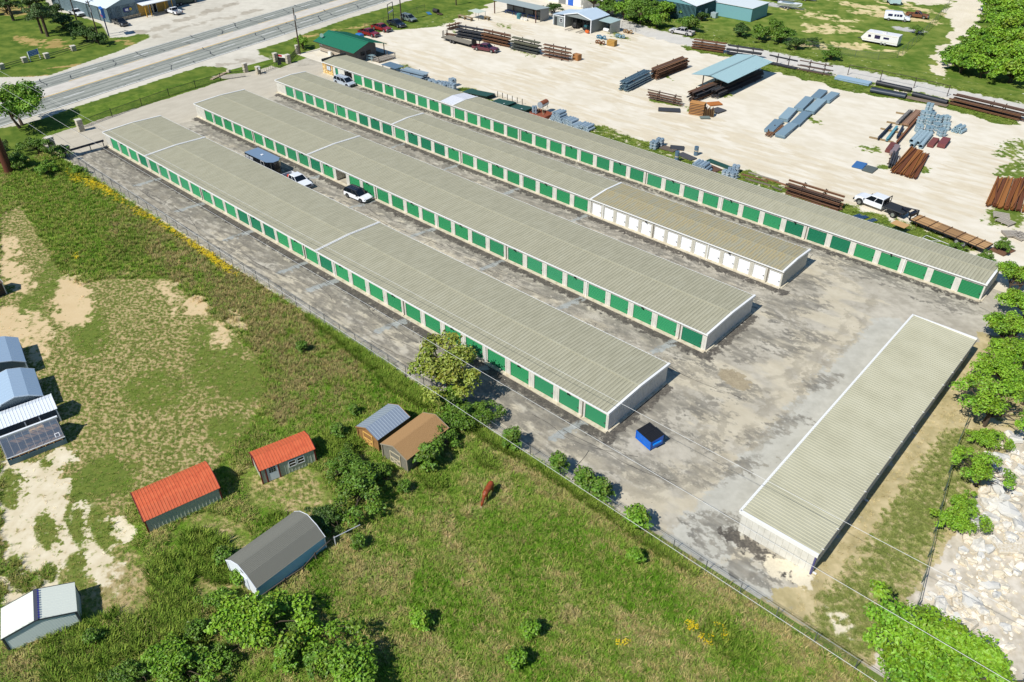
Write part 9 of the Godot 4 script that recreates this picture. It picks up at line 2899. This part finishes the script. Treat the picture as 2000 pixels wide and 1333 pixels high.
	for q in [["dark blue corrugated sheet on the grass, left of the pair", Vector3(-0.63, 0, -56.89)], ["dark blue corrugated sheet on the grass, middle one", Vector3(0.12, 0, -56.96)], ["dark blue corrugated sheet lying apart from the other two", Vector3(1.34, 0, -56.87)]]:
		b = MB.new()
		b.corrugated(Vector3(-0.35, 0.06, 1.0), Vector3(0.7, 0, 0), Vector3(0.0, 0.05, -2.0), Vector3.UP, 0.18, 0.09, 0.05)
		solo("corrugated_sheet", q[0], "metal sheet", b, nb, q[1], -0.35)
	t = plates("plywood_sheet", "tan plywood sheet propped over the green pipe fence", "board", Vector3(5.18, 0, -56.66), -0.15, 1.9, 1.4, 1, 0.05, [mat(186, 148, 98, 0.9)])
	t.position.y = 0.95
	t = thing("field_gate", "white pipe frame lying on the grass below the wooden trailer", "frame", Vector3(9.88, 0, -57.02), -0.17)
	for q in [[Vector3(-1.6, 0.1, -0.5), Vector3(1.6, 0.1, -0.5)], [Vector3(-1.6, 0.1, 0.5), Vector3(1.6, 0.1, 0.5)], [Vector3(-1.6, 0.1, -0.5), Vector3(-1.6, 0.1, 0.5)], [Vector3(1.6, 0.1, -0.5), Vector3(1.6, 0.1, 0.5)], [Vector3(0.4, 0.1, -0.5), Vector3(-0.6, 0.1, 0.5)]]:
		b = MB.new()
		b.cyl(q[0], q[1], 0.04)
		part("pipe", b, mat(206, 208, 204, 0.5), t)

# ---- the shop across the highway
func shop() -> void:
	var c := Vector3(-174.58, 0, -34.99)
	var f := Vector3(-176.49, 0, -53.24)
	var d := (f - c).normalized()
	var t := thing("shop_building", "blue grey metal shop with white roof, yellow entrance and glass doors across the highway", "shop building", c, atan2(-d.z, d.x))
	# local x along the front wall, z towards the road, building extends to -z
	var L := c.distance_to(f)
	var wall := mat(126, 148, 156, 0.6)
	var b := MB.new()
	b.prism(PackedVector2Array([Vector2(0, 0), Vector2(L, 0), Vector2(L, 4.1), Vector2(L * 0.5, 6.0), Vector2(0, 3.3)]), -26.0, 0.0)
	b.corrugated(Vector3(0, 0, 0), Vector3(L, 0, 0), Vector3(0, 3.3, 0), Vector3(0, 0, 1), 0.4, 0.1, 0.03)
	b.corrugated(Vector3(0, 0, -26), Vector3(0, 0, 26), Vector3(0, 3.3, 0), Vector3(-1, 0, 0), 0.4, 0.1, 0.03)
	part("wall", b, wall, t)
	b = MB.new()
	b.corrugated(Vector3(-0.2, 3.3, 0.15), Vector3(0, 0, -26.3), Vector3(L * 0.5 + 0.2, 2.75, 0), Vector3.UP, 0.5, 0.1, 0.03)
	b.corrugated(Vector3(L * 0.5, 6.05, 0.15), Vector3(0, 0, -26.3), Vector3(L * 0.5 + 0.2, -1.9, 0), Vector3.UP, 0.5, 0.1, 0.03)
	part("roof", b, mat(206, 216, 216, 0.6), t)
	var x0 := 8.4
	b = MB.new()
	b.box(Vector3(x0 + 3.6, 2.95, 1.3), Vector3(8.4, 0.16, 2.8), Basis(Vector3.RIGHT, 0.1))
	part("canopy", b, mat(226, 230, 230, 0.6), t)
	b = MB.new()
	b.box(Vector3(x0 + 3.6, 1.4, 0.05), Vector3(8.2, 2.8, 0.08))
	part("entrance_wall", b, mat(176, 142, 70, 0.8), t)
	for x in [x0 + 2.7, x0 + 3.9]:
		b = MB.new()
		b.box(Vector3(x, 1.15, 0.1), Vector3(1.1, 2.3, 0.06))
		var dr := part("glass_door", b, mat(208, 212, 206, 0.5), t)
		b = MB.new()
		b.box(Vector3(x, 1.15, 0.14), Vector3(0.86, 2.0, 0.02))
		part("pane", b, glass(), dr)
	for x in [x0, x0 + 1.3, x0 + 5.4, x0 + 7.4]:
		b = MB.new()
		b.box(Vector3(x, 1.4, 2.4), Vector3(0.16, 2.8, 0.16))
		part("post", b, mat(196, 150, 40, 0.7), t)
	b = MB.new()
	b.box(Vector3(x0 + 3.0, 4.3, 0.08), Vector3(7.4, 1.2, 0.14))
	var sg := part("name_board", b, mat(24, 52, 150, 0.5), t)
	b = MB.new()
	b.box(Vector3(x0 + 1.2, 4.4, 0.16), Vector3(2.2, 0.7, 0.02))
	part("red_panel", b, mat(196, 40, 44, 0.5), sg)
	b = MB.new()
	b.box(Vector3(5.2, 2.1, 0.08), Vector3(2.2, 0.9, 0.1))
	sg = part("wall_sign", b, mat(22, 42, 120, 0.5), t)
	b = MB.new()
	b.box(Vector3(4.9, 2.1, 0.14), Vector3(0.8, 0.5, 0.02))
	part("white_panel", b, mat(224, 226, 230, 0.5), sg)
	b = MB.new()
	b.cyl(Vector3(5.9, 2.1, 0.12), Vector3(5.9, 2.1, 0.16), 0.34, 0.34, 12)
	part("yellow_disc", b, mat(216, 190, 50, 0.5), sg)
	for q in [[x0 + 10.5, 2.3, 2.6, 0.7], [x0 + 14.0, 3.0, 2.4, 0.6]]:
		b = MB.new()
		b.box(Vector3(q[0], q[1], 0.05), Vector3(q[2], q[3], 0.06))
		part("pale_sign", b, mat(150, 196, 200, 0.5), t)
	var k := 0
	for i in 14:
		for j in 2:
			b = MB.new()
			b.bbox(Vector3(2.0 + i * 0.45 + 0.2 * j, 0.2 + j * 0.36, 0.08), Vector3(0.42, 0.33, 0.1), 0.03)
			part("stone", b, mat([186, 170, 200][k % 3], [172, 156, 188][k % 3], [146, 130, 164][k % 3], 0.95), t)
			k += 1
	for z in [-4.0, -9.0, -16.0, -22.0]:
		b = MB.new()
		b.box(Vector3(-0.06, 1.65, z), Vector3(0.1, 3.3, 0.14))
		part("downspout", b, mat(60, 64, 66, 0.6), t)
	# pole sign
	t = thing("pole_sign", "blue box sign with a pale emblem on a tall dark blue pole by the shop", "sign", Vector3(-163.47, 0, -29.49), -0.24)
	b = MB.new()
	b.cyl(Vector3(0, 0, 0), Vector3(0, 5.0, 0), 0.13, 0.13, 10)
	part("pole", b, mat(24, 42, 84, 0.5), t)
	b = MB.new()
	b.bbox(Vector3(0, 5.2, 0), Vector3(2.7, 2.0, 0.6), 0.06)
	part("box", b, mat(28, 92, 170, 0.4), t)
	b = MB.new()
	var e := PackedVector2Array()
	for i in 16:
		e.append(Vector2(cos(TAU * i / 16) * 0.75 - 0.1, sin(TAU * i / 16) * 0.5 + 5.35))
	b.prism(e, -0.33, -0.3)
	b.prism(e, 0.3, 0.33)
	part("emblem", b, mat(206, 200, 170, 0.5), t)
	b = MB.new()
	b.box(Vector3(0, 4.5, 0), Vector3(2.3, 0.3, 0.64))
	part("red_strip", b, mat(190, 50, 50, 0.5), t)
	b = MB.new()
	b.bbox(Vector3(0, 0.4, 0), Vector3(0.6, 0.8, 0.6), 0.08)
	solo("litter_bin", "white bin at the shop entrance", "bin", b, mat(196, 206, 232, 0.5), Vector3(-176.64, 0, -42.82))
	b = MB.new()
	b.bbox(Vector3(0, 0.5, 0), Vector3(2.2, 1.0, 0.8), 0.08)
	solo("goods_stand", "red goods stand under the shop canopy", "stand", b, mat(130, 52, 46, 0.7), Vector3(-177.53, 0, -46.74), 0.3)

# ---- limestone rubble east of the cross block
func rubble() -> void:
	var stone := [tri_mat(speckle([c8(176, 170, 156), c8(206, 201, 188), c8(222, 218, 208)], 0.03, 256, Vector2.ONE, 61), Vector3(0.5, 0.5, 0.5), 0.95), tri_mat(speckle([c8(184, 166, 136), c8(206, 195, 172), c8(218, 212, 200)], 0.03, 256, Vector2.ONE, 62), Vector3(0.5, 0.5, 0.5), 0.95), mat(194, 192, 184, 0.95)]
	var r := RandomNumberGenerator.new()
	r.seed = 321
	var kinds := []
	for k in 8:
		var b := MB.new()
		var n := 7 + k % 4
		var p := PackedVector2Array()
		for i in n:
			var a := TAU * i / n
			var q := r.randf_range(0.65, 1.15)
			p.append(Vector2(cos(a) * q, sin(a) * q * r.randf_range(0.55, 0.85)))
		var top := []
		var mid := []
		var low := []
		for v in p:
			top.append(Vector3(v.x * 0.8, r.randf_range(0.3, 0.5), v.y * 0.8))
			mid.append(Vector3(v.x, r.randf_range(0.14, 0.3), v.y))
			low.append(Vector3(v.x * 0.92, -0.1, v.y * 0.92))
		for i in n:
			var j := (i + 1) % n
			b.quad(top[i], top[j], mid[j], mid[i], Vector3(p[i].x, 0.6, p[i].y))
			b.quad(mid[i], mid[j], low[j], low[i], Vector3(p[i].x, 0, p[i].y))
			b.tri(Vector3(0, 0.45, 0), top[i], top[j], Vector3.UP)
		kinds.append(b.mesh())
	var spots := [[28.98, -3.23, 1.5], [29.64, -3.22, 1.2], [30.56, -3.16, 1.3], [31, -3.09, 1.0], [30.84, -6.02, 1.3], [31.23, -5.52, 1.2], [29.31, -1.15, 1.3], [29.84, -1.17, 1.0], [28.95, -1.69, 0.9], [28.43, -1.82, 0.8], [31.11, -0.8, 1.5], [31.1, 0.04, 1.2], [31.54, -2.83, 0.9], [32.07, -2.4, 0.9], [33.21, -2.6, 0.7], [29.52, -8.84, 1.5], [29, -9.04, 1.3], [30.13, -9.05, 1.0], [30.34, -10.26, 1.2], [28.52, -9.99, 1.2], [28.72, -11.23, 1.3], [29.16, -12.36, 1.4], [30.02, -12.06, 1.1], [29.99, -14.21, 1.8], [29.2, -14.24, 1.4], [30.3, -15.23, 1.3], [29.42, -15.57, 1.0], [28.49, -13.97, 1.2], [28.13, -12.52, 1.0], [31.23, -13.17, 1.4], [31.08, -11.63, 1.0], [32.13, -10.21, 1.2], [28.16, -17.18, 1.3], [28.54, -18.74, 1.2], [29.46, -18.35, 1.4], [27.81, -20.6, 1.3], [28.19, -22.25, 1.4], [29.07, -21.32, 1.2], [28.15, -23.99, 1.2], [27.43, -24.26, 1.0], [30.28, -17.51, 1.3], [27.6, -19.13, 1.0], [29.15, -17.27, 0.9], [26.74, -30.43, 1.0], [28.65, -7.71, 0.8], [28.66, -6.73, 0.7], [29.61, -7.06, 0.6], [28.8, -4.92, 0.7], [32.38, -8.18, 0.8], [27.89, -15.34, 1.1], [28.84, -16.21, 1.2], [29.58, -19.69, 1.2]]
	for i in spots.size() * 2:
		var s: Array = spots[i % spots.size()]
		var sc: float = s[2] * (0.62 if i < spots.size() else 0.36)
		var o := solo("limestone_slab", ("large " if i < spots.size() else "small ") + ["white ", "tan ", "grey "][i % 3] + "limestone slab " + ("in the dense heap beside the trees" if s[1] < -12.0 else ("along the wire fence of the rubble yard" if s[0] < 31.5 else "on bare ground near the spreading tree")), "stone", kinds[(i * 3 + i / 8) % 8], stone[i % 3], Vector3(s[0], 0, s[1]) + (Vector3(r.randf_range(-1.1, 1.1), 0, r.randf_range(-1.1, 1.1)) if i >= spots.size() else Vector3.ZERO), i * 1.37, "limestone slabs in the rubble yard")
		o.rotation.x = r.randf_range(-0.32, 0.32)
		o.rotation.z = r.randf_range(-0.32, 0.32)
		o.scale = Vector3(sc, sc * 1.2, sc * r.randf_range(0.7, 1.2))
	bars("timber_beam", "tan squared stone beam lying among the rubble at the image edge", "stone", "", Vector3(30.56, 0, -9.38), Vector3(32.53, 0, -11.04), 1, 0.5, "box", 0.9, 0.4, [stone[1]], 0.0)
	var pl := []
	var pc := PackedColorArray()
	for i in 2600:
		var p := Vector2(r.randf_range(28.0, 42.0), r.randf_range(-34.0, 7.0))
		if p.x < 28.4 + maxf(0.0, (-p.y - 10.0) * -0.02) or r.randf() < (0.55 if p.y > -4.0 else 0.1) and p.x > 31.0 + r.randf() * 3.0:
			continue
		var s := r.randf_range(0.06, 0.32) * (1.6 if r.randf() < 0.12 else 1.0)
		pl.append(Transform3D(Basis.from_euler(Vector3(r.randf_range(-0.4, 0.4), r.randf() * TAU, r.randf_range(-0.4, 0.4))).scaled_local(Vector3.ONE * s), Vector3(p.x, -0.01, p.y)))
		pc.append(c8(200, 188, 162).lerp(c8(230, 222, 206), r.randf()).srgb_to_linear())
	var rm := StandardMaterial3D.new()
	rm.vertex_color_use_as_albedo = true
	rm.roughness = 0.95
	scatter("rubble", "small limestone rubble strewn between the slabs", kinds[2], pl, pc, rm)
	# small loose stones and litter on the lot
	var lp := []
	var lc := PackedColorArray()
	for i in 900:
		var p := Vector2(r.randf_range(-95, 20), 0)
		var z: float = [1.2, -14.6, -31.8, -45.0, 6.0, 4.0][r.randi() % 6]
		p.y = z + r.randf_range(-0.8, 1.2)
		if p.y < 0.4 and p.y > -10.4 or p.y < -16.2 and p.y > -27.0 or p.y < -33.0 and p.y > -40.5:
			continue
		lp.append(Transform3D(Basis(Vector3.UP, r.randf() * TAU).scaled_local(Vector3.ONE * r.randf_range(0.02, 0.07)), Vector3(p.x, -0.01, p.y)))
		lc.append(c8(110, 104, 92).lerp(c8(214, 204, 184), r.randf()).srgb_to_linear())
	scatter("gravel", "loose stones and crumbs of asphalt along the walls", kinds[4], lp, lc, rm)

func more() -> void:
	sheds()
	fences()
	yard()
	shop()
	rubble()
	vehicles()
	trees()
	grass()
